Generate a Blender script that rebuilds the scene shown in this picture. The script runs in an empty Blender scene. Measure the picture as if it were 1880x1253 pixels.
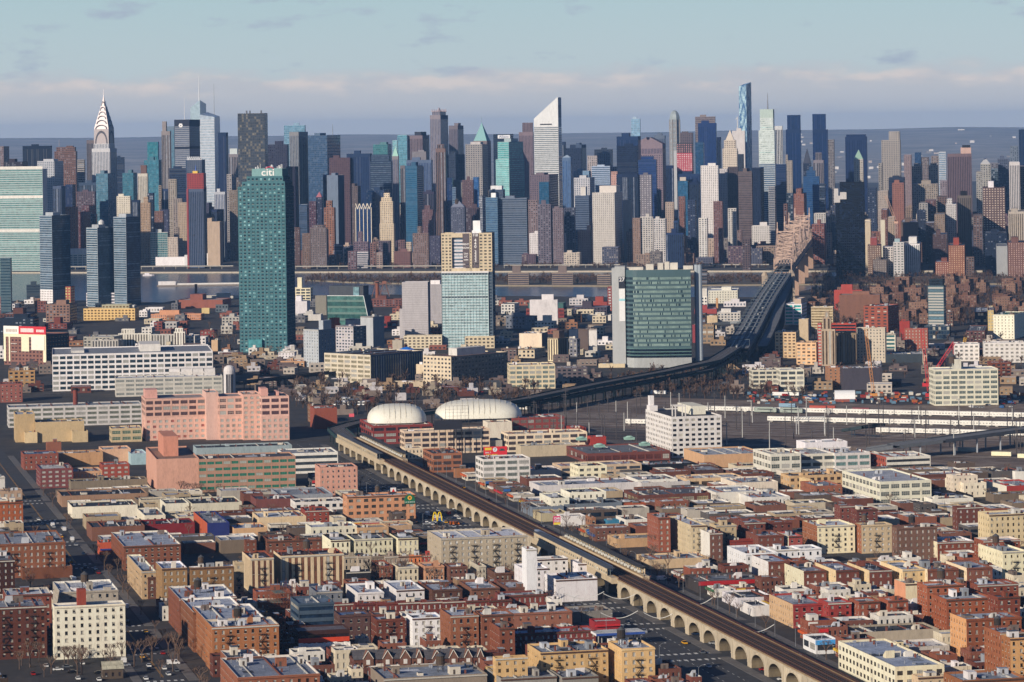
# Aerial view over Queens to the Midtown skyline, winter morning. Units: metres.
import bpy, math, random
from mathutils import Matrix, Vector
random.seed(11)
R = random.Random(5)
sc = bpy.context.scene
COL = sc.collection
sin, cos, pi, rad = math.sin, math.cos, math.pi, math.radians

# ------------------------------------------------------------------ camera
FPX, CAMH, V0, ROLL = 6000.0, 230.0, 243.0, rad(0.8)
cam = bpy.data.cameras.new('camera')
cam.sensor_width = 36.0
cam.lens = 36.0 * FPX / 1880.0
cam.shift_y = -(626.5 - V0) / 1880.0
cam.clip_start, cam.clip_end = 5.0, 90000.0
camo = bpy.data.objects.new('camera', cam)
COL.objects.link(camo)
camo.matrix_world = Matrix.Translation((0, 0, CAMH)) @ Matrix.Rotation(pi / 2, 4, 'X') @ Matrix.Rotation(-ROLL, 4, 'Z')
sc.camera = camo

# ------------------------------------------------------------------ light
SUN_EL, SUN_AZ = rad(20), rad(42)          # height; degrees left of straight behind the viewer
sdir = Vector((-sin(SUN_AZ) * cos(SUN_EL), -cos(SUN_AZ) * cos(SUN_EL), sin(SUN_EL)))
sun = bpy.data.lights.new('sun', 'SUN')
sun.energy, sun.angle, sun.color = 5.0, rad(0.53), (1.0, 0.87, 0.72)
suno = bpy.data.objects.new('sun', sun)
COL.objects.link(suno)
suno.rotation_euler = sdir.to_track_quat('Z', 'Y').to_euler()
suno.location = (0, 0, 600)

world = bpy.data.worlds.new('World')
sc.world = world
world.use_nodes = True
nt = world.node_tree
nt.nodes.clear()
def N(t, typ, **kw):
    n = t.nodes.new(typ)
    for k, v in kw.items():
        setattr(n, k, v)
    return n
def ramp(t, pts, src):
    n = N(t, 'ShaderNodeValToRGB')
    e = n.color_ramp.elements
    while len(e) < len(pts):
        e.new(0.5)
    for i, (p, c) in enumerate(pts):
        e[i].position = p
        e[i].color = c if len(c) == 4 else (*c, 1)
    t.links.new(src, n.inputs[0])
    return n.outputs[0]
def mix(t, f, a, b, mode='MIX'):
    n = N(t, 'ShaderNodeMix', data_type='RGBA', blend_type=mode)
    for s, v in ((n.inputs[0], f), (n.inputs[6], a), (n.inputs[7], b)):
        if isinstance(v, (int, float)):
            s.default_value = v
        elif isinstance(v, tuple):
            s.default_value = (*v[:3], 1)
        else:
            t.links.new(v, s)
    return n.outputs[2]
def math_(t, op, a, b=None, c=None):
    n = N(t, 'ShaderNodeMath', operation=op)
    for s, v in zip(n.inputs, (a, b, c)):
        if v is None:
            continue
        if isinstance(v, (int, float)):
            s.default_value = v
        else:
            t.links.new(v, s)
    return n.outputs[0]
out = N(nt, 'ShaderNodeOutputWorld')
bg = N(nt, 'ShaderNodeBackground')
sky = N(nt, 'ShaderNodeTexSky', sky_type='NISHITA', sun_disc=False)
sky.sun_elevation = SUN_EL
sky.sun_rotation = math.atan2(sdir.x, sdir.y)
sky.altitude, sky.air_density, sky.dust_density, sky.ozone_density = 200, 1.0, 0.7, 2.5
geo = N(nt, 'ShaderNodeTexCoord')
sep = N(nt, 'ShaderNodeSeparateXYZ')
nt.links.new(geo.outputs['Generated'], sep.inputs[0])
elev = sep.outputs['Z']
# low cloud deck all round the horizon, its lumpy tops about one degree up, scattered dark scud above
mp = N(nt, 'ShaderNodeMapping')
mp.inputs['Scale'].default_value = (1, 1, 3.0)
nt.links.new(geo.outputs['Generated'], mp.inputs[0])
def noise(t, vec, scale, detail, rough=0.55):
    n = N(t, 'ShaderNodeTexNoise')
    n.inputs['Scale'].default_value = scale
    n.inputs['Detail'].default_value = detail
    n.inputs['Roughness'].default_value = rough
    if vec is not None:
        t.links.new(vec, n.inputs['Vector'])
    return n.outputs[0]
n1 = noise(nt, mp.outputs[0], 44.0, 6)
top = math_(nt, 'MULTIPLY_ADD', n1, 0.0105, 0.0130)
deck_h = math_(nt, 'SUBTRACT', top, elev)
deck = ramp(nt, [(0.40, (0, 0, 0)), (0.62, (1, 1, 1))], math_(nt, 'MULTIPLY_ADD', deck_h, 55, 0.5))
lit = ramp(nt, [(0.48, (0, 0, 0)), (0.56, (1, 1, 1)), (0.68, (1, 1, 1)), (0.86, (0, 0, 0))], math_(nt, 'MULTIPLY_ADD', deck_h, 55, 0.5))
n2 = noise(nt, mp.outputs[0], 52.0, 4)
lit2 = math_(nt, 'MULTIPLY', lit, ramp(nt, [(0.42, (0, 0, 0)), (0.62, (1, 1, 1))], n2))
mp2 = N(nt, 'ShaderNodeMapping')
mp2.inputs['Scale'].default_value = (1, 1, 3.2)
mp2.inputs['Location'].default_value = (0.37, 0.1, 0.02)
nt.links.new(geo.outputs['Generated'], mp2.inputs[0])
n3 = noise(nt, mp2.outputs[0], 34.0, 5, 0.6)
scud = math_(nt, 'MULTIPLY', ramp(nt, [(0.58, (0, 0, 0)), (0.70, (1, 1, 1))], n3), 0.8)
base = mix(nt, 1.0, sky.outputs[0], (0.52, 0.78, 1.24), 'MULTIPLY')
veil = ramp(nt, [(0.0, (1, 1, 1)), (0.45, (.9, .9, .9)), (1.0, (0, 0, 0))], math_(nt, 'MULTIPLY', elev, 10.0))   # thin mist brightening the low sky all round
lowc = ramp(nt, [(0.0, (1, 1, 1)), (1.0, (0, 0, 0))], math_(nt, 'MULTIPLY', elev, 24.0))
base = mix(nt, math_(nt, 'MULTIPLY', veil, .85), base, mix(nt, lowc, (10.2, 13.2, 13.7), (12.9, 13.5, 13.8)))
c1 = mix(nt, scud, base, (7.4, 8.6, 10.6))
deckc = mix(nt, lit2, (10.6, 10.6, 11.1), (14.2, 12.5, 11.7))
c2 = mix(nt, math_(nt, 'MULTIPLY', deck, 0.85), c1, deckc)
nt.links.new(c2, bg.inputs[0])
bg.inputs[1].default_value = 0.05
nt.links.new(bg.outputs[0], out.inputs[0])

sc.view_settings.view_transform = 'Standard'
sc.view_settings.look = 'None'
sc.view_settings.exposure = 0.08
sc.view_settings.gamma = 1.0
sc.cycles.max_bounces = 5
sc.cycles.diffuse_bounces = 2
sc.cycles.glossy_bounces = 2
sc.cycles.transmission_bounces = 2
sc.cycles.volume_bounces = 0
sc.cycles.use_denoising = True
sc.cycles.use_adaptive_sampling = True
sc.cycles.adaptive_threshold = 0.02

# ------------------------------------------------------------------ geometry of the place
CR, SR = cos(ROLL), sin(ROLL)
def ray(u, v):                         # photo measurement -> slopes (X/Y, drop/Y)
    a, b = u - 940.0, v - V0
    return (a * CR - b * SR) / FPX, (a * SR + b * CR) / FPX
def gp(u, v, z=0.0):                   # where a spot seen at (u, v) lies on level z
    kx, ky = ray(u, v)
    y = (CAMH - z) / ky
    return kx * y, y
def atY(u, v, y):                      # the spot seen at (u, v) standing y metres away
    kx, ky = ray(u, v)
    return kx * y, CAMH - ky * y

# ------------------------------------------------------------------ materials
def lin(h):
    h = h.lstrip('#')
    o = []
    for i in (0, 2, 4):
        c = int(h[i:i + 2], 16) / 255
        o.append(c / 12.92 if c <= 0.04045 else ((c + 0.055) / 1.055) ** 2.4)
    return tuple(o)
MATS = {}
def principled(name):
    m = bpy.data.materials.new(name)
    m.use_nodes = True
    return m, m.node_tree, m.node_tree.nodes['Principled BSDF']
def wall_mat(h, scale=0.25, amp=0.30, rough=0.88, key='masonry'):
    k = (key, h, scale, amp)
    if k in MATS:
        return MATS[k]
    m, t, b = principled(key + '_' + h)
    c = lin(h)
    g = .3 * c[0] + .55 * c[1] + .15 * c[2]
    sat = (max(c) - min(c)) / max(max(c), .001)
    k_ = .30 if g > .35 and sat > .15 else .14            # painted creams are paler than they look in low sun
    c = tuple(min(.72, (x * (1 - k_) + g * k_) * (.92 if g > .3 else .70 if sat > .4 else .82)) for x in c)
    if c[1] > .97 * c[0] and g > .3 and c[2] < c[0]: c = (c[0], c[0] * .95, c[2])
    tc = N(t, 'ShaderNodeTexCoord')
    oi0 = N(t, 'ShaderNodeObjectInfo')
    va = N(t, 'ShaderNodeVectorMath', operation='ADD')
    t.links.new(tc.outputs['Object'], va.inputs[0])
    t.links.new(math_(t, 'MULTIPLY', oi0.outputs['Random'], 200), va.inputs[1])
    mpn = N(t, 'ShaderNodeMapping')
    mpn.inputs['Scale'].default_value = (1, 1, 0.30)
    t.links.new(va.outputs[0], mpn.inputs[0])
    f1 = noise(t, mpn.outputs[0], scale, 5, 0.66)
    f2 = noise(t, mpn.outputs[0], scale * 6, 4, 0.65)
    f = math_(t, 'MULTIPLY_ADD', f2, 0.5, math_(t, 'MULTIPLY', f1, 0.5))
    oi = N(t, 'ShaderNodeObjectInfo')
    dark = tuple(x * (1 - amp) for x in c)
    lite = tuple(min(0.78, x * (1 + amp * 0.55)) for x in c)
    col = ramp(t, [(0.30, dark), (0.48, c), (0.66, lite)], f)
    hv = N(t, 'ShaderNodeHueSaturation')
    t.links.new(math_(t, 'MULTIPLY_ADD', oi.outputs['Random'], 0.22, 0.88), hv.inputs['Value'])
    t.links.new(col, hv.inputs['Color'])
    t.links.new(hv.outputs[0], b.inputs['Base Color'])
    b.inputs['Roughness'].default_value = rough
    b.inputs['Specular IOR Level'].default_value = 0.25
    MATS[k] = m
    return m
def glass_mat(h, rough=0.12, var=0.5, blinds=0.0):
    k = ('glass', h, rough, blinds)
    if k in MATS:
        return MATS[k]
    m, t, b = principled('window_glass_' + h)
    c = lin(h)
    tc = N(t, 'ShaderNodeTexCoord')
    f = noise(t, tc.outputs['Object'], 0.16, 3, 0.7)
    oi = N(t, 'ShaderNodeObjectInfo')
    col = ramp(t, [(0.35, tuple(x * (1 - var) for x in c)), (0.7, tuple(min(.8, x * (1 + var)) for x in c))], f)
    if blinds:
        sel = ramp(t, [(1 - blinds, (0, 0, 0)), (1 - blinds + .02, (1, 1, 1))], oi.outputs['Random'])
        col = mix(t, sel, col, (0.42, 0.41, 0.37))
    t.links.new(col, b.inputs['Base Color'])
    b.inputs['Roughness'].default_value = rough
    b.inputs['Specular IOR Level'].default_value = 0.55
    MATS[k] = m
    return m
def plain_mat(h, rough=0.6, metal=0.0, name='paint', emit=0):
    k = (name, h, rough, metal)
    if k in MATS:
        return MATS[k]
    m, t, b = principled(name + '_' + h)
    c = lin(h)
    tc = N(t, 'ShaderNodeTexCoord')
    f = noise(t, tc.outputs['Object'], 1.3, 3, 0.6)
    t.links.new(ramp(t, [(0.3, tuple(x * .85 for x in c)), (0.7, tuple(min(.8, x * 1.08) for x in c))], f), b.inputs['Base Color'])
    b.inputs['Roughness'].default_value = rough
    b.inputs['Metallic'].default_value = metal
    MATS[k] = m
    return m
def roof_mat(h):
    k = ('roof', h)
    if k in MATS:
        return MATS[k]
    m, t, b = principled('roofing_' + h)
    c = lin(h)
    tc = N(t, 'ShaderNodeTexCoord')
    oi = N(t, 'ShaderNodeObjectInfo')
    va = N(t, 'ShaderNodeVectorMath', operation='ADD')
    t.links.new(tc.outputs['Object'], va.inputs[0])
    t.links.new(math_(t, 'MULTIPLY', oi.outputs['Random'], 90), va.inputs[1])
    f = noise(t, va.outputs[0], 0.16, 6, 0.7)
    f2 = noise(t, va.outputs[0], 0.9, 4, 0.65)
    bk = N(t, 'ShaderNodeTexBrick')
    bk.inputs['Scale'].default_value = 0.12
    bk.inputs['Mortar Size'].default_value = 0.012
    bk.inputs['Color1'].default_value = (1, 1, 1, 1); bk.inputs['Color2'].default_value = (.72, .72, .74, 1); bk.inputs['Mortar'].default_value = (.45, .45, .45, 1)
    t.links.new(va.outputs[0], bk.inputs['Vector'])
    col = ramp(t, [(0.32, tuple(x * .38 for x in c)), (0.45, tuple(x * .8 for x in c)), (0.55, c), (0.68, tuple(min(.8, x * 1.35) for x in c))],
               math_(t, 'MULTIPLY_ADD', f2, .45, math_(t, 'MULTIPLY', f, .55)))
    col = mix(t, .75, col, bk.outputs['Color'], 'MULTIPLY')
    t.links.new(col, b.inputs['Base Color'])
    b.inputs['Roughness'].default_value = 0.75
    MATS[k] = m
    return m

# ------------------------------------------------------------------ mesh helpers
class MB:
    def __init__(self):
        self.v, self.f, self.m = [], [], []
    def quad(self, a, b, c, d, m=0):
        n = len(self.v)
        self.v += [a, b, c, d]
        self.f.append((n, n + 1, n + 2, n + 3))
        self.m.append(m)
    def poly(self, pts, m=0):
        n = len(self.v)
        self.v += list(pts)
        self.f.append(tuple(range(n, n + len(pts))))
        self.m.append(m)
    def box(self, x0, x1, y0, y1, z0, z1, m=0, bottom=False):
        n = len(self.v)
        self.v += [(x0, y0, z0), (x1, y0, z0), (x1, y1, z0), (x0, y1, z0), (x0, y0, z1), (x1, y0, z1), (x1, y1, z1), (x0, y1, z1)]
        fs = [(4, 5, 6, 7), (0, 1, 5, 4), (1, 2, 6, 5), (2, 3, 7, 6), (3, 0, 4, 7)]
        if bottom:
            fs.append((3, 2, 1, 0))
        for f in fs:
            self.f.append(tuple(n + i for i in f))
            self.m.append(m)
    def bar(self, p, q, r, m=0, sides=4):
        p, q = Vector(p), Vector(q)
        d = q - p
        if d.length < 1e-6:
            return
        d.normalize()
        a = d.cross(Vector((0, 0, 1)) if abs(d.z) < .95 else Vector((1, 0, 0))).normalized()
        b = d.cross(a)
        n = len(self.v)
        for c in (p, q):
            for i in range(sides):
                t = 2 * pi * (i + .5) / sides
                self.v.append(tuple(c + (a * cos(t) + b * sin(t)) * r))
        for i in range(sides):
            j = (i + 1) % sides
            self.f.append((n + i, n + sides + i, n + sides + j, n + j)[::-1])
            self.m.append(m)
        self.f.append(tuple(n + sides + i for i in range(sides)))
        self.m.append(m)
    def cyl(self, cx, cy, z0, z1, r0, r1=None, m=0, s=10, cap=True):
        r1 = r0 if r1 is None else r1
        n = len(self.v)
        for z, r in ((z0, r0), (z1, r1)):
            for i in range(s):
                t = 2 * pi * i / s
                self.v.append((cx + r * cos(t), cy + r * sin(t), z))
        for i in range(s):
            j = (i + 1) % s
            self.f.append((n + i, n + j, n + s + j, n + s + i))
            self.m.append(m)
        if cap:
            self.f.append(tuple(n + s + i for i in range(s)))
            self.m.append(m)
    def prism(self, pts, z0, z1, m=0):        # pts counter-clockwise from above
        n, k = len(self.v), len(pts)
        self.v += [(x, y, z0) for x, y in pts] + [(x, y, z1) for x, y in pts]
        for i in range(k):
            j = (i + 1) % k
            self.f.append((n + i, n + j, n + k + j, n + k + i))
            self.m.append(m)
        self.f.append(tuple(n + k + i for i in range(k)))
        self.m.append(m)
    def pyr(self, x0, x1, y0, y1, z0, z1, m=0, fx=.5, fy=.5):
        n = len(self.v)
        self.v += [(x0, y0, z0), (x1, y0, z0), (x1, y1, z0), (x0, y1, z0), (x0 + (x1 - x0) * fx, y0 + (y1 - y0) * fy, z1)]
        for i in range(4):
            self.f.append((n + i, n + (i + 1) % 4, n + 4))
            self.m.append(m)
    def mesh(self, name, mats):
        me = bpy.data.meshes.new(name)
        me.from_pydata(self.v, [], self.f)
        for m in mats:
            me.materials.append(m)
        if len(mats) > 1:
            me.polygons.foreach_set('material_index', self.m)
        return me
    def build(self, name, mats, parent=None, smooth=False):
        if not self.f:
            return None
        if not isinstance(mats, (list, tuple)):
            mats = [mats]
        me = self.mesh(name, mats)
        if smooth:
            me.polygons.foreach_set('use_smooth', [True] * len(me.polygons))
        return link(name, me, parent)
def link(name, data, parent=None, loc=None, rz=None):
    o = bpy.data.objects.new(name, data)
    COL.objects.link(o)
    if parent is not None:
        o.parent = parent
    if loc:
        o.location = loc
    if rz:
        o.rotation_euler = (0, 0, rz)
    return o
def tag(o, label=None, cat=None, group=None, kind=None):
    if label: o['label'] = label
    if cat: o['category'] = cat
    if group: o['group'] = group
    if kind: o['kind'] = kind
    return o
def empty(name, loc, rz=0.0):
    return link(name, None, None, loc, rz)
def copy_tree(o, parent=None):
    c = o.copy()
    COL.objects.link(c)
    if parent is not None:
        c.parent = parent
    for ch in o.children:
        copy_tree(ch, c)
    return c

# ------------------------------------------------------------------ facades
# style: storey height, bay width, share of the bay that is window, share of the storey that is window
ST = {'p': (3.05, 3.3, .36, .52), 'q': (3.3, 4.4, .58, .5), 'w': (4.3, 6.2, .80, .58), 'r': (3.8, 0, 1, .48),
      'g': (3.9, 3.2, .86, .78), 'v': (0, 3.2, .5, .94), 'x': None, 'f': (3.2, 2.5, .38, .58), 's': (3.5, 4.2, .5, .5),
      'c': (3.8, 4.6, .52, .46), 'l': (3.3, 6.5, .5, .42), 'b': (3.1, 0, 1, .62), 'k': (3.9, 9.0, .82, .55), 'd': (3.1, 3.6, .30, .45), 'n': (4.0, 5.2, .86, .44)}
WIN_N = [0]
WMESH = {}
def window_mesh(w, h, gm, frame):
    k = (round(w, 1), round(h, 1), gm.name, frame)
    if k not in WMESH:
        w, h = k[0], k[1]
        b = MB()
        t = min(.12, w * .08)
        b.quad((-w / 2, 0, 0), (w / 2, 0, 0), (w / 2, 0, h), (-w / 2, 0, h), 0)
        n = max(1, min(6, round(w / 1.3)))
        for i in range(n + 1):
            x = -w / 2 + t / 2 + (w - t) * i / n
            b.quad((x - t / 2, -.06, 0), (x + t / 2, -.06, 0), (x + t / 2, -.06, h), (x - t / 2, -.06, h), 1)
        for z in (t / 2, h * .55, h - t / 2):
            b.quad((-w / 2, -.07, z - t / 2), (w / 2, -.07, z - t / 2), (w / 2, -.07, z + t / 2), (-w / 2, -.07, z + t / 2), 1)
        WMESH[k] = b.mesh('window', [gm, plain_mat(frame, .6, name='window_frame')])
    return WMESH[k]
def facade(wb, pb, ox, oy, ex, ey, W, z0, z1, st, near, root=None, pxm=0.0, gm=None, frame='3a3a3a', top_gap=0.8, bot_gap=0.5, hd=None):
    nx, ny = ey, -ex
    def P(a, z, d=0.0):
        return (ox + ex * a + nx * d, oy + ey * a + ny * d, z)
    s = ST[st]
    if s is None or W < 2 or z1 - z0 < 2.2:
        wb.quad(P(0, z0), P(W, z0), P(W, z1), P(0, z1))
        return
    fh, bay, wf, hf = s
    H = z1 - z0 - top_gap - bot_gap
    if H < 2:
        top_gap = bot_gap = .2
        H = z1 - z0 - .4
    m = 1 if fh == 0 else max(1, round(H / fh))
    n = 1 if bay == 0 else max(1, round(W / bay))
    if not near:
        while n * m > 900:
            m = max(1, int(m * .8)); n = max(1, int(n * .85))
    fh, bw = H / m, W / n
    ww, wh = (bw * wf if bay else W - .8), fh * hf
    zoff = fh * (1 - hf) * (.5 if fh > 3.6 else .42)
    if not near:
        wb.quad(P(0, z0), P(W, z0), P(W, z1), P(0, z1))
        for j in range(m):
            za = z0 + bot_gap + j * fh + zoff
            zb = za + wh
            for i in range(n):
                a = i * bw + (bw - ww) / 2
                pb.quad(P(a, za, .12), P(a + ww, za, .12), P(a + ww, zb, .12), P(a, zb, .12), 1 if R.random() < .22 else 0)
        return
    indiv = root is not None and max(ww, wh) * pxm >= 9.0 and bay and n * m <= 300 and WIN_N[0] < 4200
    rec = .28
    zp = z0
    trim = R.random() < .65 and ww < 2.6 and not indiv
    rz = math.atan2(ey, ex)
    for j in range(m):
        za = z0 + bot_gap + j * fh + zoff
        zb = za + wh
        wb.quad(P(0, zp), P(W, zp), P(W, za), P(0, za))
        zp = zb
        ap = 0.0
        for i in range(n):
            a = i * bw + (bw - ww) / 2
            b = a + ww
            wb.quad(P(ap, za), P(a, za), P(a, zb), P(ap, zb))
            ap = b
            wb.quad(P(a, za), P(b, za), P(b, za, -rec), P(a, za, -rec))
            wb.quad(P(a, zb, -rec), P(b, zb, -rec), P(b, zb), P(a, zb))
            wb.quad(P(a, za, -rec), P(a, zb, -rec), P(a, zb), P(a, za))
            wb.quad(P(b, za), P(b, zb), P(b, zb, -rec), P(b, za, -rec))
            if indiv:
                c = P((a + b) / 2, za, -rec + .1)
                link('window', window_mesh(ww, wh, gm, frame), root, c, rz)
                WIN_N[0] += 1
            else:
                q = R.random()
                pb.quad(P(a, za, -rec), P(b, za, -rec), P(b, zb, -rec), P(a, zb, -rec), 1 if q < .2 else 0)
                if trim:                                   # sill
                    pb.quad(P(a - .12, za - .16, .07), P(b + .12, za - .16, .07), P(b + .12, za, .07), P(a - .12, za, .07), 2)
                    pb.quad(P(a - .12, za, .07), P(b + .12, za, .07), P(b + .12, za, -.02), P(a - .12, za, -.02), 2)
                if R.random() < .07 and wh > 1 and ww < 2.6:   # air conditioner in the lower sash
                    c0, c1 = (a + b) / 2 - .33, (a + b) / 2 + .33
                    pb.quad(P(c0, za, .3), P(c1, za, .3), P(c1, za + .45, .3), P(c0, za + .45, .3), 3)
                    pb.quad(P(c0, za + .45, .3), P(c1, za + .45, .3), P(c1, za + .45, -rec), P(c0, za + .45, -rec), 3)
                    pb.quad(P(c0, za, -rec), P(c0, za, .3), P(c0, za + .45, .3), P(c0, za + .45, -rec), 3)
                if q > .45 and wh > 1.2 and ww < 2.2:      # half-drawn shade
                    pb.quad(P(a, zb - wh * .42, -rec + .03), P(b, zb - wh * .42, -rec + .03), P(b, zb, -rec + .03), P(a, zb, -rec + .03), 1)
        wb.quad(P(ap, za), P(W, za), P(W, zb), P(ap, zb))
    wb.quad(P(0, zp), P(W, zp), P(W, z1), P(0, z1))

OCC = []                                # footprints already taken: (x, y, radius)
def free(x, y, r):
    return all((x - a) ** 2 + (y - b) ** 2 > (r + c) ** 2 for a, b, c in OCC)
RECTS = []
def occupy(x, y, rz, w, d, h=8.0):
    c, q = cos(rz), sin(rz)
    RECTS.append(([(x + a * c - b * q, y + a * q + b * c) for a, b in ((0, 0), (w, 0), (w, d), (0, d))], h))
    k = max(1, round(w / max(d, 8)))
    q = max(1, round(d / max(w, 8)))
    rr = max(w / k, d / q) * .55
    for i in range(k):
        for j in range(q):
            a, b = w * (i + .5) / k, d * (j + .5) / q
            OCC.append((x + a * cos(rz) - b * sin(rz), y + a * sin(rz) + b * cos(rz), rr))

KIND = {'T': ('office_tower', 'tower', 30), 'A': ('apartment_building', 'building', 20), 'R': ('rowhouse', 'rowhouse', 14),
        'F': ('factory_building', 'building', 34), 'W': ('warehouse', 'warehouse', 34), 'S': ('shop_building', 'shop', 20),
        'H': ('house', 'house', 11), 'B': ('apartment_tower', 'tower', 24)}
ROOFS = ['c4cbd6', 'b4bcc8', '9aa3b2', 'd8dce2', '5d626c', '33363d', 'c9cbce', '77797f']
GLASS_DEF = '1c2530'

def fire_escape(root, x, y0, z0, z1, w=3.4):
    b = MB()
    z = z0
    k = 0
    while z < z1 - 2:
        b.box(x, x + w, y0 - 1.0, y0 - .05, z, z + .1, 0, True)
        for h in (.45, .9):
            b.box(x, x + w, y0 - 1.05, y0 - 1.0, z + h, z + h + .06, 0)
        for i in range(5):
            xx = x + (w - .06) * i / 4
            b.box(xx, xx + .06, y0 - 1.05, y0 - 1.0, z, z + .95, 0)
        if z + 3.05 < z1 - 2:
            a, c = (x + .4, x + w - .5) if k % 2 else (x + w - .5, x + .4)
            b.bar((a, y0 - .55, z + .1), (c, y0 - .55, z + 3.05), .12)
            b.bar((a, y0 - .85, z + .1), (c, y0 - .85, z + 3.05), .07)
        z += 3.05
        k += 1
    o = b.build('fire_escape', plain_mat('2a211f', .7, name='iron'), root)
    if o: o['kind'] = 'stuff'

def water_tank(root, x, y, z, s=1.0, col='5b4a3c'):
    b = MB()
    for dx in (-1.1, 1.1):
        for dy in (-1.1, 1.1):
            b.bar((x + dx * s, y + dy * s, z), (x + dx * s, y + dy * s, z + 3 * s), .14 * s)
    b.bar((x - 1.1 * s, y - 1.1 * s, z + .3), (x + 1.1 * s, y - 1.1 * s, z + 2.8 * s), .08)
    b.cyl(x, y, z + 3 * s, z + 6.6 * s, 1.9 * s, 1.8 * s, 1, 12)
    b.cyl(x, y, z + 6.6 * s, z + 8.0 * s, 2.05 * s, .1, 2, 12, False)
    b.build('water_tank', [plain_mat('3c3c40', .6, name='steel'), wall_mat(col, .8, .3, .9, 'wood'), plain_mat('4a4a4c', .7, name='steel')], root)

def roofscape(root, x0, x1, y0, y1, z, n, near, wall, rng, flat=False):
    """stair bulkheads, vents, skylights and chimneys standing on a flat roof"""
    W, D = x1 - x0, y1 - y0
    cols = ['c9c4b8', 'b4b8be', wall, wall, '8f959c', 'd4c8b0', '7a6a60', 'dcdad4']
    for i in range(n):
        w, d, h = rng.uniform(2.0, 4.4), rng.uniform(2.6, 5.6), rng.uniform(1.9, 3.3)
        if W < 9: w = min(w, W * .35)
        d = min(d, D * .5)
        x = x0 + (W - w - 1.2) * ((i + rng.uniform(.1, .9)) / n) + .6
        y = y0 + (D - d - 1.5) * rng.uniform(.1, .95) + .7
        b = MB()
        c = rng.choice(cols)
        t = rng.random()
        if flat or t < .2:                 # low skylight or plant box
            h = rng.uniform(.7, 1.5)
            b.box(x, x + w, y, y + d, z, z + h)
            b.box(x + .2, x + w - .2, y + .2, y + d - .2, z + h, z + h + .12, 1)
        elif t < .6:                       # stair bulkhead with a slanting back
            k = len(b.v)
            b.v += [(x, y, z), (x + w, y, z), (x + w, y + d, z), (x, y + d, z), (x, y, z + h), (x + w, y, z + h), (x + w, y + d, z + .9), (x, y + d, z + .9)]
            for f, m in (((4, 5, 6, 7), 1), ((0, 1, 5, 4), 0), ((1, 2, 6, 5), 0), ((2, 3, 7, 6), 0), ((3, 0, 4, 7), 0)):
                b.f.append(tuple(k + q for q in f)); b.m.append(m)
        else:
            b.box(x, x + w, y, y + d, z, z + h)
            if rng.random() < .6: b.box(x - .12, x + w + .12, y - .12, y + d + .12, z + h, z + h + .13, 1)
        if near and t > .35 and not flat:
            b.quad((x + w * .3, y - .03, z + .1), (x + w * .3 + .9, y - .03, z + .1), (x + w * .3 + .9, y - .03, z + min(2.0, h - .1)), (x + w * .3, y - .03, z + min(2.0, h - .1)), 2)
        b.build('bulkhead', [wall_mat(c), roof_mat(rng.choice(['9aa3b2', '5d626c', 'b5b7ba'])), plain_mat('4a4038', .7, name='door')], root)
    if near:
        b = MB()
        k = max(3, int(W * D / 38))
        for i in range(min(k, 22)):
            x, y = rng.uniform(x0 + .6, x1 - 1.8), rng.uniform(y0 + .6, y1 - 1.4)
            t = rng.random()
            if t < .4:
                b.cyl(x, y, z, z + rng.uniform(.6, 1.5), .14, .14, 0, 5)
            elif t < .68:
                b.box(x, x + rng.uniform(.6, 1.8), y, y + rng.uniform(.6, 1.5), z, z + rng.uniform(.4, 1.2), rng.choice((1, 1, 3)))
            elif t < .82:
                b.box(x, x + .7, y, y + .9, z, z + rng.uniform(1.2, 2.2), 2)
            else:
                b.box(x, x + .09, y, y + .09, z, z + rng.uniform(2, 4), 3)
        for i in range(rng.choice((1, 2, 3, 4))):         # felt patches of another age
            w, d = min(W * .7, rng.uniform(2, 9)), min(D * .7, rng.uniform(2, 9))
            x, y = rng.uniform(x0 + .4, x1 - w - .4), rng.uniform(y0 + .4, y1 - d - .4)
            b.box(x, x + w, y, y + d, z, z + .012 + .008 * i, rng.choice((4, 5, 6)))
        if W > 15:                                        # low fire walls across the roof
            for i in range(int(W / 9)):
                if rng.random() < .55:
                    x = x0 + W * (i + .6) / int(W / 9)
                    b.box(x, x + .3, y0 + .4, y1 - .4, z, z + rng.uniform(.4, .9), rng.choice((2, 7)))
        o = b.build('roof_vents', [plain_mat('a9acb0', .5, .3, 'metal'), plain_mat('9a9ea4', .5, .2, 'metal'), wall_mat('8a4f3e'), plain_mat('3a3c40', .6, .2, 'metal'), roof_mat('3f434a'), roof_mat('d0d4da'), roof_mat('7d858f'), wall_mat('b9b4a8')], root)
        if o: o['kind'] = 'stuff'

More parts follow.
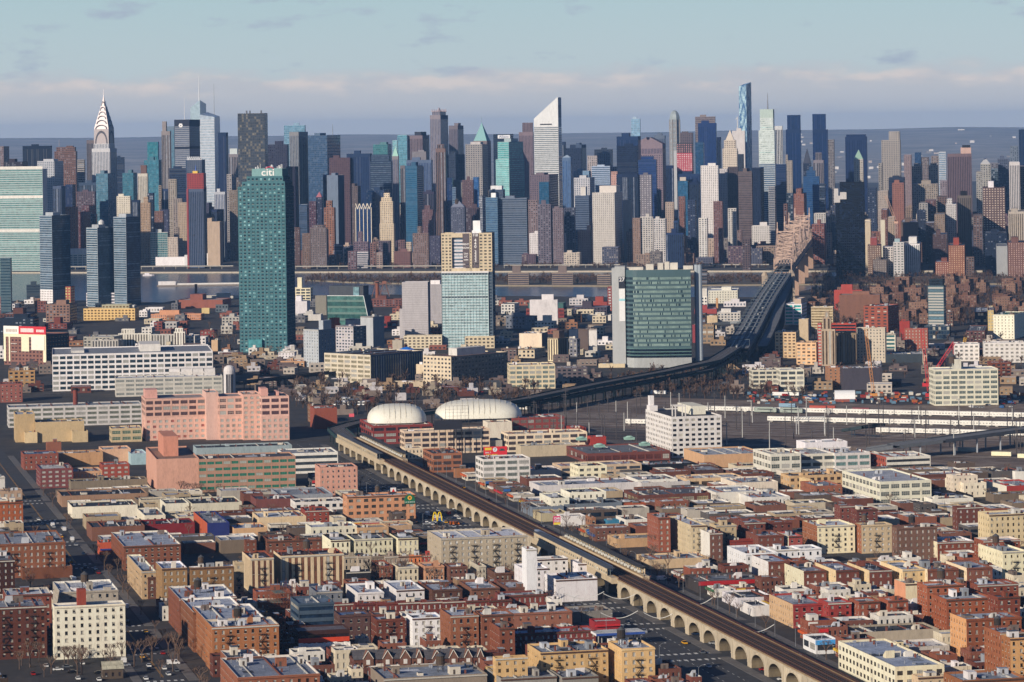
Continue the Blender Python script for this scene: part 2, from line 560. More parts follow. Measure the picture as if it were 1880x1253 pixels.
def block(root, x0, x1, y0, y1, z0, z1, st, wall, side, gm, gm2, r, near, pxm, rc, par=0.9, frame='3a3a3a', wname='walls', sst=None, cop=None, top=True):
    """one box-shaped volume: walls with window openings, windows, roof and parapet"""
    wb, sb, pb = MB(), MB(), MB()
    W, D = x1 - x0, y1 - y0
    sst = sst or st
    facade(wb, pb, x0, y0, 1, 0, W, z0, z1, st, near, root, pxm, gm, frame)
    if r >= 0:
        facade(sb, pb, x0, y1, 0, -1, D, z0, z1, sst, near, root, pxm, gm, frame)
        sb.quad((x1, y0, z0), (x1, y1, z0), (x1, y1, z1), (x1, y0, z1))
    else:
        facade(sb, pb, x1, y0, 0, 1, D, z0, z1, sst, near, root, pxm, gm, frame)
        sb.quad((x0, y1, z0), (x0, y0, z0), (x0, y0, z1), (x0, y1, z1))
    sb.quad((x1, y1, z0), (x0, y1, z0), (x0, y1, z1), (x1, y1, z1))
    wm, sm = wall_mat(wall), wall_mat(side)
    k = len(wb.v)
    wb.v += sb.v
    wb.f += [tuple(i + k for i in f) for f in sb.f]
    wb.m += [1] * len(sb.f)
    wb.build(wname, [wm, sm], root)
    o = pb.build('windows', [gm, gm2, wall_mat('b9b09c'), plain_mat('8f8f8c', .6, name='metal')], root)
    if o: o['kind'] = 'stuff'
    if not top:
        return
    t = .35 if near else .5
    if par > 0 and W > 2 * t + .5 and D > 2 * t + .5:
        b = MB()
        zr = z1 - par
        b.quad((x0 + t, y0 + t, zr), (x1 - t, y0 + t, zr), (x1 - t, y1 - t, zr), (x0 + t, y1 - t, zr))
        b.build('roof', roof_mat(rc), root)
        b = MB()
        xi0, xi1, yi0, yi1 = x0 + t, x1 - t, y0 + t, y1 - t
        for (ax, ay, bx, by, cx, cy, dx, dy) in ((x0, y0, x1, y0, xi1, yi0, xi0, yi0), (x1, y0, x1, y1, xi1, yi1, xi1, yi0),
                                                 (x1, y1, x0, y1, xi0, yi1, xi1, yi1), (x0, y1, x0, y0, xi0, yi0, xi0, yi1)):
            b.quad((ax, ay, z1), (bx, by, z1), (cx, cy, z1), (dx, dy, z1))
            b.quad((dx, dy, z1), (cx, cy, z1), (cx, cy, zr), (dx, dy, zr))
        b.build('parapet', wall_mat(cop or wall), root)
    else:
        b = MB()
        b.quad((x0, y0, z1), (x1, y0, z1), (x1, y1, z1), (x0, y1, z1))
        b.build('roof', roof_mat(rc), root)

# ------------------------------------------------------------------ ground, river, far hills, air
def ground_mat(name, stops, scale, rough=.9, detail=6):
    m, t, b = principled(name)
    tc = N(t, 'ShaderNodeTexCoord')
    f = noise(t, tc.outputs['Object'], scale, detail, .65)
    t.links.new(ramp(t, stops, f), b.inputs['Base Color'])
    b.inputs['Roughness'].default_value = rough
    return m
def sheet(name, pts, z, mat, kind='structure'):
    b = MB()
    b.poly([(x, y, z) for x, y in pts])
    o = b.build(name, mat)
    o['kind'] = kind
    return o
ASPH = (0.045, 0.047, 0.052)
sheet('ground', [(-15000, 300), (15000, 300), (15000, 36000), (-15000, 36000)], 0,
      ground_mat('city_ground', [(.35, (.016, .016, .019)), (.55, (.036, .032, .030)), (.75, (.075, .058, .044))], .05))
wm, wt_, wbs = principled('river_water')
wtc = N(wt_, 'ShaderNodeTexCoord')
wmp = N(wt_, 'ShaderNodeMapping'); wmp.inputs['Scale'].default_value = (.6, .25, 1)
wt_.links.new(wtc.outputs['Object'], wmp.inputs[0])
wbp = N(wt_, 'ShaderNodeBump'); wbp.inputs['Strength'].default_value = .25; wbp.inputs['Distance'].default_value = .4
wt_.links.new(noise(wt_, wmp.outputs[0], .12, 5, .65), wbp.inputs['Height'])
wt_.links.new(wbp.outputs[0], wbs.inputs['Normal'])
wbs.inputs['Base Color'].default_value = (.035, .06, .085, 1)
wbs.inputs['Roughness'].default_value = .22
near_bank = [(-300, 562), (0, 553), (170, 552), (300, 556), (345, 548), (430, 545), (700, 541), (1130, 546), (1420, 546), (1500, 529), (1880, 527), (2300, 527)]
far_bank = [(-300, 503), (430, 502), (800, 501), (1130, 500), (1880, 500), (2300, 500)]
NB, FB = [gp(*p) for p in near_bank], [gp(*p) for p in far_bank]
sheet('river', NB + [(x, y + 60) for x, y in FB[::-1]], .10, wm)
def slab(name, pts, z, top, edge):
    b = MB()
    b.poly([(x, y, z) for x, y in pts], 0)
    for i in range(len(pts)):
        (x0, y0), (x1, y1) = pts[i], pts[(i + 1) % len(pts)]
        b.quad((x0, y0, 0), (x1, y1, 0), (x1, y1, z), (x0, y0, z), 1)
    o = b.build(name, [top, edge])
    o['kind'] = 'structure'
    return o
slab('land_across_river', FB + [(13000, 12500), (-13000, 12500)], 2.5,
     ground_mat('avenue_ground', [(.35, (.03, .032, .04)), (.7, (.08, .075, .07))], .02), wall_mat('b3a58c'))
island = [(560, 516), (640, 520), (760, 523), (900, 526), (1140, 527), (1500, 524), (1880, 523), (2300, 523)]
island_b = [(2300, 509), (1500, 510), (900, 510), (640, 512)]
slab('river_island', [gp(*p) for p in island + island_b], 2.0,
     ground_mat('island_ground', [(.35, (.055, .045, .035)), (.7, (.10, .085, .06))], .03), wall_mat('9a8c74'))
# riverside highway on its seawall columns
b = MB()
for (u0, v0, u1, v1) in ((255, 499, 425, 498), (540, 499, 860, 498), (925, 497, 1140, 496), (1290, 496, 1415, 496), (-40, 500, 250, 499)):
    x0, y0 = gp(u0, v0); x1, y1 = gp(u1, v1)
    n = max(2, int((x1 - x0) / 18))
    for i in range(n):
        xa, xb = x0 + (x1 - x0) * i / n, x0 + (x1 - x0) * (i + 1) / n
        ya, yb = y0 + (y1 - y0) * i / n, y0 + (y1 - y0) * (i + 1) / n
        b.box(xa, xb + .02, ya + 30, ya + 44, 6.6, 7.4, 0, True)
        b.box(xa, xb + .02, ya + 29.6, ya + 30, 7.4, 8.2, 0, True)
        b.box(xa, xa + 1.4, ya + 31, ya + 33, 2.5, 6.6, 1)
o = b.build('riverside_highway', [wall_mat('b9b2a2'), wall_mat('8a8478')])
o['kind'] = 'structure'
# hills beyond
hm = ground_mat('hill_woods', [(.35, (.17, .17, .175)), (.55, (.27, .26, .25)), (.72, (.38, .355, .33))], .0022, .95, 8)
rg = random.Random(3)
ph = [rg.uniform(0, 6.3) for _ in range(9)]
def hz(u, k):
    t = u / 1880
    n = sum(sin(t * (3 + 2.7 * i) * 2.2 + ph[i]) / (1 + i * .6) for i in range(9))
    return (236 - 30 * max(0, min(1.2, t)) + 4.5 * n)
hb = MB()
NU, NK = 90, 9
idx = {}
for j in range(NK):
    Yh = 13500 + (28500 - 13500) * j / (NK - 1)
    for i in range(NU):
        u = -500 + 2900 * i / (NU - 1)
        q = j / (NK - 1)
        prof = q ** 1.5 + .05 * sin(i * 1.7 + j * 2.1) * (1 - q)
        z = max(1, hz(u, j) * prof) if j else 0.4
        idx[(i, j)] = len(hb.v)
        hb.v.append(((u - 940) / FPX * Yh, Yh, z))
for j in range(NK - 1):
    for i in range(NU - 1):
        hb.f.append((idx[i, j], idx[i + 1, j], idx[i + 1, j + 1], idx[i, j + 1])); hb.m.append(0)
for i in range(NU - 1):                 # back slope
    a, c = hb.v[idx[i, NK - 1]], hb.v[idx[i + 1, NK - 1]]
    hb.quad(a, c, (c[0] * 1.1, c[1] + 2500, 0), (a[0] * 1.1, a[1] + 2500, 0))
o = hb.build('hills', hm, None, True)
o['kind'] = 'structure'
def hill_z(u, Yh):
    q = max(0, (Yh - 13500) / 15000)
    return hz(u, 0) * q ** 1.5
sb = MB()
for i in range(330):
    u = rg.uniform(-100, 1980); Yh = rg.uniform(13600, 27500)
    if u < 1350 or rg.random() < .45: continue
    x = (u - 940) / FPX * Yh; z = hill_z(u, Yh)
    w = rg.uniform(10, 34); h = rg.uniform(2, 8)
    big = u > 1580 and Yh > 25500
    if big: w *= 2.2; h *= 1.6
    sb.box(x, x + w, Yh, Yh + 15, z - 12, z + h + 6, rg.choice((0, 0, 1, 2)))
o = sb.build('hillside_buildings', [wall_mat('d8d2c8'), wall_mat('b9a898'), wall_mat('8a8480')])
tag(o, 'pale specks of far buildings scattered over the hazy hills', 'buildings', kind='stuff')
# the air itself: pale blue haze in one closed box
b = MB()
b.box(-16000, 16000, -400, 37000, -3, 384, 0, True)
hz_o = b.build('haze', bpy.data.materials.new('haze_air'))
hmat = hz_o.data.materials[0]
hmat.use_nodes = True
ht = hmat.node_tree
ht.nodes.clear()
ho = N(ht, 'ShaderNodeOutputMaterial')
hv = N(ht, 'ShaderNodeVolumePrincipled')
hv.inputs['Color'].default_value = (.28, .55, 1.0, 1)
hv.inputs['Density'].default_value = HAZE = 2.3e-5
hv.inputs['Anisotropy'].default_value = 0.0
ht.links.new(hv.outputs[0], ho.inputs['Volume'])
hmat.cycles.homogeneous_volume = True
tag(hz_o, 'thin bluish winter haze lying over the whole city', 'haze', kind='stuff')

# ------------------------------------------------------------------ streets (grid turned 13 degrees)
G = rad(13.05)
E1, E2 = (cos(G), sin(G)), (-sin(G), cos(G))
VX, VY = 76.7, 1490.0                   # left foot of the rail viaduct
def gl(s, t):                           # street-grid coordinates (from the viaduct foot) -> world
    return VX + s * E1[0] + t * E2[0], VY + s * E1[1] + t * E2[1]
road_m = ground_mat('asphalt', [(.3, (.022, .024, .030)), (.7, (.045, .046, .050))], .15)
walk_m = ground_mat('pavement_concrete', [(.3, (.085, .08, .078)), (.7, (.15, .14, .13))], .3)
def strip(name, s0, s1, t0, t1, z, mat):
    return sheet(name, [gl(s0, t0), gl(s1, t0), gl(s1, t1), gl(s0, t1)], z, mat)
def kerb_walk(s0, s1, t0, t1):
    b = MB()
    p = [gl(s0, t0), gl(s1, t0), gl(s1, t1), gl(s0, t1)]
    b.prism(p, 0, .15)
    o = b.build('pavement', walk_m)
    o['kind'] = 'structure'
strip('boulevard_road', -34, 34, -170, 980, .012, road_m)
strip('avenue_road', -254, -236, -160, 1100, .012, road_m)
CROSS = [-62, 28, 98, 235, 330, 430, 540, 650]
for t in CROSS:
    strip('side_street', -560, 560, t - 5, t + 5, .008, road_m)
pt = [-165] + [q for t in CROSS for q in (t - 5.5, t + 5.5)] + [960]
for i in range(0, len(pt), 2):
    kerb_walk(-39, -35, pt[i], pt[i + 1])
    kerb_walk(34.5, 38.5, pt[i], pt[i + 1])
    kerb_walk(-258.5, -254.5, pt[i], pt[i + 1])
    kerb_walk(-235.5, -231, pt[i], pt[i + 1])
for i in range(0, len(pt), 2):
    kerb_walk(-5.5, -.6, pt[i], pt[i + 1]); kerb_walk(13.4, 16.5, pt[i], pt[i + 1])
mk = MB()
def dash(s0, s1, t0, t1, z=.02, m=0):
    p = [gl(s0, t0), gl(s1, t0), gl(s1, t1), gl(s0, t1)]
    mk.quad(*[(x, y, z) for x, y in p], m)
for t in CROSS:
    for k in range(9):
        for s in (-32, 15):
            if s > 0: continue
        dash(-31 + k * 3.1, -29.4 + k * 3.1, t - 10, t - 6.6)
        dash(-31 + k * 3.1, -29.4 + k * 3.1, t + 6.6, t + 10)
        if k < 5: dash(17.4 + k * 3.1, 19 + k * 3.1, t - 10, t - 6.6)
    for k in range(6):
        dash(-253 + k * 2.9, -251.6 + k * 2.9, t - 9.5, t - 6.5)
        dash(-253 + k * 2.9, -251.6 + k * 2.9, t + 6.5, t + 9.5)
for k in range(150):
    t = -150 + k * 7.5
    if any(abs(t - c) < 11 for c in CROSS): continue
    dash(-21, -20.75, t, t + 3); dash(-12, -11.75, t, t + 3); dash(22.5, 22.75, t, t + 3); dash(28.5, 28.75, t, t + 3)
    dash(-245.2, -245.0, t, t + 7.5, .02, 1); dash(-244.7, -244.5, t, t + 7.5, .02, 1)
o = mk.build('road_markings', [plain_mat('c9c9c2', .8, name='road_paint'), plain_mat('b8862c', .8, name='road_paint')])
o['kind'] = 'structure'

# ------------------------------------------------------------------ buildings from measured lists
PANEL = {'A1': (0, 130, 3.917), 'A2': (460, 130, 3.917), 'A3': (920, 130, 3.917), 'A4': (1380, 130, 3.76),
         'B1': (0, 400, 3.917), 'B2': (460, 400, 3.917), 'B3': (920, 400, 3.917), 'B4': (1380, 400, 3.76),
         'C1': (0, 680, 3.917), 'C2': (460, 680, 3.917), 'C3': (920, 680, 3.917), 'C4': (1380, 680, 3.76),
         'D1': (0, 940, 3.917), 'D2': (460, 940, 3.917), 'D3': (920, 940, 3.917), 'D4': (1380, 940, 3.76)}
ORDN = ['first', 'second', 'third', 'fourth', 'fifth', 'sixth', 'seventh', 'eighth', 'ninth', 'tenth', 'eleventh', 'twelfth',
        'thirteenth', 'fourteenth', 'fifteenth', 'sixteenth', 'seventeenth', 'eighteenth', 'nineteenth', 'twentieth']
def colour_word(h):
    import colorsys
    r, g, b = (int(h[i:i + 2], 16) / 255 for i in (0, 2, 4))
    H, S, V = colorsys.rgb_to_hsv(r, g, b)
    if S < .12: return 'white' if V > .78 else 'pale grey' if V > .6 else 'grey' if V > .33 else 'charcoal'
    if H < .045 or H > .93: return 'red brick' if S > .45 else ('pinkish' if V > .6 else 'maroon brown')
    if H < .10: return 'orange brown' if S > .55 and V > .5 else ('dark brown' if V < .42 else 'brown' if V < .62 else 'peach')
    if H < .17: return 'cream' if V > .8 and S < .35 else 'tan' if V > .6 and S < .45 else 'yellow' if V > .75 else 'olive brown'
    if H < .45: return 'green'
    if H < .54: return 'teal' if V > .4 else 'dark teal'
    if H < .72: return 'navy' if V < .42 else 'slate blue' if V < .68 else 'pale blue'
    return 'mauve'
NOUN = {'T': 'office tower', 'A': 'apartment building', 'R': 'row house', 'F': 'factory building', 'W': 'warehouse', 'S': 'shop building', 'H': 'house', 'B': 'apartment tower'}
ROWS = {}
IDS = {}
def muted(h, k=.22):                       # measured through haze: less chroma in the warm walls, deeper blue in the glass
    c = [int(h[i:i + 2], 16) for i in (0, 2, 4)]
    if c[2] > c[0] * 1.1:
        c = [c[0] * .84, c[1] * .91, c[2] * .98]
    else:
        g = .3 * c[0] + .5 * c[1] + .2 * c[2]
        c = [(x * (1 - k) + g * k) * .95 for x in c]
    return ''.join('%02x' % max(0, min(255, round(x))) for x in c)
def put(panel, text, rot, rank=None):
    ox, oy, s = PANEL[panel]
    phrase = rank or 'in panel ' + panel
    for line in text.strip().split('\n'):
        line = line.strip()
        if not line:
            continue
        if line[0] == '#':
            phrase = line[1:].strip()
            continue
        body, _, label = line.partition('|')
        f = body.split()
        xa, xb, xc, yt = (float(q) for q in f[:4])
        D, st, col, kd = f[4:8]
        opt = {}
        for q in f[8:]:
            k, _, v = q.partition('=')
            opt[k] = v
        U = lambda x: ox + x / s
        V = lambda y: oy + y / s
        r = rad(float(opt.get('r', rot)))
        vt = V(yt)
        kb, ky = ray(U(xb), vt)
        if D[0] == 'h':
            h = float(D[1:]); Y = (CAMH - h) / ky
        elif D[0] == 'k':
            Y = float(D[1:]) * 1000; h = CAMH - ky * Y
        else:
            Y = CAMH / ray(U(xb), V(float(D[1:])))[1]; h = CAMH - ky * Y
        bx = kb * Y
        e1, e2 = (cos(r), sin(r)), (-sin(r), cos(r))
        dep = float(opt.get('d', KIND[kd][2]))
        def solve(u, e):
            k = ray(u, vt)[0]
            den = e[0] - k * e[1]
            return (k * Y - bx) / den if abs(den) > 1e-3 else 0
        if r >= 0:
            w = solve(U(xc), e1)
            if xb - xa > 1 and 'd' not in opt:
                dep = solve(U(xa), e2)
            o = (bx, Y)
        else:
            w = -solve(U(xa), e1)
            if xc - xb > 1 and 'd' not in opt:
                dep = solve(U(xc), e2)
            o = (bx - w * e1[0], Y - w * e1[1])
        dep = max(5, min(95, abs(dep)))
        w = max(2.5, abs(w))
        near = Y < 3800
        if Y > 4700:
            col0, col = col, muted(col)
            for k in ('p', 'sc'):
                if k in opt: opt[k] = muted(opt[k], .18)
        if 'in' in opt:
            root = empty('wing', (0, 0, 0), 0)
            root.parent = IDS[opt['in']]
            root.matrix_local = IDS[opt['in']].matrix_basis.inverted() @ (Matrix.Translation((o[0], o[1], 0)) @ Matrix.Rotation(r, 4, 'Z'))
        else:
            root = empty(KIND[kd][0], (o[0], o[1], 0), r)
            if 'id' in opt: IDS[opt['id']] = root
        if 'in' in opt:
            pass
        elif label.strip():
            root['label'] = label.strip()
        else:
            ROWS.setdefault(phrase, []).append((U((xa + xc) / 2), root, colour_word(col0 if Y > 4700 else col), NOUN[kd], h, w))
        if 'in' not in opt: root['category'] = KIND[kd][1]
        occupy(o[0], o[1], r, w, dep, h)
        gm = glass_mat(opt.get('p', GLASS_DEF), .12 if st in 'g' else .18, blinds=.18 if near else 0)
        gm2 = glass_mat(opt.get('p2', 'a8a498' if near else opt.get('p', '6d7480')), .3)
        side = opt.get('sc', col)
        pxm = FPX / Y
        rng = random.Random(int(abs(bx) * 13 + Y))
        rc = opt.get('rc') or rng.choice(ROOFS)
        fr = opt.get('fc', 'c9c4b8' if rng.random() < .4 else '3a3a3a')
        args = dict(gm=gm, gm2=gm2, r=r, near=near, pxm=pxm, frame=fr)
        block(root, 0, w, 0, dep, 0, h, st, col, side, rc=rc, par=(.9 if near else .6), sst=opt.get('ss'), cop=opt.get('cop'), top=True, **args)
        z = h
        XY = (0, w, 0, dep)
        if 't' in opt:
            for q in opt['t'].split('/'):
                g = q.split(':')
                lo, hi, yy = float(g[0]), float(g[1]), float(g[2])
                z2 = CAMH - ray(U(xb), V(yy))[1] * Y
                m = min(lo, 1 - hi, .2) if lo or hi < 1 else .12
                XY = (w * lo, w * hi, dep * max(m, .05), dep * .92)
                st2 = g[3] if len(g) > 3 else st
                c2 = g[4] if len(g) > 4 else col
                full = lo == 0 and hi == 1
                if full: XY = (0, w, 0, dep)
                block(root, *XY, z if full else z - .5, z2, st2, c2, c2, rc=rc, par=.5, wname='upper_walls', **args)
                z = z2
        if 'box' in opt:
            for q in opt['box'].split('/'):
                g = q.split(':')
                z2 = CAMH - ray(U(xb), V(float(g[2])))[1] * Y
                b = MB()
                b.box(w * float(g[0]), w * float(g[1]), dep * .3, dep * .8, z - .9, z2)
                b.build('penthouse', wall_mat(g[3] if len(g) > 3 else col), root)
        if 'py' in opt:
            z2 = CAMH - ray(U(xb), V(float(opt['py'])))[1] * Y
            b = MB()
            b.pyr(*XY, z, z2)
            b.build('pyramid_roof', plain_mat(opt.get('pc', '6fa79b'), .5, name='copper'), root)
        if 'mast' in opt:
            g = opt['mast'].split(':')
            z2 = CAMH - ray(U(xb), V(float(g[0])))[1] * Y
            b = MB()
            fx = float(g[1]) if len(g) > 1 else .5
            b.cyl(w * fx, dep * .5, z - 1, z2, .9, .35, 0, 6)
            b.build('mast', plain_mat(g[2] if len(g) > 2 else '9a9aa2', .5, name='steel'), root)
        nb = int(opt.get('n', -1))
        if nb < 0:
            nb = (2 if w > 22 else 1) if near else (1 if w > 20 else 0)
        if 't' not in opt and 'py' not in opt and 'box' not in opt:
            if near:
                roofscape(root, 0, w, 0, dep, h - .9, nb, True, col, rng, kd in 'WF' and rng.random() < .6)
            elif nb and w > 8:
                b = MB()
                x = w * rng.uniform(.15, .45)
                b.box(x, x + w * rng.uniform(.25, .45), dep * .25, dep * .7, h - .6, h + rng.uniform(3, 7))
                b.build('penthouse', wall_mat(col), root)
        if near and kd in 'AR' and h > 6:
            b = MB()
            cc = opt.get('co', rng.choice([col, '6a4a3a', 'b9b1a0']))
            b.box(-.15, w + .15, -.45, -.02, h - .9, h - .35, 0, True)
            b.build('cornice', wall_mat(cc), root)
        if 'e' in opt:
            k = int(opt['e'] or 1)
            for i in range(k):
                fire_escape(root, w * (i + .5) / k - 1.6, 0, 3.4, h - 1)
        if near and kd == 'A' and h > 14 and w > 12 and 'wt' not in opt and rng.random() < .28:
            water_tank(root, w * rng.uniform(.2, .8), dep * rng.uniform(.4, .7), h - .9, rng.uniform(.75, 1.0), rng.choice(['5b4a3c', '3a332e', '6a5444']))
        if 'wt' in opt:
            water_tank(root, w * float(opt['wt'] or .5), dep * .5, h - .9, float(opt.get('ws', 1)))
        if 'sg' in opt:                   # coloured fascia band along the front near the top
            b = MB()
            b.box(0, w, -.3, -.02, h - 2.2, h - .2, 0, True)
            b.build('fascia', plain_mat(opt['sg'], .5, name='sign'), root)
        if 'aw' in opt:                   # shop front band above the pavement
            b = MB()
            b.box(.3, w - .3, -1.1, -.02, 2.7, 3.5, 0, True)
            b.build('awning', plain_mat(opt['aw'], .6, name='awning'), root)
def name_rows():
    for ph, lst in ROWS.items():
        lst.sort(key=lambda q: q[0])
        n = len(lst)
        for i, (_, root, cw, noun, h, w) in enumerate(lst):
            big = 'slender ' if h > 3.5 * w else 'low ' if h < 8 else 'broad ' if w > 1.6 * h else ''
            where = 'alone' if n == 1 else (ORDN[i] + ' from left' if i < (n + 1) // 2 else 'last' if i == n - 1 else ORDN[n - 1 - i] + ' from right')
            root['label'] = f'{big}{cw} {noun}, {where} {ph}'
LATER = []
def name_by(marks, objs, noun, ph):
    """objs: (u, v, root, colour); each is named after the nearest landmark and its place among its fellows there"""
    by = {}
    for u, v, o, c in objs:
        k = min(marks, key=lambda m: (m[0] - u) ** 2 + ((m[1] - v) * 1.6) ** 2)
        by.setdefault(k[2], []).append((u, o, c))
    for k, lst in by.items():
        lst.sort(key=lambda q: q[0])
        n = len(lst)
        for i, (_, o, c) in enumerate(lst):
            j = min(i, n - 1 - i)
            if j < 20: where = (ORDN[i] + ' from left' if i <= n - 1 - i else ORDN[n - 1 - i] + ' from right')
            else: where = 'in the middle'
            o['label'] = f'{c} {noun}, {where} {ph} {k}'

# ------------------------------------------------------------------ Manhattan: ranks of towers across the river
put('A1', '''
# among farthest towers left of teal tower
0 25 25 545 k6.5 s 9a7f84 T
25 160 160 655 k6.4 s 3a2f3c T
162 368 370 540 k7.2 v 16263f T p=0c1526 box=.3:.55:528 |plain dark navy slab tower with flat top behind the cream gridded tower
390 545 556 580 k6.9 s 8f5f4b T t=.1:.95:550/.55:.85:540 mast=495:.2 |brown fluted masonry tower with stepped crown beside dark navy slab
555 605 612 640 k6.6 r a79f98 T
622 680 690 500 k7.2 v 77686a T
815 890 895 622 k7.2 r 2c405c T p=101c30
1060 1155 1165 640 k6.9 g 4b8f94 T p=2f7f86 t=.0:.8:512 |bright teal glass tower with notched roof left of the grey deco tower
1200 1252 1256 400 k7.3 v 8c9aa6 T p=4f7f8a
1568 1625 1640 445 k6.9 v 1f3557 T p=14264a
1645 1712 1718 600 k6.9 v 8a8088 T t=.1:.9:560:x:b9c4c4
1520 1560 1562 335 k7.4 g 4a5f80 T p=2c4468 mast=95:.45:9fa3a8 |slim grey tower carrying tall banded broadcast mast
# among middle towers left of teal tower
268 390 455 650 k6.5 s c6cad2 T p=4d5866 box=.2:.8:636 |pale gridded tower with one dark louvre band near its top
990 1060 1066 740 k6.3 v d9ccb4 T p=8a8478 t=.3:.9:680:x:7a5a50 |cream slab tower with small brown rooftop block
1035 1140 1160 642 k6.6 g 5b8f98 T p=3d7c88
880 958 985 735 k6.3 g 5f8c92 T p=3c7380 |blue green glass tower with folded front behind the white waterfront block
1160 1222 1230 435 k6.6 v 9a8c8a T t=.1:.55:365:x mast=365:.3 |grey brown setback tower with square pinnacle left of the dark logo slab
1215 1375 1380 700 k6.3 r 2a3a55 T p=121d33
1335 1455 1475 640 k6.2 r 55647a T p=263a58 |slate blue tower with zigzag white truss on its roof
# among nearer towers left of teal tower
690 775 880 740 k6.05 g 7b98a0 T p=587f8c d=40 |pale glass slab with straight flat top in front of the silver spire
550 680 690 870 k6.0 s 6a5260 T
590 640 690 970 k5.9 s 7b4650 T
380 440 470 830 k6.0 v 5f6880 T
470 520 545 820 k6.1 g 2c3e5c T p=17284a
565 690 692 805 k6.3 v 4f6076 T
838 935 945 902 k5.95 s e2d5b6 A p=9a9078 box=.1:.5:886 |cream apartment tower with round tank on its roof
940 1000 1010 930 k6.0 v 1f3050 T
1060 1100 1110 880 k6.1 g 21365c T
1010 1080 1088 950 k5.9 p bd976f A t=.3:.75:908
1110 1172 1180 1010 k5.85 p 96624f A
1140 1160 1165 825 k6.2 s a08a78 A
1165 1210 1215 850 k6.2 v 33456a T
1210 1268 1275 780 k6.0 s ab9a88 A
1245 1308 1315 920 k5.9 s a08d82 A
1280 1342 1350 948 k5.85 d b99c7c A
1150 1210 1215 1000 k5.9 s 55506a A
1540 1618 1630 872 k6.0 v c3c8d2 T p=3c4866
1630 1665 1680 745 k6.2 s a89f9c T
1648 1708 1714 860 k5.95 p 97826f A
1490 1580 1600 1085 k5.75 x c0a182 A t=.0:.35:1060
1480 1500 1525 950 k5.9 s 6d6478 A
1520 1560 1610 1000 k5.9 v 2a3a60 T
1700 1716 1720 770 k6.0 s 8a7a74 A
470 540 560 980 k5.75 d b06a44 A
565 600 650 1015 k5.8 p 8d4a48 A
650 690 700 1030 k5.8 g 4f6c74 T
''', -13)
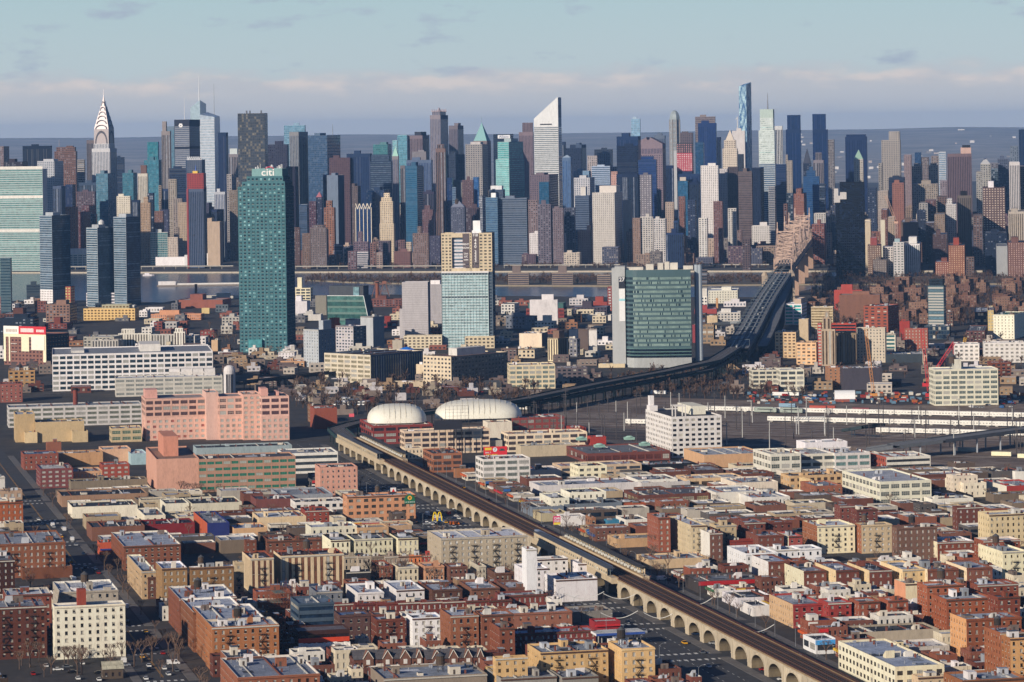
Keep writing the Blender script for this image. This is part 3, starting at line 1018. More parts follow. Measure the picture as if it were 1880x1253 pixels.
put('A2', '''
# among farthest towers right of teal tower
240 390 396 392 k7.3 g 93abb6 T p=6f94a3 |pale blue glass slab with see-through crown behind grey slab
110 262 275 530 k6.9 s 443f52 T p=20222f
1055 1124 1127 465 k7.2 g 8db4b8 T p=5f969f t=.05:.95:462
1020 1056 1058 500 k7.1 g a4c2bf T p=7fb0ae
1130 1236 1284 466 k7.2 v 84707c T p=4a3f4c t=.4:.85:440:x:3a3f4f |mauve stone tower with dark ornate rooftop lantern
880 985 1014 530 k6.9 g 6a9a96 T p=3e7a78 |round topped green glass tower with dark shaded flank
1425 1490 1531 395 k7.3 v 7f7480 T p=4c4858 |plain mauve slab tower right of the crowned deco tower
1400 1535 1540 602 k6.9 s 3c465a T p=1a2336
# among middle towers right of teal tower
278 345 412 440 k6.5 v 9b9b9f T p=62666f |grey stone slab with dark flank and flat top
412 550 662 466 k6.5 g 6f8296 T p=3a5570 mast=385:.95:7b8696 |wide steel blue office block with row of bright top floor windows
565 714 726 626 k6.3 s 74525c T p=3a2a36 |maroon gridded office block with flat top
690 860 872 596 k6.3 v 2c456a T p=152b50
860 1012 1016 650 k6.2 r 263a58 T p=5a6470 t=.05:.9:602
1160 1262 1268 582 k6.5 x 8f8a94 T
1120 1300 1308 642 k6.4 v 75829a T p=39486a
1545 1665 1706 530 k6.4 c a29b98 T p=41434e box=.2:.8:512:c9c6c2 |beige grey office tower with two dark mechanical bands and white top
1018 1062 1068 615 k6.2 v 968e98 T p=5c5a6a py=545 pc=7fb3a6 |slim grey tower with pointed green copper roof
# among nearer towers right of teal tower
255 320 345 690 k5.95 v 352c40 T p=1d1a2c
348 405 420 962 k5.8 b 5a6d86 B p=26384f cop=cfd3d8
420 470 480 940 k5.9 s 6d3f52 A
470 512 520 910 k5.9 s 41405a A py=870 pc=8a3a4a
520 546 548 748 k6.05 v 1c3562 T
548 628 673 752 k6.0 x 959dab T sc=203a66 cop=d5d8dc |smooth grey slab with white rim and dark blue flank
727 770 792 830 k5.95 d 74605f B t=.0:.45:812
832 960 1005 858 k6.0 g 2c4260 T p=1b3152 cop=9db0b4 |dark glass office block outlined with pale rim
755 868 876 985 k5.75 g 2b4a78 B p=1b3868 |dark blue glass tower with cream vertical fins and crown points
928 1030 1042 1100 k5.65 p e8c792 A t=.04:.94:940/.12:.85:912/.3:.7:880 |golden yellow stepped apartment tower with stacked setback crown
527 600 612 985 k5.7 s b8714a A t=.2:.75:935 |orange brick tower with square green banded belvedere
1075 1110 1112 682 k6.1 v 7d7278 T
1112 1196 1238 684 k6.0 r 3f738f T p=1f5a76 cop=4a4658 |teal banded glass block set in dark brown frame
1196 1240 1244 690 k6.05 v 5e5568 T
1330 1400 1406 560 k5.95 v 906e66 T t=.15:.85:530 |slim reddish brown tower with ornate finials in front of crowned deco tower
1235 1310 1318 1000 k5.75 p 8a5f66 A t=.2:.7:970
1240 1320 1330 870 k5.9 v 4a4056 T
1405 1450 1456 770 k5.95 g 2a4468 T p=16305a
1450 1475 1480 838 k5.9 b 8fa0b0 B p=3c5068
1520 1600 1604 786 k5.95 d 77555a A
1600 1640 1644 766 k6.0 g 4f7aa6 T p=2f5f92
1640 1668 1700 900 k5.9 b 2b3a58 T p=a9aeb6
1440 1538 1548 980 k5.7 p 716e7e A wt=.4 ws=2 py=930 pc=5e6478
1548 1640 1650 985 k5.75 s 5c4652 A
1715 1815 1830 855 k6.0 r 6b7686 T p=1d2a42 t=.1:.9:828:x:d4d6d8
1690 1775 1782 912 k5.6 b 86a2b0 B p=40607a t=.45:.85:880:x:dfe2e2
1775 1985 2000 916 k5.6 r 8c929c B p=3c4658 d=22 |broad grey striped apartment slab in front of the teal stepped tower
430 545 552 1130 k5.55 p 7d6a68 A t=.2:.8:1110
''', -13)
put('A3', '''
# among farthest towers right of slant tower
127 230 234 442 k7.2 v 8e7680 T p=5a4e5c t=.25:.97:374 |mauve tower with arched top half hidden by white slant tower
495 578 612 532 k6.9 v 55637a T p=2c3c58
438 462 466 512 k6.9 v 2a3c5c T
465 575 580 557 k6.7 s 2e3d5a T p=17223a
670 800 803 566 k6.9 s 3c4658 T p=1d2638
935 998 1002 346 k7.4 g b4c8d2 T p=8fb0c2 |slim pale glass tower rising alone behind dark navy block
1100 1176 1183 466 k7.2 v 7a808e T p=41485e
1250 1376 1382 447 k7.0 s 6d5f66 T p=2f3040
# among middle towers right of slant tower
440 500 508 625 k6.2 v 6f86a4 T p=3f5f88 py=605 pc=8fa0b0
620 690 692 612 k6.6 s b5a9a8 T
690 782 786 592 k6.5 s 8d97a6 T
830 985 1004 472 k6.6 v 22406a T p=122c52 |dark navy office block with flat top beside the gabled pink tower
830 975 985 540 k6.3 r 1f3150 T p=0f1c34
650 782 786 686 k6.4 r bcc6d4 T p=34506f box=.3:.7:676 |white office block with broad blue ribbon windows
520 632 646 720 k6.4 g 9fb4c4 T p=7896ac
785 832 836 690 k6.5 s a49aa0 T
523 637 672 770 k6.2 s c9cbd2 T p=4a5268 cop=e0e0e0 |pale gridded tower with deep white frame at top
790 866 870 752 k6.0 d cf9484 A t=.0:.6:725 |salmon pink stepped apartment tower
1185 1238 1242 682 k6.3 v 1c3560 T
1240 1264 1268 575 k6.6 x b9bcc2 T
1395 1538 1541 330 k7.0 r 8f7f80 T p=5e5660
1415 1545 1549 376 k6.8 v 23447a T p=13305f |deep blue glass tower with brown topped tower behind
1550 1575 1582 478 k6.9 v 22345a T
1395 1455 1460 515 k6.6 g 38607c T p=1d4a6a
1660 1752 1757 432 k6.8 x d8d4ce T p=20283a |white framed tower with dark recessed centre
1620 1742 1746 600 k6.4 s 3f4552 T p=20242e
1275 1428 1432 742 k6.2 v 263f68 T p=142b52
# among nearer towers right of slant tower
205 345 412 748 k6.0 s 7d6874 T p=3b3448
272 342 348 800 k5.95 g 3d6c82 T p=1f5470
530 630 652 898 k5.75 r 747d8e T p=2f3a52 box=.35:.72:836:c9c6bc
655 815 870 876 k5.6 d dacfc2 A p=5f5a56 box=.22:.98:830:dccfc0 |big cream apartment tower with wide rooftop block and blue shaded flank
985 1115 1119 640 k6.1 r 304d78 T p=1a356a t=.15:.85:615
988 1080 1086 748 k5.9 c 7d7684 T p=b5b2b8
830 880 885 745 k5.95 v 24365a T
870 985 990 745 k5.9 v 1d2f50 T
875 938 944 930 k5.7 x c3b7ab A
1270 1342 1346 792 k5.9 g 3d7088 T p=255c7c t=.2:.8:766:x:b5a898
1275 1320 1326 905 k5.75 d 9a6050 A
1345 1425 1430 800 k5.9 v 1b3158 T
1435 1560 1564 682 k5.85 p e0dcd4 A p=6a6a70 d=18 id=wslab |tall white apartment slab of two joined halves
1564 1626 1632 706 k5.9 p cfcdc9 A p=6a6a70 in=wslab
1630 1704 1708 692 k5.9 p 55484f A p=2a2630
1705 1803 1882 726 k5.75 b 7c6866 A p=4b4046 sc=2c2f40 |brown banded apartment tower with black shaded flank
1590 1632 1636 720 k5.95 s cbbca6 A
1525 1590 1596 940 k5.55 p 93605a A
1420 1480 1486 1060 k5.5 s d9d4cb A
1630 1690 1696 990 k5.6 s cfc8be A
1180 1240 1246 945 k5.7 d b39a86 A
1095 1180 1190 1065 k5.55 s d8d4cc A
1000 1090 1098 1050 k5.6 s c9c2ba A
945 1000 1004 1060 k5.6 d a8826c A
1240 1270 1276 1080 k5.55 v 33507c B
1340 1395 1402 930 k5.7 s 3f4a68 A
180 262 268 930 k5.6 s 93787a A
262 356 362 960 k5.55 s 6f6474 A
362 446 452 990 k5.55 p 84707a A
452 528 534 985 k5.6 s 5f6070 A
''', -11)
put('A4', '''
# among farthest towers beyond the bridge
525 568 572 476 k7.1 s 8c8588 T
1050 1102 1106 582 k7.0 d a58a8e A
1125 1168 1172 566 k6.9 g 3a5878 T p=2a4668
1290 1340 1343 562 k6.8 r c6cdd2 T p=5a7a96
1785 1840 1842 520 k6.8 s 8a8f98 T
1845 1882 1884 406 k6.6 v 26405f T p=152c4a
1170 1220 1224 600 k6.9 s 8a7a7c A
1240 1288 1292 590 k6.9 s 93817c A
1640 1700 1704 640 k6.8 s 7c7884 A
1700 1780 1784 610 k6.9 s 6f7286 A
# among middle towers beyond the bridge
155 211 214 382 k6.6 v c9cbcc T p=1b2436 |tower with bold black and white vertical stripes
235 338 340 406 k6.9 v 23406a T p=142f5a t=.1:.99:306 |dark blue twin glass tower, the one beside the striped tower
420 524 526 406 k6.9 v 23406a T p=142f5a t=.0:.88:299 |dark blue twin glass tower, the one farther from the striped tower
425 496 500 618 k6.4 v 8d8490 T t=.2:.8:566
355 408 412 640 k6.3 s 2c3650 T py=530 pc=2a3144
235 280 284 620 k6.2 d ab9e90 A t=.0:.3:580
645 794 797 455 k6.5 v 27406a T p=14294f t=.05:.95:440 |dark blue black gridded tower behind the clock turret
705 768 772 610 k6.2 s c2b6a2 A py=545 pc=8fae9c |cream turret with clock face and pyramid cap
895 1024 1030 480 k6.2 s ada49c A p=5f5c60 t=.4:.97:420 |cream grey wedding cake tower with paired crown turrets
875 900 905 640 k6.1 s a39a92 A
1105 1284 1290 780 k6.2 s a89684 A id=sanr |cream apartment block with twin turrets right of wedding cake tower
1220 1284 1288 655 k6.3 s b7a493 A t=.2:.85:640 in=sanr
1105 1174 1178 660 k6.3 s b7a493 A t=.2:.85:642 in=sanr
1350 1518 1522 572 k6.2 v 7f646c T p=3b3040 t=.55:.98:530:x:c49a88/.62:.95:514:x:2a2c34 |broad brown tower with dark rooftop plant and peach block
1580 1648 1652 645 k6.2 s aba79f A py=602 pc=e0ddd6 |grey tower with white pyramid roof
# among nearer towers beyond the bridge
0 60 116 672 k5.75 p 20304e A p=101a30
115 158 164 800 k5.7 b b4b4b4 A p=3c4050
165 236 240 645 k5.9 r 33486c T p=16284a cop=a9b2bc
240 282 286 845 k5.8 g 5f6f80 A
290 360 395 850 k5.7 d b06a54 A t=.2:.7:816
355 466 470 730 k6.0 r 3f6890 T p=1f4a78 t=.2:.75:690:r/.38:.6:664:x |blue banded glass tower with rounded shoulders
466 505 510 780 k5.9 b 4f5b74 T
220 245 250 920 k5.6 s 8a5f54 A
415 500 512 1060 k5.45 s a85f52 A
430 510 516 985 k5.55 s cfcabd A
945 1050 1094 740 k5.9 r 353f55 T p=1c2438
970 1050 1054 776 k5.7 s bd705a A p=6a4a44 |bright orange brick apartment tower in front of dark banded block
800 860 866 810 k5.8 s 3f4a64 A
870 940 946 830 k5.75 d b3a496 A
1155 1215 1225 915 k5.5 s a7a29a A
1200 1270 1276 896 k5.55 s 8a5a54 A
1262 1333 1338 992 k5.3 d b3937a A
1340 1412 1416 920 k5.35 p cfccc4 A t=.1:.6:888
1420 1516 1522 862 k5.4 v 75695f T p=453c38 box=.2:.7:830:1c1c20 |grey brown tower with black louvred rooftop box
1530 1590 1596 1000 k5.3 s 8a6a62 A
1595 1748 1772 806 k5.35 c 75524f A p=c4b4a4 box=.25:.5:765:dcdcda |broad maroon apartment slab with bright windows and white rooftop box
1780 1850 1855 632 k5.75 v cfccc6 T p=5c5a60
1850 1884 1890 660 k5.8 s 8d7468 A
1775 1890 1900 972 k5.1 v bba994 T p=6a5a48 |cream ribbed concrete block at the far right edge
1035 1140 1146 1036 k5.3 d 7d6a60 A
895 935 945 960 k5.4 p 93584a A
940 985 990 1010 k5.35 d b59a80 A
780 818 824 1030 k5.4 x e2c79a A
890 920 924 1030 k5.4 x d8cfae A
1200 1260 1264 1050 k5.4 s 5a4a52 A
1140 1200 1204 960 k5.5 s 3c4258 A
1280 1345 1350 870 k5.6 s 8d6a5e A
1550 1590 1595 700 k6.0 s a8a49c A
1655 1700 1705 680 k6.1 g 7a8a90 A
1300 1350 1355 760 k5.9 s 93808a A
''', -8)
put('B1', '''
# behind the white riverside hall
1080 1205 1208 105 b350 g b9c0bc T p=2f6a68 cop=d8d4c4 |green glass waterfront block with white rim behind the long white hall
1205 1278 1282 140 b350 p c2a890 A
1280 1352 1356 130 k5.85 s 2f3d5e A
1030 1078 1082 235 b330 s b5a592 A
''', -13)
put('B2', '''
# on the far shore left of rental tower
310 352 356 70 k5.7 p 77544c A
370 428 436 112 b375 d 93705f A
438 552 560 82 b365 s 9a8478 A t=.2:.8:55
565 640 648 265 b370 s 8a5f58 A
600 660 668 190 k5.6 b 4a587a A
740 845 852 172 k5.55 s 7d6072 A t=.3:.6:100
765 845 852 246 b375 b d5d5d2 A p=3c4250
858 900 905 180 k5.6 s 9a6a60 A
905 948 954 250 b375 s a98c80 A
920 1000 1010 165 k5.6 s 6f5c6c A
1030 1148 1156 242 b372 s 96605a A p=4c3234
1060 1110 1116 160 k5.6 s 8a5a5c A
1110 1155 1160 175 k5.6 s d2b48e A
1165 1278 1286 112 b372 p 8f6f66 A t=.3:.55:62
1285 1360 1366 130 k5.6 p 5d5468 A
700 760 766 240 k5.5 s 84606a A
''', -13)
put('B3', '''
# on the far shore left of bridge
70 162 166 140 b330 b 8a4f4a A p=cfc8c0 t=.3:.8:72:x:a04a3a |red brick tower with white balcony bands beside white twin block
298 466 500 112 b345 p e2e0da A p=7c7c80 t=.5:.75:70:x id=wr |white riverside apartment block in two wings with rooftop boxes
203 295 298 112 b352 p dcdad4 A p=7c7c80 d=14 in=wr
642 810 826 92 b338 p d29b86 A p=8a6258 t=.55:.8:58:x id=sr |salmon riverside apartment block in two wings
550 638 642 92 b340 p d29b86 A p=8a6258 d=14 t=.75:.98:58:x in=sr
986 1172 1186 96 b326 p 705a58 A p=b5a89c id=pb |brown prewar riverside block with pale trim in two wings
900 984 986 100 b330 p 7f655e A p=b5a89c d=20 in=pb
1185 1310 1318 110 k5.3 v 263d68 T
1320 1442 1450 92 b280 p 8c7061 A p=b5a08c |tan brown riverside block with arched cream base
1470 1590 1598 72 b240 p 85544e A
1500 1568 1574 232 b325 p b08272 A
1660 1728 1734 92 b310 p 8b6a66 A
1735 1790 1796 150 k5.25 s 6a5458 A
1795 1895 1930 70 b300 p e0ddd0 A p=77786f t=.2:.6:30:x
''', -11)
put('B4', '''
# on the far shore right of bridge
0 130 160 55 b295 p dddccf A p=6a7068 d=25 |white gridded riverside apartment block hugging the bridge
800 890 896 190 b415 p 93694f A p=c9b8a8 t=.2:.7:138:x:a04a44
836 930 985 290 b420 p 7d6d66 A p=a39a92
978 1050 1054 168 k4.95 c d8d8cc A p=6a726e box=.1:.6:148:8fb0b8
1048 1160 1198 180 b412 v e2e2da A p=7a8480 box=.3:.8:138:e6e4d8 |white vertical striped block with square rooftop box, blue shaded flank
1268 1360 1364 305 b412 p a8563f A p=d8b8a0
1358 1470 1476 190 b412 p b0613f A p=d0b090 box=.3:.65:145:b0492f |orange brick apartment tower with brick rooftop block beside the river
1770 1885 1892 170 b420 p 8f5a4c A p=c4a498
1030 1145 1150 30 k5.2 x 7d6355 A
1250 1350 1356 115 k5.1 p 6a4c4a A
780 820 826 30 k5.3 x dcc08e A
905 975 980 200 k5.0 s dcd2cc A
1610 1760 1770 105 k5.1 s 26324c A
1690 1765 1770 195 k4.95 x a9b0b4 A
1480 1535 1540 270 k4.95 s 8a6a5e A
''', -8)

# ------------------------------------------------------------------ landmark towers
class Frame:
    def __init__(s, name, label, cat, panel, xa, xb, xc, yt, D, rot, d=30, group=None):
        ox, oy, k = PANEL[panel]
        s.U = lambda x: ox + x / k
        s.V = lambda y: oy + y / k
        s.r = rad(rot)
        vt = s.V(yt)
        kb, ky = ray(s.U(xb), vt)
        if D[0] == 'h':
            s.h = float(D[1:]); s.Y = (CAMH - s.h) / ky
        elif D[0] == 'k':
            s.Y = float(D[1:]) * 1000; s.h = CAMH - ky * s.Y
        else:
            s.Y = CAMH / ray(s.U(xb), s.V(float(D[1:])))[1]; s.h = CAMH - ky * s.Y
        bx = kb * s.Y
        e1, e2 = (cos(s.r), sin(s.r)), (-sin(s.r), cos(s.r))
        s.bx, s.vt, s.ub = bx, vt, s.U(xb)
        def solve(u, e):
            kk = ray(u, vt)[0]
            return (kk * s.Y - bx) / (e[0] - kk * e[1])
        if s.r >= 0:
            s.w = solve(s.U(xc), e1); s.d = solve(s.U(xa), e2) if xb - xa > 1 else d
            s.o = (bx, s.Y); s.x0 = 0
        else:
            s.w = -solve(s.U(xa), e1); s.d = solve(s.U(xc), e2) if xc - xb > 1 else d
            s.o = (bx - s.w * e1[0], s.Y - s.w * e1[1]); s.x0 = s.w
        s.w, s.d = abs(s.w), max(4, min(110, abs(s.d)))
        if d < 0: s.d = -d
        s.solve, s.e1 = solve, e1
        s.near = s.Y < 3800
        s.root = empty(name, (s.o[0], s.o[1], 0), s.r)
        tag(s.root, label, cat, group)
        occupy(s.o[0], s.o[1], s.r, s.w, s.d, s.h)
    def z(s, y):
        return CAMH - ray(s.ub, s.V(y))[1] * s.Y
    def x(s, x):
        return s.x0 + s.solve(s.U(x), s.e1)
    def blk(s, x0, x1, y0, y1, z0, z1, st, wall, side=None, p=GLASS_DEF, p2=None, rc='8b93a2', wname='walls', **kw):
        block(s.root, x0, x1, y0, y1, z0, z1, st, wall, side or wall, glass_mat(p, .12, blinds=0), glass_mat(p2 or p, .25), s.r, s.near, FPX / s.Y, rc, wname=wname, par=kw.pop('par', .7), **kw)
    def mb(s, b, name, mats, kind=None, smooth=False):
        o = b.build(name, mats, s.root, smooth)
        if kind and o: o['kind'] = kind
        return o
def text(body, size, parent, loc, rot, hexcol, name='lettering', align='CENTER', ext=.05, bold=0.0, sx=1.0):
    c = bpy.data.curves.new(name, 'FONT')
    c.body, c.size, c.align_x, c.extrude, c.offset = body, size, align, ext, bold
    c.align_y = 'CENTER'
    c.space_line = .85
    c.resolution_u = 3
    c.materials.append(plain_mat(hexcol, .5, name='lettering'))
    tmp = bpy.data.objects.new('tmp', c)
    me = bpy.data.meshes.new_from_object(tmp)
    bpy.data.objects.remove(tmp)
    o = link(name, me, parent, loc)
    o['kind'] = 'stuff'
    o.rotation_euler = rot
    o.scale = (sx, 1, 1)
    return o
UP = (pi / 2, 0, 0)

# the slab with the green glass curtain wall at the left edge
f = Frame('office_tower', 'broad green glass slab with white stone ends at the far left riverside', 'tower', 'B1', -60, 305, 332, -352, 'k5.62', -13, -22)
f.blk(0, f.w, 0, f.d, 0, f.h, 'r', '9fb0ac', 'c4c4be', p='55807e', p2='6f9894', sst='x', cop='d0cfc8')
for y in (-150, 92, -360):
    b = MB(); b.box(-.2, f.w + .2, -.5, -.15, f.z(y) - 2.4, f.z(y) + 2.4, 0, True); f.mb(b, 'louvre_band', wall_mat('d8d3c6'))
f = Frame('conference_hall', 'long low cream hall with glass fronts on the river at the left', 'building', 'B1', 80, 628, 640, 262, 'b376', -13)
f.blk(0, f.w, 0, f.d, 0, f.h, 'k', 'e3dcc6', p='4c6a6c', cop='eeeae0')
b = MB(); b.box(f.w * .3, f.w * .98, 6, 26, f.h - 1, f.h + 9); f.mb(b, 'roof_hall', wall_mat('d5d2c4'))
f = Frame('exhibition_hall', 'bright white windowless hall on the riverbank left of the teal tower', 'building', 'B1', 1118, 1330, 1335, 282, 'b354', -8, 40)
f.blk(0, f.w, 0, 40, 0, f.h, 'x', 'e9e6df', rc='d0d0d0')
f.blk(f.w + .1, f.x(1358), -4, 30, 0, f.z(268), 'x', 'efece6', rc='d0d0d0', wname='stair_walls')
f.blk(f.x(1360), f.x(1525), 4, 30, 0, f.z(262), 'x', 'e6e3dc', rc='d0d0d0', wname='wing_walls')

# silver spired deco tower
f = Frame('office_tower', 'silver spired deco skyscraper with stacked arched crown at the left', 'tower', 'A1', 660, 790, 812, 560, 'k6.6', -16)
W, D, h = f.w, f.d, f.h
f.d = D = W * .9
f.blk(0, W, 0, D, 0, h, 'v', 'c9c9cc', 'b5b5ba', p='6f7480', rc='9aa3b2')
z1 = f.z(525)
f.blk(W * .08, W * .92, D * .08, D * .92, h - .5, z1, 'v', 'c9c9cc', p='6f7480', wname='shoulder_walls')
tiers = [(525, 420, .82, .80), (420, 385, .80, .70), (385, 350, .68, .58), (350, 320, .56, .47), (320, 290, .45, .36), (290, 255, .34, .24), (255, 215, .22, .10), (215, 185, .1, .04)]
steel = plain_mat('8d8586', .45, .3, 'steel'); dk = plain_mat('3b3a46', .6, name='dormer')
for (ya, yb, wa, wb2) in tiers:
    b = MB(); za, zb = f.z(ya), f.z(yb)
    cx, cy = W / 2, D / 2
    n = len(b.v)
    for z, q in ((za, wa), (zb, wb2)):
        b.v += [(cx - W * q / 2, cy - D * q / 2, z), (cx + W * q / 2, cy - D * q / 2, z), (cx + W * q / 2, cy + D * q / 2, z), (cx - W * q / 2, cy + D * q / 2, z)]
    for i in range(4):
        j = (i + 1) % 4
        b.f.append((i, j, 4 + j, 4 + i)); b.m.append(0)
    b.f.append((4, 5, 6, 7)); b.m.append(0)
    f.mb(b, 'crown_tier', steel)
    if wa > .2:
        b = MB()
        q = wa
        for (ux, uy, px, py) in ((1, 0, cx, cy - D * q / 2 - .3), (0, 1, cx + W * q / 2 + .3, cy)):
            rr = W * q * .42
            pts = [(math.cos(t), math.sin(t)) for t in [pi * i / 10 for i in range(11)]]
            hh = (zb - za) * .9
            for i in range(10):
                (c0, s0), (c1, s1) = pts[i], pts[i + 1]
                for r0, r1 in ((rr, rr * .82),):
                    b.quad((px + ux * c1 * r0, py + uy * c1 * r0, za + s1 * hh), (px + ux * c0 * r0, py + uy * c0 * r0, za + s0 * hh),
                           (px + ux * c0 * r1, py + uy * c0 * r1, za + s0 * hh * .82), (px + ux * c1 * r1, py + uy * c1 * r1, za + s1 * hh * .82))
        f.mb(b, 'sunburst_arch', dk)
b = MB(); b.cyl(W / 2, D / 2, f.z(187), f.z(135), 1.0, .3, 0, 6); f.mb(b, 'spire', plain_mat('c3bfc0', .4, .3, 'steel'))

# dark slab with round logo
f = Frame('office_tower', 'broad grey slab tower with dark top band and round white logo', 'tower', 'A1', 1255, 1360, 1436, 352, 'k6.35', -16)
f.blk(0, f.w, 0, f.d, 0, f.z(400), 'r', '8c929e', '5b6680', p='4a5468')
f.blk(-.5, f.w + .5, -.5, f.d + .5, f.z(400), f.h, 'x', '33384a', wname='top_band')
b = MB(); b.box(-.4, f.w + .4, -.7, f.d, f.z(562), f.z(546), 0, True); f.mb(b, 'louvre_band', wall_mat('2a3044'))
b = MB()
cx, cz = f.x(1300), f.z(394)
for i in range(6):
    a = 2 * pi * i / 6
    b.box(cx + 2.6 * cos(a) - 1.5, cx + 2.6 * cos(a) + 1.5, -1.0, -.55, cz + 2.6 * sin(a) - 1.5, cz + 2.6 * sin(a) + 1.5, 0, True)
f.mb(b, 'logo', plain_mat('e8e8e8', .5))
b = MB(); b.cyl(f.x(1258), f.d * .9, f.h, f.z(190), .7, .3, 0, 6); f.mb(b, 'mast', plain_mat('d8d8da', .5))

# crystalline pale glass tower with spire
f = Frame('office_tower', 'pale crystalline glass tower with sloped facets and tall white spire', 'tower', 'A1', 1365, 1440, 1490, 300, 'k7.2', -14)
g1, g2 = glass_mat('9aaeb8', .15, .2), glass_mat('7c98ae', .15, .2)
b = MB(); W, D = f.w, f.d
zt0, zt1 = f.z(265), f.z(212)
v = [(0, 0, 0), (W, 0, 0), (W, D, 0), (0, D, 0), (W * .05, 0, zt0), (W * .98, 0, zt1), (W * .9, D, zt1 - 8), (0, D, zt0 - 6)]
b.v = v; b.f = [(4, 5, 6, 7), (0, 1, 5, 4), (1, 2, 6, 5), (2, 3, 7, 6), (3, 0, 4, 7)]; b.m = [0, 0, 1, 1, 0]
f.mb(b, 'curtain_wall', [g1, g2])
b = MB(); x0, x1 = f.x(1452), f.x(1560)
v = [(x0, -18, 0), (x1, -18, 0), (x1, 30, 0), (x0, 30, 0), (x0 + 1, -18, f.z(318)), (x1, -18, f.z(335)), (x1 - 4, 30, f.z(330)), (x0 + 3, 30, f.z(300))]
b.v = v; b.f = [(4, 5, 6, 7), (0, 1, 5, 4), (1, 2, 6, 5), (2, 3, 7, 6), (3, 0, 4, 7)]; b.m = [0, 0, 1, 1, 0]
f.mb(b, 'lower_curtain_wall', [glass_mat('a3b0bc', .15, .2), glass_mat('6d86a6', .15, .2)])
b = MB()
for i in range(46):
    z = i * f.z(340) / 46
    b.box(x0, x1, -18.35, -18.05, z, z + 1.5, 0, True)
f.mb(b, 'floor_bands', wall_mat('c9cdd2'), 'stuff')
b = MB(); b.cyl(f.x(1408), D * .5, zt0 - 4, f.z(32), 1.5, .35, 0, 6); f.mb(b, 'spire', plain_mat('dfe4e4', .4))

# dark bronze slab beside teal tower
f = Frame('apartment_tower', 'plain dark bronze glass slab rising behind the teal tower', 'tower', 'A1', 1708, 1902, 1908, 306, 'k5.9', -10, 22)
f.blk(0, f.w, 0, 22, 0, f.h, 'g', '4d4f55', p='3c434c', p2='6a675e', rc='333840')
b = MB()
for q in (.28, .4, .82): b.box(f.w * q, f.w * q + 2, 6, 9, f.h - .7, f.h + 5)
f.mb(b, 'roof_vents', plain_mat('5a5a60'), 'stuff')

# red scaffold-topped tower
f = Frame('apartment_tower', 'dark striped tower wrapped in red netting at its top and left edge', 'tower', 'A1', 1345, 1462, 1480, 738, 'k5.65', -12)
f.blk(0, f.w, 0, f.d, 0, f.z(850), 'v', '55627c', '26324e', p='1a2740')
f.blk(-.3, f.w + .3, -.4, f.d, f.z(850), f.h, 'c', 'b5443f', p='5a2a30', wname='netting')
b = MB(); b.box(-1.2, 2.0, -1.2, 3, 0, f.z(850)); f.mb(b, 'hoist_tower', wall_mat('a9474a'))
b = MB(); b.box(f.w * .3, f.w * .6, 4, 12, f.h - .8, f.h + 4, 0); b.cyl(f.w * .45, 8, f.h + 4, f.h + 14, 1.6, .5, 1, 6); f.mb(b, 'formwork', [plain_mat('d8b23c'), plain_mat('3d62b0')])

# crowned deco tower
f = Frame('office_tower', 'tall slim deco tower with lacy pointed crown left of the mauve slab', 'tower', 'A2', 1290, 1365, 1420, 320, 'k6.8', -14)
W, D = f.w, f.d
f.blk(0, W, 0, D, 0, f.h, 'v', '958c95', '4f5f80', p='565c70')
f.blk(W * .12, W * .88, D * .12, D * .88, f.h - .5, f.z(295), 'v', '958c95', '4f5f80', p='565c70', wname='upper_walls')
b = MB()
for i in range(5):
    for (x, y) in ((W * (.12 + .19 * i), D * .12), (W * .88, D * (.12 + .19 * i))):
        b.pyr(x - 1.6, x + 1.6, y - 1.6, y + 1.6, f.z(296), f.z(272))
b.pyr(W * .35, W * .65, D * .35, D * .65, f.z(296), f.z(262))
f.mb(b, 'crown_pinnacles', wall_mat('a89aa0'), 'stuff')

# pyramid-roofed tower
f = Frame('office_tower', 'tower with tall green copper pyramid roof and thin finial', 'tower', 'A2', 1600, 1700, 1728, 505, 'k7.1', -20)
f.blk(0, f.w, 0, f.d, 0, f.h, 's', '8b7a78', p='4c4a58')
b = MB(); b.pyr(1, f.w - 1, 1, f.d - 1, f.h, f.z(372)); f.mb(b, 'pyramid_roof', plain_mat('4f8f92', .5, name='copper'))
b = MB(); b.cyl(f.w / 2, f.d / 2, f.z(375), f.z(330), .5, .2, 0, 5); f.mb(b, 'finial', plain_mat('8aa0a4'))

# teal stepped tower and sign block
f = Frame('office_tower', 'dark office block with white rooftop sign panel behind teal stepped tower', 'tower', 'A2', 1745, 1872, 1890, 456, 'k6.6', -13)
f.blk(0, f.w, 0, f.d, 0, f.h, 'r', '27384f', p='16243a')
b = MB(); b.box(f.x(1778), f.x(1866), -.8, -.2, f.z(487), f.z(463), 0, True); f.mb(b, 'sign_panel', plain_mat('dfe3e8'))
text('Allianz', 7.5, f.root, ((f.x(1778) + f.x(1866)) / 2, -1.0, f.z(475)), UP, '3a4a78')
f = Frame('office_tower', 'bright turquoise glass tower stepped out halfway down, beside white slant tower', 'tower', 'A2', 1776, 1857, 1960, 512, 'k6.15', -22)
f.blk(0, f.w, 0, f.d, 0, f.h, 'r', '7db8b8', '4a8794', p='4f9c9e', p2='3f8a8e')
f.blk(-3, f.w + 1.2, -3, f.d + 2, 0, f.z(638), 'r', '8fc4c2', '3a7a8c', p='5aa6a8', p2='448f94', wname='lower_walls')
b = MB(); b.box(f.w * .2, f.w * .8, f.d * .3, f.d * .8, f.h - 1, f.h + 6); f.mb(b, 'penthouse', wall_mat('9fb4b8'))

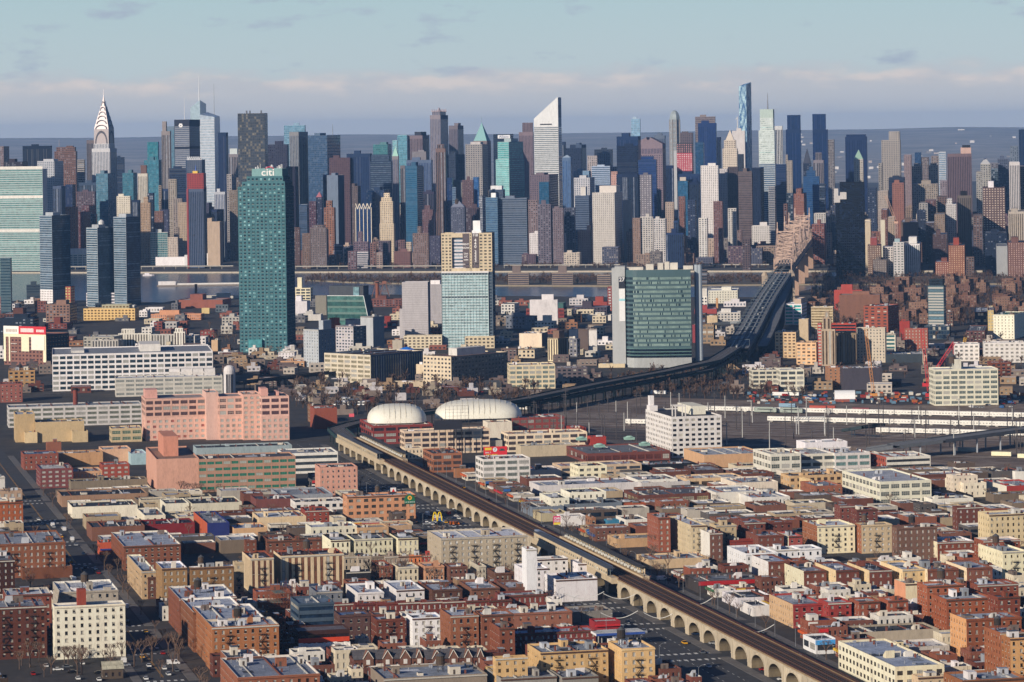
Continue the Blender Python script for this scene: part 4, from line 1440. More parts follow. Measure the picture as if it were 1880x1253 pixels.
# blade-topped dark block
f = Frame('apartment_tower', 'dark blue glass tower with cream vertical fins and zigzag crown', 'tower', 'A2', 756, 868, 874, 1000, 'k5.7', -13)
f.blk(0, f.w, 0, f.d, 0, f.h, 'g', '1f3c6a', p='19325e')
b = MB()
for i in range(5):
    x = f.w * i / 4
    b.box(x - .5, x + .5, -.9, .3, 0, f.h + 4)
    if i < 4:
        b.bar((x, -.4, f.h + 11), (x + f.w / 8, -.4, f.h + 1), .8); b.bar((x + f.w / 8, -.4, f.h + 1), (x + f.w / 4, -.4, f.h + 11), .8)
f.mb(b, 'crown_fins', plain_mat('d8d0bc', .6), 'stuff')

# slant-topped white tower
f = Frame('office_tower', 'white skyscraper with steep slanted wedge roof and dark ribbon windows', 'tower', 'A3', 235, 410, 434, 344, 'k6.35', -9)
W, D = f.w, f.d
zl, zp = f.z(344), f.z(192)
f.blk(0, W, 0, D, 0, f.z(400), 'r', 'dcdedd', 'a9b0b8', p='6d7780', p2='7c858c', top=False)
b = MB(); zb = f.z(400)
b.poly([(0, 0, zb), (W, 0, zb), (W, 0, zp), (W * .97, 0, zp), (0, 0, zl)])
b.poly([(W, 0, zb), (W, D, zb), (W, D, zp), (W, 0, zp)], 1)
b.poly([(W, D, zb), (0, D, zb), (0, D, zl), (W * .97, D, zp), (W, D, zp)])
b.poly([(0, D, zb), (0, 0, zb), (0, 0, zl), (0, D, zl)])
b.poly([(0, 0, zl), (W * .97, 0, zp), (W * .97, D, zp), (0, D, zl)])
b.poly([(W * .97, 0, zp), (W, 0, zp), (W, D, zp), (W * .97, D, zp)])
f.mb(b, 'wedge_roof', [wall_mat('dcdedd'), wall_mat('a9b0b8')])
b = MB(); b.box(f.x(280), f.x(364), -.5, -.1, f.z(390), f.z(381), 0, True); f.mb(b, 'louvre_strip', plain_mat('30343a'))
b = MB(); b.box(W + .1, W + .5, D * .2, D * .8, f.z(338), f.z(246), 0, True); f.mb(b, 'shaft_opening', plain_mat('4c5a70'))

# gabled pink granite tower
f = Frame('office_tower', 'pinkish granite tower with split gable top and round notch', 'tower', 'A3', 955, 1160, 1182, 526, 'k6.75', -11)
W, D = f.w, f.d
f.blk(0, W, 0, D, 0, f.z(600), 'c', '93808a', '77707e', p='3c3c50', top=False)
f.blk(0, W, 0, D, f.z(600), f.z(556), 'v', '93808a', '77707e', p='4a4a60', wname='loggia_walls', top=False)
b = MB(); zb, ze, za = f.z(556), f.h, f.z(478)
fr = [(0, zb), (W, zb), (W, ze), (W * .56, za)] + [(W * .5 + W * .06 * math.cos(t), za - 2 + W * .06 * math.sin(t)) for t in [-pi * i / 6 for i in range(7)]] + [(W * .44, za), (0, ze)]
b.poly([(x, 0, z) for x, z in fr])
b.poly([(x, D, z) for x, z in fr[::-1]])
for i in range(len(fr)):
    (xa, z1), (xb, z2) = fr[i], fr[(i + 1) % len(fr)]
    if i: b.quad((xa, 0, z1), (xa, D, z1), (xb, D, z2), (xb, 0, z2))
f.mb(b, 'gable', wall_mat('93808a'))

# domed grey tower
f = Frame('office_tower', 'slim grey octagonal tower with ribbed dome top', 'tower', 'A3', 1210, 1280, 1290, 352, 'k7.0', -8, 32)
W, D = f.w, f.d = f.w, f.w
oct_ = lambda q: [(W / 2 + W * q * cos(pi / 8 + pi * i / 4), W / 2 + W * q * sin(pi / 8 + pi * i / 4)) for i in range(8)]
b = MB(); b.prism(oct_(.54), 0, f.h); f.mb(b, 'shaft', glass_mat('8a9298', .3, .3))
b = MB()
for i in range(8):
    p = oct_(.55)[i]; b.box(p[0] - .8, p[0] + .8, p[1] - .8, p[1] + .8, 0, f.h)
for k in range(30):
    b.prism(oct_(.545), k * f.h / 30, k * f.h / 30 + 1.6)
f.mb(b, 'stone_bands', wall_mat('9a9490'), 'stuff')
b = MB(); prev = None
for k in range(6):
    t = k / 5 * pi / 2 * .95
    ring = [(x, y, f.h + (f.z(285) - f.h) * sin(t)) for x, y in oct_(.54 * cos(t) + .02)]
    if prev:
        for i in range(8): b.quad(prev[i], prev[(i + 1) % 8], ring[(i + 1) % 8], ring[i])
    prev = ring
b.poly(prev); f.mb(b, 'dome', plain_mat('9ba6a8', .4, .2, 'metal'))

# red netted block
f = Frame('office_tower', 'tower under construction with bright red netting below dark open floors', 'tower', 'A3', 1262, 1372, 1382, 522, 'k6.4', -10)
f.blk(0, f.w, 0, f.d, 0, f.z(722), 'v', '26395c', p='15284a', top=False)
f.blk(0, f.w, 0, f.d, f.z(722), f.z(592), 'c', 'd8455a', '6a3040', p='e8c0c0', p2='f0d8d4', wname='netting', top=False)
f.blk(0, f.w, 0, f.d, f.z(592), f.h, 's', '343844', p='c09090', wname='open_floors')

# twisting glass tower with curved top
f = Frame('apartment_tower', 'tallest pale blue mottled glass tower with curved sloping top', 'tower', 'A3', 1708, 1762, 1798, 100, 'k6.9', -30)
W, D = f.w, f.d
def mottled(h1, h2):
    m, t, bb = principled('mottled_glass')
    tc = N(t, 'ShaderNodeTexCoord')
    mpn = N(t, 'ShaderNodeMapping'); mpn.inputs['Scale'].default_value = (1, 1, .35)
    t.links.new(tc.outputs['Object'], mpn.inputs[0])
    t.links.new(ramp(t, [(.4, lin(h1)), (.6, lin(h2))], noise(t, mpn.outputs[0], .18, 2, .6)), bb.inputs['Base Color'])
    bb.inputs['Roughness'].default_value = .15
    return m
b = MB()
zt = [f.z(112), f.z(100), f.z(82), f.z(96)]
v = [(0, 0, 0), (W, 0, 0), (W, D, 0), (0, D, 0), (0, 0, zt[0]), (W, 0, zt[1]), (W, D, zt[2]), (0, D, zt[3])]
b.v = v; b.f = [(4, 5, 6, 7), (0, 1, 5, 4), (1, 2, 6, 5), (2, 3, 7, 6), (3, 0, 4, 7)]; b.m = [0, 0, 1, 1, 0]
f.mb(b, 'curtain_wall', [mottled('3a5f8a', 'a4c2cc'), mottled('86a8bc', '31557f')])
b = MB()
for i in range(60):
    z = i * f.z(130) / 60
    b.box(-.15, W + .15, -.15, D + .15, z, z + .5, 0, True)
f.mb(b, 'floor_bands', plain_mat('5d7c98', .4), 'stuff')
b = MB(); b.bar((-3, -2, f.z(420)), (-3, -2, f.z(330)), .7); b.bar((-3, -2, f.z(340)), (-8, -2, f.z(350)), .5); f.mb(b, 'hoist', plain_mat('d8d4cc'))

# pointed cream tower
f = Frame('hotel_tower', 'cream chateau style tower with steep pointed roof beside white framed tower', 'tower', 'A3', 1592, 1696, 1702, 560, 'k6.2', -10)
f.blk(0, f.w, 0, f.d, 0, f.h, 's', 'cdbda8', p='7d7268')
f.blk(f.w * .1, f.w * .9, f.d * .1, f.d * .9, f.h - .5, f.z(500), 's', 'cdbda8', p='7d7268', wname='upper_walls')
b = MB(); b.pyr(f.w * .2, f.w * .8, f.d * .1, f.d * .9, f.z(500) - .5, f.z(425)); f.mb(b, 'pointed_roof', plain_mat('c4b8a8', .6))

# pale masted tower
f = Frame('office_tower', 'pale green white glass tower with tall mast on its roof', 'tower', 'A4', 46, 158, 168, 412, 'k6.0', -8)
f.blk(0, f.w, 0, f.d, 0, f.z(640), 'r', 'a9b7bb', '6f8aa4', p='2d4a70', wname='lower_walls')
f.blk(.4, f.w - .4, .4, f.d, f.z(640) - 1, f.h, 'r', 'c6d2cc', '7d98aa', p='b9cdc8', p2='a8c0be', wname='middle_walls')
f.blk(f.w * .1, f.w * .92, 1.5, f.d * .9, f.h - .5, f.z(325), 'r', 'c6d2cc', '7d98aa', p='b9cdc8', p2='a8c0be', wname='upper_walls')
f.blk(f.w * .1, f.w * .92, 1.5, f.d * .9, f.z(325), f.z(266), 'x', 'a8c0b6', '7d98a4', wname='crown_walls')
b = MB(); b.cyl(f.w * .55, f.d * .5, f.z(267), f.z(205), 1.3, 1.0, 0, 6); b.cyl(f.w * .55, f.d * .5, f.z(205), f.z(152), .6, .4, 0, 6); f.mb(b, 'mast', plain_mat('7d8088'))

# black tower
f = Frame('apartment_tower', 'massive black glass tower standing alone right of the cantilever bridge', 'tower', 'A4', 578, 780, 786, 900, 'k5.05', -6, 26)
f.blk(0, f.w, 0, 26, 0, f.h, 'g', '0c1222', p='080d18', p2='0f1a30')
f.blk(f.w * .15, f.w * .995, 1, 25, f.h - .5, f.z(768), 'g', '0c1222', p='080d18', p2='0f1a30', wname='upper_walls')
b = MB(); b.box(-2, f.w * .16, -1.5, 3, f.h - 2, f.z(862)); b.box(f.w * .16, f.w * .38, -1.5, -.2, f.h + 3, f.h + 14, 0, True); b.box(-2, f.w * .1, -1.5, 2, f.z(862), f.z(812)); f.mb(b, 'concrete_cradle', wall_mat('b9b4b0'))

# slate tower with zigzag truss roof
f = Frame('office_tower', 'low slate block carrying white zigzag roof truss in front of logo slab', 'tower', 'A1', 1345, 1450, 1458, 640, 'k6.1', -13)
f.blk(0, f.w, 0, f.d, 0, f.h, 's', '5d687c', p='2c3a54')
b = MB(); n = 8
for i in range(n):
    x0, x1 = f.w * i / n, f.w * (i + 1) / n
    b.bar((x0, 0, f.h), ((x0 + x1) / 2, 0, f.h + 6), .6); b.bar(((x0 + x1) / 2, 0, f.h + 6), (x1, 0, f.h), .6)
b.bar((0, 0, f.h), (f.w, 0, f.h), .6)
f.mb(b, 'roof_truss', plain_mat('d5d8dc'), 'stuff')

# ------------------------------------------------------------------ Long Island City towers
WIN_LIC = '2a3a44'
for (lab, xa, xb, xc, yt, yb, c, sd, st, nm) in (
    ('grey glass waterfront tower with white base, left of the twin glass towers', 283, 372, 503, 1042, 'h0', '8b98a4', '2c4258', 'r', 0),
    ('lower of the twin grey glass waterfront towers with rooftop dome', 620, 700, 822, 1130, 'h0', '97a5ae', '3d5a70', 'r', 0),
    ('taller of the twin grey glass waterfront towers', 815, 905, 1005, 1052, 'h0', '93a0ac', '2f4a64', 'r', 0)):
    f = Frame('apartment_tower', lab, 'tower', 'A1', xa, xb, xc, yt, 'k4.45', -40)
    f.d = max(f.d, 20)
    zb = 24 if xa == 283 else 0
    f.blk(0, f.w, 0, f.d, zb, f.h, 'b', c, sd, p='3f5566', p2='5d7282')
    if zb: f.blk(-.2, f.w + .2, -.2, f.d, 0, zb, 'p', 'dedcd6', '6f7c88', p='5a5f66', wname='base_walls', top=False)
    b = MB(); b.box(f.w * .2, f.w * .8, f.d * .2, f.d * .6, f.h - .7, f.h + 4); f.mb(b, 'penthouse', wall_mat('a3a9ae'))
    if xa == 620:
        b = MB(); b.cyl(f.w * .6, f.d * .5, f.h + 4, f.h + 8, 4, 4, 0, 12); b.cyl(f.w * .6, f.d * .5, f.h + 8, f.h + 10.5, 4, 1, 0, 12); f.mb(b, 'tank_dome', plain_mat('c9c9c6'))

# the teal tower
f = Frame('office_tower', 'tall teal glass office tower with stepped top and white roof sign', 'tower', 'B1', 1708, 1708 + 341, 2098, -330, 'b968', -8, 42)
W = f.w; D = 44; teal = '4c8690'
args = dict(p='12343f', p2='7fb0b4')
TOPS = [(0, 1, 0, D, f.z(-225)), (.09, 1, 0, D - 5, f.z(-262)), (.19, .97, 0, D - 9, f.z(-300))]
for i, (a, c, y0, y1, zt) in enumerate(TOPS):
    zb = 0 if i == 0 else TOPS[i - 1][4] - .5
    if i == 0: f.blk(W * a, W * c, y0, y1, 0, zt, 'c', teal, '2a5a68', rc='8fb0b0', **args)
    else: f.blk(W * a + .02 * i, W * c - .3 * i, y0 + .04 * i, y1, zb, zt, 'c', teal, '2a5a68', rc='8fb0b0', wname='upper_walls', **args)
f.blk(W * .30, W * .94, .12, D - 14, TOPS[2][4] - .5, TOPS[2][4] + 8, 'x', '7aa8a8', '3f7a84', wname='sign_parapet')
b = MB()
for i in range(6):                      # thin mullion fins down the front
    pass
for i in range(14):
    x = W * (i + .5) / 14
    b.box(x - .12, x + .12, -.22, -.02, 0, TOPS[0][4], 0, True)
f.mb(b, 'mullions', plain_mat('5a949a', .4), 'stuff')
zs = TOPS[2][4] + 3.2
text('citi', 10.5, f.root, (W * .64, -.15, zs + .6), UP, 'efeee4', name='sign_lettering', bold=.12, sx=1.15)
b = MB(); prev = None
for i in range(9):
    t = pi * (.16 + .68 * i / 8)
    p = (W * .675 + 4.6 * cos(t), -.2, zs + 2.6 + 3.6 * sin(t)); q = (W * .675 + 5.4 * cos(t), -.2, zs + 2.6 + 4.5 * sin(t))
    if prev: b.quad(p, q, prev[1], prev[0])
    prev = (p, q)
f.mb(b, 'sign_arc', plain_mat('b8254a', .5))
b = MB()
rg = random.Random(4)
for i in range(16):
    x = W * rg.uniform(.25, .96); h = rg.uniform(1.5, 5)
    b.box(x, x + rg.uniform(.3, 1.4), 3, 5, TOPS[2][4] + 7, TOPS[2][4] + 8 + h)
f.mb(b, 'roof_antennas', plain_mat('c9cccc'), 'stuff')
b = MB(); b.box(W * .2, W * .48, -3.5, 0, 0, 14); f.mb(b, 'entrance_pavilion', glass_mat('4f8f94', .2, .3))

# rental tower
f = Frame('apartment_tower', 'cream and pale glass rental tower with huge dark phone number banners', 'tower', 'B2', 1370, 1735, 1762, 108, 'b935', -6, 26)
W, D = f.w, 26
zm = f.z(388)
f.blk(0, W * .915, 0, D, 0, zm, 'b', 'b9cfd0', '4f6478', p='8faaae', p2='3f4f58', wname='glass_walls', top=False)
f.blk(W * .915, W, 1.2, D, 0, zm, 'q', '5f7080', '3f5064', p='31404e', wname='flank_walls', top=False)
b = MB()
for i in range(16):
    x = W * .915 * i / 15; b.box(x - .15, x + .15, -.3, -.02, 0, zm, 0, True)
f.mb(b, 'mullions', plain_mat('a9bcbc', .5), 'stuff')
zt = f.h
for (xa_, xb_, st) in ((1370, 1446, 'q'), (1572, 1590, 'p'), (1640, 1735, 'q')):
    f.blk(f.x(xa_), f.x(xb_), 0, D, zm, zt - .05, st, 'd6bf92', '6d7078', p='59544c', p2='98937e', wname='crown_walls', rc='c4b8a0')
f.blk(f.x(1446), f.x(1640), 3.0, D - 1, zm, zt - .3, 'r', 'd5d8d4', p='5d7284', p2='8fa0aa', wname='recess_walls')
b = MB(); b.box(f.x(1446), f.x(1572), 0, 3.0, f.z(140), zt - .1, 0, True); f.mb(b, 'frame_beam', wall_mat('d6bf92'))
b = MB(); b.box(f.x(1446), f.x(1640), 0, 2.9, zm, f.z(362)); f.mb(b, 'frame_beam', wall_mat('d6bf92'))
b = MB(); b.box(0, W * .93, -.6, 0, zm - 1.2, zm + .6, 0, True); f.mb(b, 'ledge', wall_mat('ece7da'))
bw = plain_mat('5a4f52', .7, name='banner')
b = MB(); b.box(f.x(1524), f.x(1571), -.5, -.1, f.z(330), f.z(112), 0, True); b.box(f.x(1526), f.x(1571), -.5, -.1, f.z(358), f.z(336), 0, True); f.mb(b, 'banner', bw)
b = MB(); b.box(f.x(1592), f.x(1640), -.5, -.1, f.z(328), f.z(112), 0, True); b.box(f.x(1594), f.x(1640), -.5, -.1, f.z(358), f.z(334), 0, True); f.mb(b, 'banner', bw)
m1, m2 = (f.x(1524) + f.x(1571)) / 2, (f.x(1592) + f.x(1640)) / 2
def hgt(a, b_): return abs(f.z(a) - f.z(b_))
text('718', 3.7, f.root, (m2, -.6, f.z(126)), UP, 'f4f0ea', bold=.07)
for i, ch in enumerate('440'):
    text(ch, 4.6, f.root, (m2, -.6, f.z(162 + i * 23)), UP, 'f4f0ea', bold=.08)
for i, ch in enumerate('3333'):
    text(ch, 4.6, f.root, (m2, -.6, f.z(245 + i * 21)), UP, 'f4f0ea', bold=.08)
for t, y in (('RENT', 190), ('NOW', 216), ('Linc', 256), ('LIC', 278), ('com', 300)):
    text(t, 2.75, f.root, (m1, -.6, f.z(y)), UP, 'f4f0ea', bold=.06)
b = MB(); b.box(f.x(1595), f.x(1648), 6, 16, zt - 1, f.z(22)); b.box(f.x(1588), f.x(1655), 5, 18, zt - 1, f.z(92)); f.mb(b, 'rooftop_core', wall_mat('efece6'))
f.blk(f.x(1538), f.x(1750), -9, -.4, 0, f.z(850), 'q', 'd4c094', '6d7078', p='59544c', wname='podium_walls')
f.blk(f.x(1097), f.x(1372), -8, 8, 0, f.z(842), 'q', 'd4c29a', '6d7078', p='59544c', wname='podium_wing_walls')

f = Frame('apartment_tower', 'blank pale grey slab tower with stepped left edge beside rental tower', 'tower', 'B2', 1088, 1274, 1282, 462, 'b918', -6, 20)
f.blk(0, f.w, 0, 20, 0, f.h, 'x', 'b4b6b2', '6f7684', rc='c4c4c0')
f.blk(-3.4, -.05, 2, 18, 0, f.z(655), 'x', 'bdbfba', rc='c4c4c0', wname='step_walls')
b = MB()
for i in range(28):
    z = f.h * i / 28; b.box(0, f.w, -.12, -.01, z, z + .35, 0, True)
f.mb(b, 'floor_lines', wall_mat('9a9c98'), 'stuff')
f = Frame('apartment_tower', 'second blank pale grey slab, half hidden by rental tower', 'tower', 'B2', 1282, 1372, 1376, 478, 'k3.95', -6, 20)
f.blk(0, f.w, 0, 20, 0, f.h, 'x', 'b0b2ae', '6f7684')
b = MB(); b.box(f.w * .1, f.w * .85, 4, 14, f.h - 1, f.z(452)); f.mb(b, 'penthouse', wall_mat('e4e2dc'))
b = MB()
for i in range(28):
    z = f.h * i / 28; b.box(0, f.w, -.12, -.01, z, z + .35, 0, True)
f.mb(b, 'floor_lines', wall_mat('989a96'), 'stuff')

# the curved green office block with the grey end wall
f = Frame('office_building', 'curved green glass office block with grey end wall and giant banner', 'building', 'B3', 890, 1362, 1392, 372, 'b1075', -3, 34)
W, D = f.w, 34
zt, zb, zf = f.h, f.z(935), f.z(1005)
n = 10
def curve(t):                           # gently bowed front, rounded at its left end
    x = W * t
    y = 9 * max(0, (.16 - t) / .16) ** 2 - 1.8 * sin(pi * min(1, max(0, (t - .1) / .9)))
    return x, y
ts = [0, .03, .07, .12, .18, .26, .36, .46, .56, .66, .76, .86, .93, 1.0]
wb, pb, bb, lb = MB(), MB(), MB(), MB()
nf = 16
zr = f.z(425)
fh = (zr - zb) / nf
rg = random.Random(9)
for i in range(len(ts) - 1):
    (x0, y0), (x1, y1) = curve(ts[i]), curve(ts[i + 1])
    def Q(B, za, zc, d=0.0, m=0, xa=0., xb=1.):
        ax, ay, bx_, by_ = x0 + (x1 - x0) * xa, y0 + (y1 - y0) * xa, x0 + (x1 - x0) * xb, y0 + (y1 - y0) * xb
        B.quad((ax, ay - d, za), (bx_, by_ - d, za), (bx_, by_ - d, zc), (ax, ay - d, zc), m)
    Q(wb, zr, zt); Q(wb, 0, zf, 0, 1)
    for j in range(nf):
        z0 = zb + j * fh
        Q(wb, z0, z0 + fh * .45)
        if i >= 3:
            k = max(1, round((ts[i + 1] - ts[i]) * 60))
            for q in range(k):
                Q(pb, z0 + fh * .45, z0 + fh, -.15, 0 if rg.random() < .11 else 1, q / k, (q + .82) / k)
                Q(wb, z0 + fh * .45, z0 + fh, -.02, 0, (q + .82) / k, (q + 1) / k)
        else:
            Q(pb, z0 + fh * .45, z0 + fh, -.15, 0)
    for j in range(3):
        h3 = (zb - zf) / 3
        Q(bb, zf + j * h3, zf + (j + .7) * h3, 0, 0); Q(bb, zf + (j + .7) * h3, zf + (j + 1) * h3, .1, 1)
for (xa_, xb_) in ((0, W),):
    wb.quad((W, 0, 0), (W, D, 0), (W, D, zt), (W, 0, zt), 2); wb.quad((W, D, 0), (0, D, 0), (0, D, zt), (W, D, zt), 2); wb.quad((0, D, 0), (0, 9, 0), (0, 9, zt), (0, D, zt), 2)
f.mb(wb, 'spandrels', [wall_mat('56767c', .2, .15, .4, 'panel'), wall_mat('a9adac'), wall_mat('3f5460')])
f.mb(pb, 'windows', [glass_mat('26363e', .15), glass_mat('869c94', .3, .3)], 'stuff')
f.mb(bb, 'lobby_bands', [glass_mat('16222e', .12), wall_mat('5f8482')])
b = MB(); b.poly([(*curve(t), zt - .5) for t in ts] + [(W, D, zt - .5), (0, D, zt - .5)]); f.mb(b, 'roof', roof_mat('c9c4b8'))
for (xa_, xb_, hh) in ((1040, 1095, 5), (1125, 1165, 6), (1175, 1210, 7), (1215, 1270, 6), (1310, 1380, 3), (900, 1020, 2.2)):
    b = MB(); x0_, x1_ = f.x(xa_), f.x(xb_); b.box(x0_, x1_, 12, 24, zt - .6, zt + hh); f.mb(b, 'rooftop_unit', wall_mat('cfc8b6'))
b = MB(); b.box(f.x(793), f.x(888) , 7, 30, 0, zt + 1.5); b.box(f.x(815), f.x(888), 7.05, 29.9, zt + 1.5, zt + 3.2); f.mb(b, 'end_wall', wall_mat('b4b7b6', .2, .15))
b = MB(); b.box(f.x(843), f.x(887), 6.6, 6.95, f.z(505), f.z(422), 0, True); f.mb(b, 'number_banner', plain_mat('1c2230', .7, name='banner'))
text('27', 5.4, f.root, (f.x(866), 6.5, f.z(443)), UP, 'f0f0f0', bold=.1)
b = MB(); b.box(f.x(845), f.x(887), 6.6, 6.95, f.z(742), f.z(510), 0, True); f.mb(b, 'white_banner', plain_mat('eceae4', .8, name='banner'))
b = MB(); b.box(f.x(845), f.x(887), 6.5, 6.59, f.z(596), f.z(580), 0, True); f.mb(b, 'banner_stripe', plain_mat('9fd4dc', .8, name='banner'))
b = MB()
for x in (f.x(1392), f.x(1412)): b.cyl(x + 2, 12, 0, zt + 4, 2.4, 2.4, 0, 10)
f.mb(b, 'vent_stacks', plain_mat('9aa4ac', .5), 'stuff')

# green glass block with a raked side
f = Frame('office_building', 'green glass office block with one raked edge and dark rooftop plant', 'building', 'B2', 552, 812, 862, 562, 'b830', -20)
W, D = f.w, f.d
nfl = 6
wb, pb = MB(), MB()
for k in range(nfl):
    z0, z1 = f.h * k / nfl, f.h * (k + 1) / nfl
    xa_, xb_ = W + 9 * (1 - k / nfl), W + 9 * (1 - (k + 1) / nfl)
    zm_ = z0 + (z1 - z0) * .35
    xm_ = xa_ + (xb_ - xa_) * .35
    wb.quad((0, 0, z0), (xa_, 0, z0), (xm_, 0, zm_), (0, 0, zm_)); pb.quad((0, -.1, zm_), (xm_, -.1, zm_), (xb_, -.1, z1), (0, -.1, z1), k % 2)
    wb.quad((xa_, 0, z0), (xa_, D, z0), (xb_, D, z1), (xb_, 0, z1), 1)
wb.quad((0, D, 0), (0, 0, 0), (0, 0, f.h), (0, D, f.h), 1); wb.quad((W + 9, D, 0), (0, D, 0), (0, D, f.h), (W, D, f.h), 1)
f.mb(wb, 'walls', [wall_mat('6f9088'), wall_mat('3a4c58')])
f.mb(pb, 'window_bands', [glass_mat('2f5450', .15), glass_mat('47706a', .15)], 'stuff')
b = MB(); b.quad((0, 0, f.h), (W, 0, f.h), (W, D, f.h), (0, D, f.h)); f.mb(b, 'roof', roof_mat('6a7078'))
b = MB(); b.bar((W + .2, -.3, f.h), (W + 9.2, -.3, 0), .5); b.bar((0, -.3, f.h), (W, -.3, f.h), .5); f.mb(b, 'raked_trim', plain_mat('c9d0d0'))
b = MB(); b.box(1, W * .97, 3, D * .9, f.h, f.z(492)); f.mb(b, 'rooftop_plant', wall_mat('4c5158'))
b = MB(); b.box(W * .7, W * .86, 2, 3, f.h, f.z(500)); f.mb(b, 'glass_stair', glass_mat('6f9098', .2))

# ------------------------------------------------------------------ Long Island City, middle distance
put('B1', '''
# in waterfront quarter left of teal tower
0 75 78 288 k4.3 r 5a7480 B p=24404e |grey teal glass tower cut off by the left edge
0 55 60 568 b690 x a04a44 A rc=8a5048
190 290 292 482 b600 r 3a4a58 A p=1c2a36
295 400 405 505 b620 c d8ad5e A d=20 box=.3:.7:478:d8b06c |yellow and red panelled block below the white based tower
402 508 514 495 b640 c b8604a A p=dcc080 d=18
620 862 890 540 b635 r d9dad8 A p=39424e d=30 box=.15:.55:505:a9adb0 |white parking garage with dark ribbon openings below twin towers
600 970 975 652 b738 q e0b24a A d=18 p=6a5230 t=.35:.88:625:q:a8ad7a |long bright yellow apartment block with olive upper storey
1085 1445 1450 692 b735 f c98a60 W d=16
1285 1600 1610 590 b650 x a45f4c W d=45 rc=b0a49c
1420 1725 1730 562 b580 x b9b2a4 W d=18 rc=c9c0b0 |long pale pier shed roof on the riverbank by a thin stack
330 500 505 622 b770 s a07a68 A d=30
250 330 335 600 b680 s 8a4f44 A
0 210 215 690 b810 s 6a4238 A d=30
0 240 250 720 b830 q 1d2c40 A d=20
320 480 485 760 b800 s 8a4438 W d=25
1105 1165 1170 750 b812 q 9a4a40 A d=14
1165 1270 1275 750 b810 s a8a8a0 A d=14
1440 1540 1545 810 b862 s 9c4038 A d=14
1595 1720 1730 712 b800 s a8a296 A d=30
1550 1640 1645 625 b680 s 5f6a72 A
1450 1505 1510 650 b690 x d8b85c W
600 820 830 855 b950 q a7ad92 F d=30
660 850 855 880 b960 v b9b9ac F d=18 p=4a4a48
850 1085 1090 832 b930 v dcd6c4 F p=6d675c t=.1:.5:800
1085 1250 1255 838 b930 v b4b0a6 F p=5a5750
1250 1330 1335 820 b935 v e2dccb F p=4a3a38 t=.1:.8:795
1330 1400 1440 850 b930 c d8d4c6 F p=3a3c40
1520 1565 1690 880 b960 x c9a06c F d=12
''', -10)
put('B1', '''
# beside the long white factory
315 375 1530 985 b1250 w e6e2dc F p=2b3a44 rc=8f939a box=.55:.68:940:ded9d0/.12:.2:975:d4cfc6 fc=3a4a50 |long white factory with rows of paired dark windows and roof plant
745 830 1600 1155 b1290 k cfc9b8 F p=7f8684 d=30 |grey cream factory with barrel vaulted roof hoppers before the white factory
30 60 250 1100 b1240 q b98d54 A d=24
0 1 160 1195 b1330 d a85f50 W d=22
''', 8)
put('B2', '''
# just right of the teal tower
290 430 560 505 b615 w e4d5a4 F p=3f4448 r=-4 d=26 box=.3:.52:432:e4d5a4 |cream factory with square water tower turret beyond teal tower
290 405 415 600 b700 x dcdcd8 W r=-6 d=24 rc=e4e4e4
300 505 515 695 b740 x c4c0b8 W r=-6 d=16 rc=d0d0d0
465 545 552 560 b700 x 8f8a7c W
860 1085 1090 585 b640 q 8a5448 F r=-4 d=20
910 1050 1056 748 b790 w a43a34 W r=-4 d=16 rc=d8d8d8
380 488 606 806 b1078 d aeb6bc A r=-42 p=4a5258 sc=7d8a98 box=.7:.99:742:a4acb4 |pale grey corner apartment tower nearest the elevated railway
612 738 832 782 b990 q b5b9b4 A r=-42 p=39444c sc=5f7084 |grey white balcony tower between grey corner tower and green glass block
530 600 636 762 k3.55 x c8502c A r=-42 d=10 t=.5:.98:722:x:c8502c |orange rooftop lift core behind the grey towers
790 880 960 712 b950 x a9adb0 A r=-42 sc=7f8a98
682 745 790 730 b900 x b4b4b0 A r=-42
1020 1090 1095 880 b1000 x b9ac94 F r=-8 d=12 |square tan brick stair tower behind the blue tarped roof
530 862 1240 988 b1195 k cfc0a0 F r=-42 p=a39a80 p2=c4bda4 sc=5c6478 ss=v rc=5a6070 |big tan factory with pale boarded windows and blue tarps on its roof
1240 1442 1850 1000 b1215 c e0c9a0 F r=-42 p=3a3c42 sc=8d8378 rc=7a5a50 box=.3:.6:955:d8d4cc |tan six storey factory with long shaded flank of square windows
1190 1245 1250 1056 b1175 x d8bf94 F r=-42 d=14
1015 1240 1246 1180 b1225 x c8b088 W r=-6 d=14
200 315 330 965 b1030 d d8d8d4 A r=-15
60 200 210 990 b1020 s a89a84 W r=-8
215 385 395 1030 b1075 s d09458 W r=-10 d=22
''', -10)
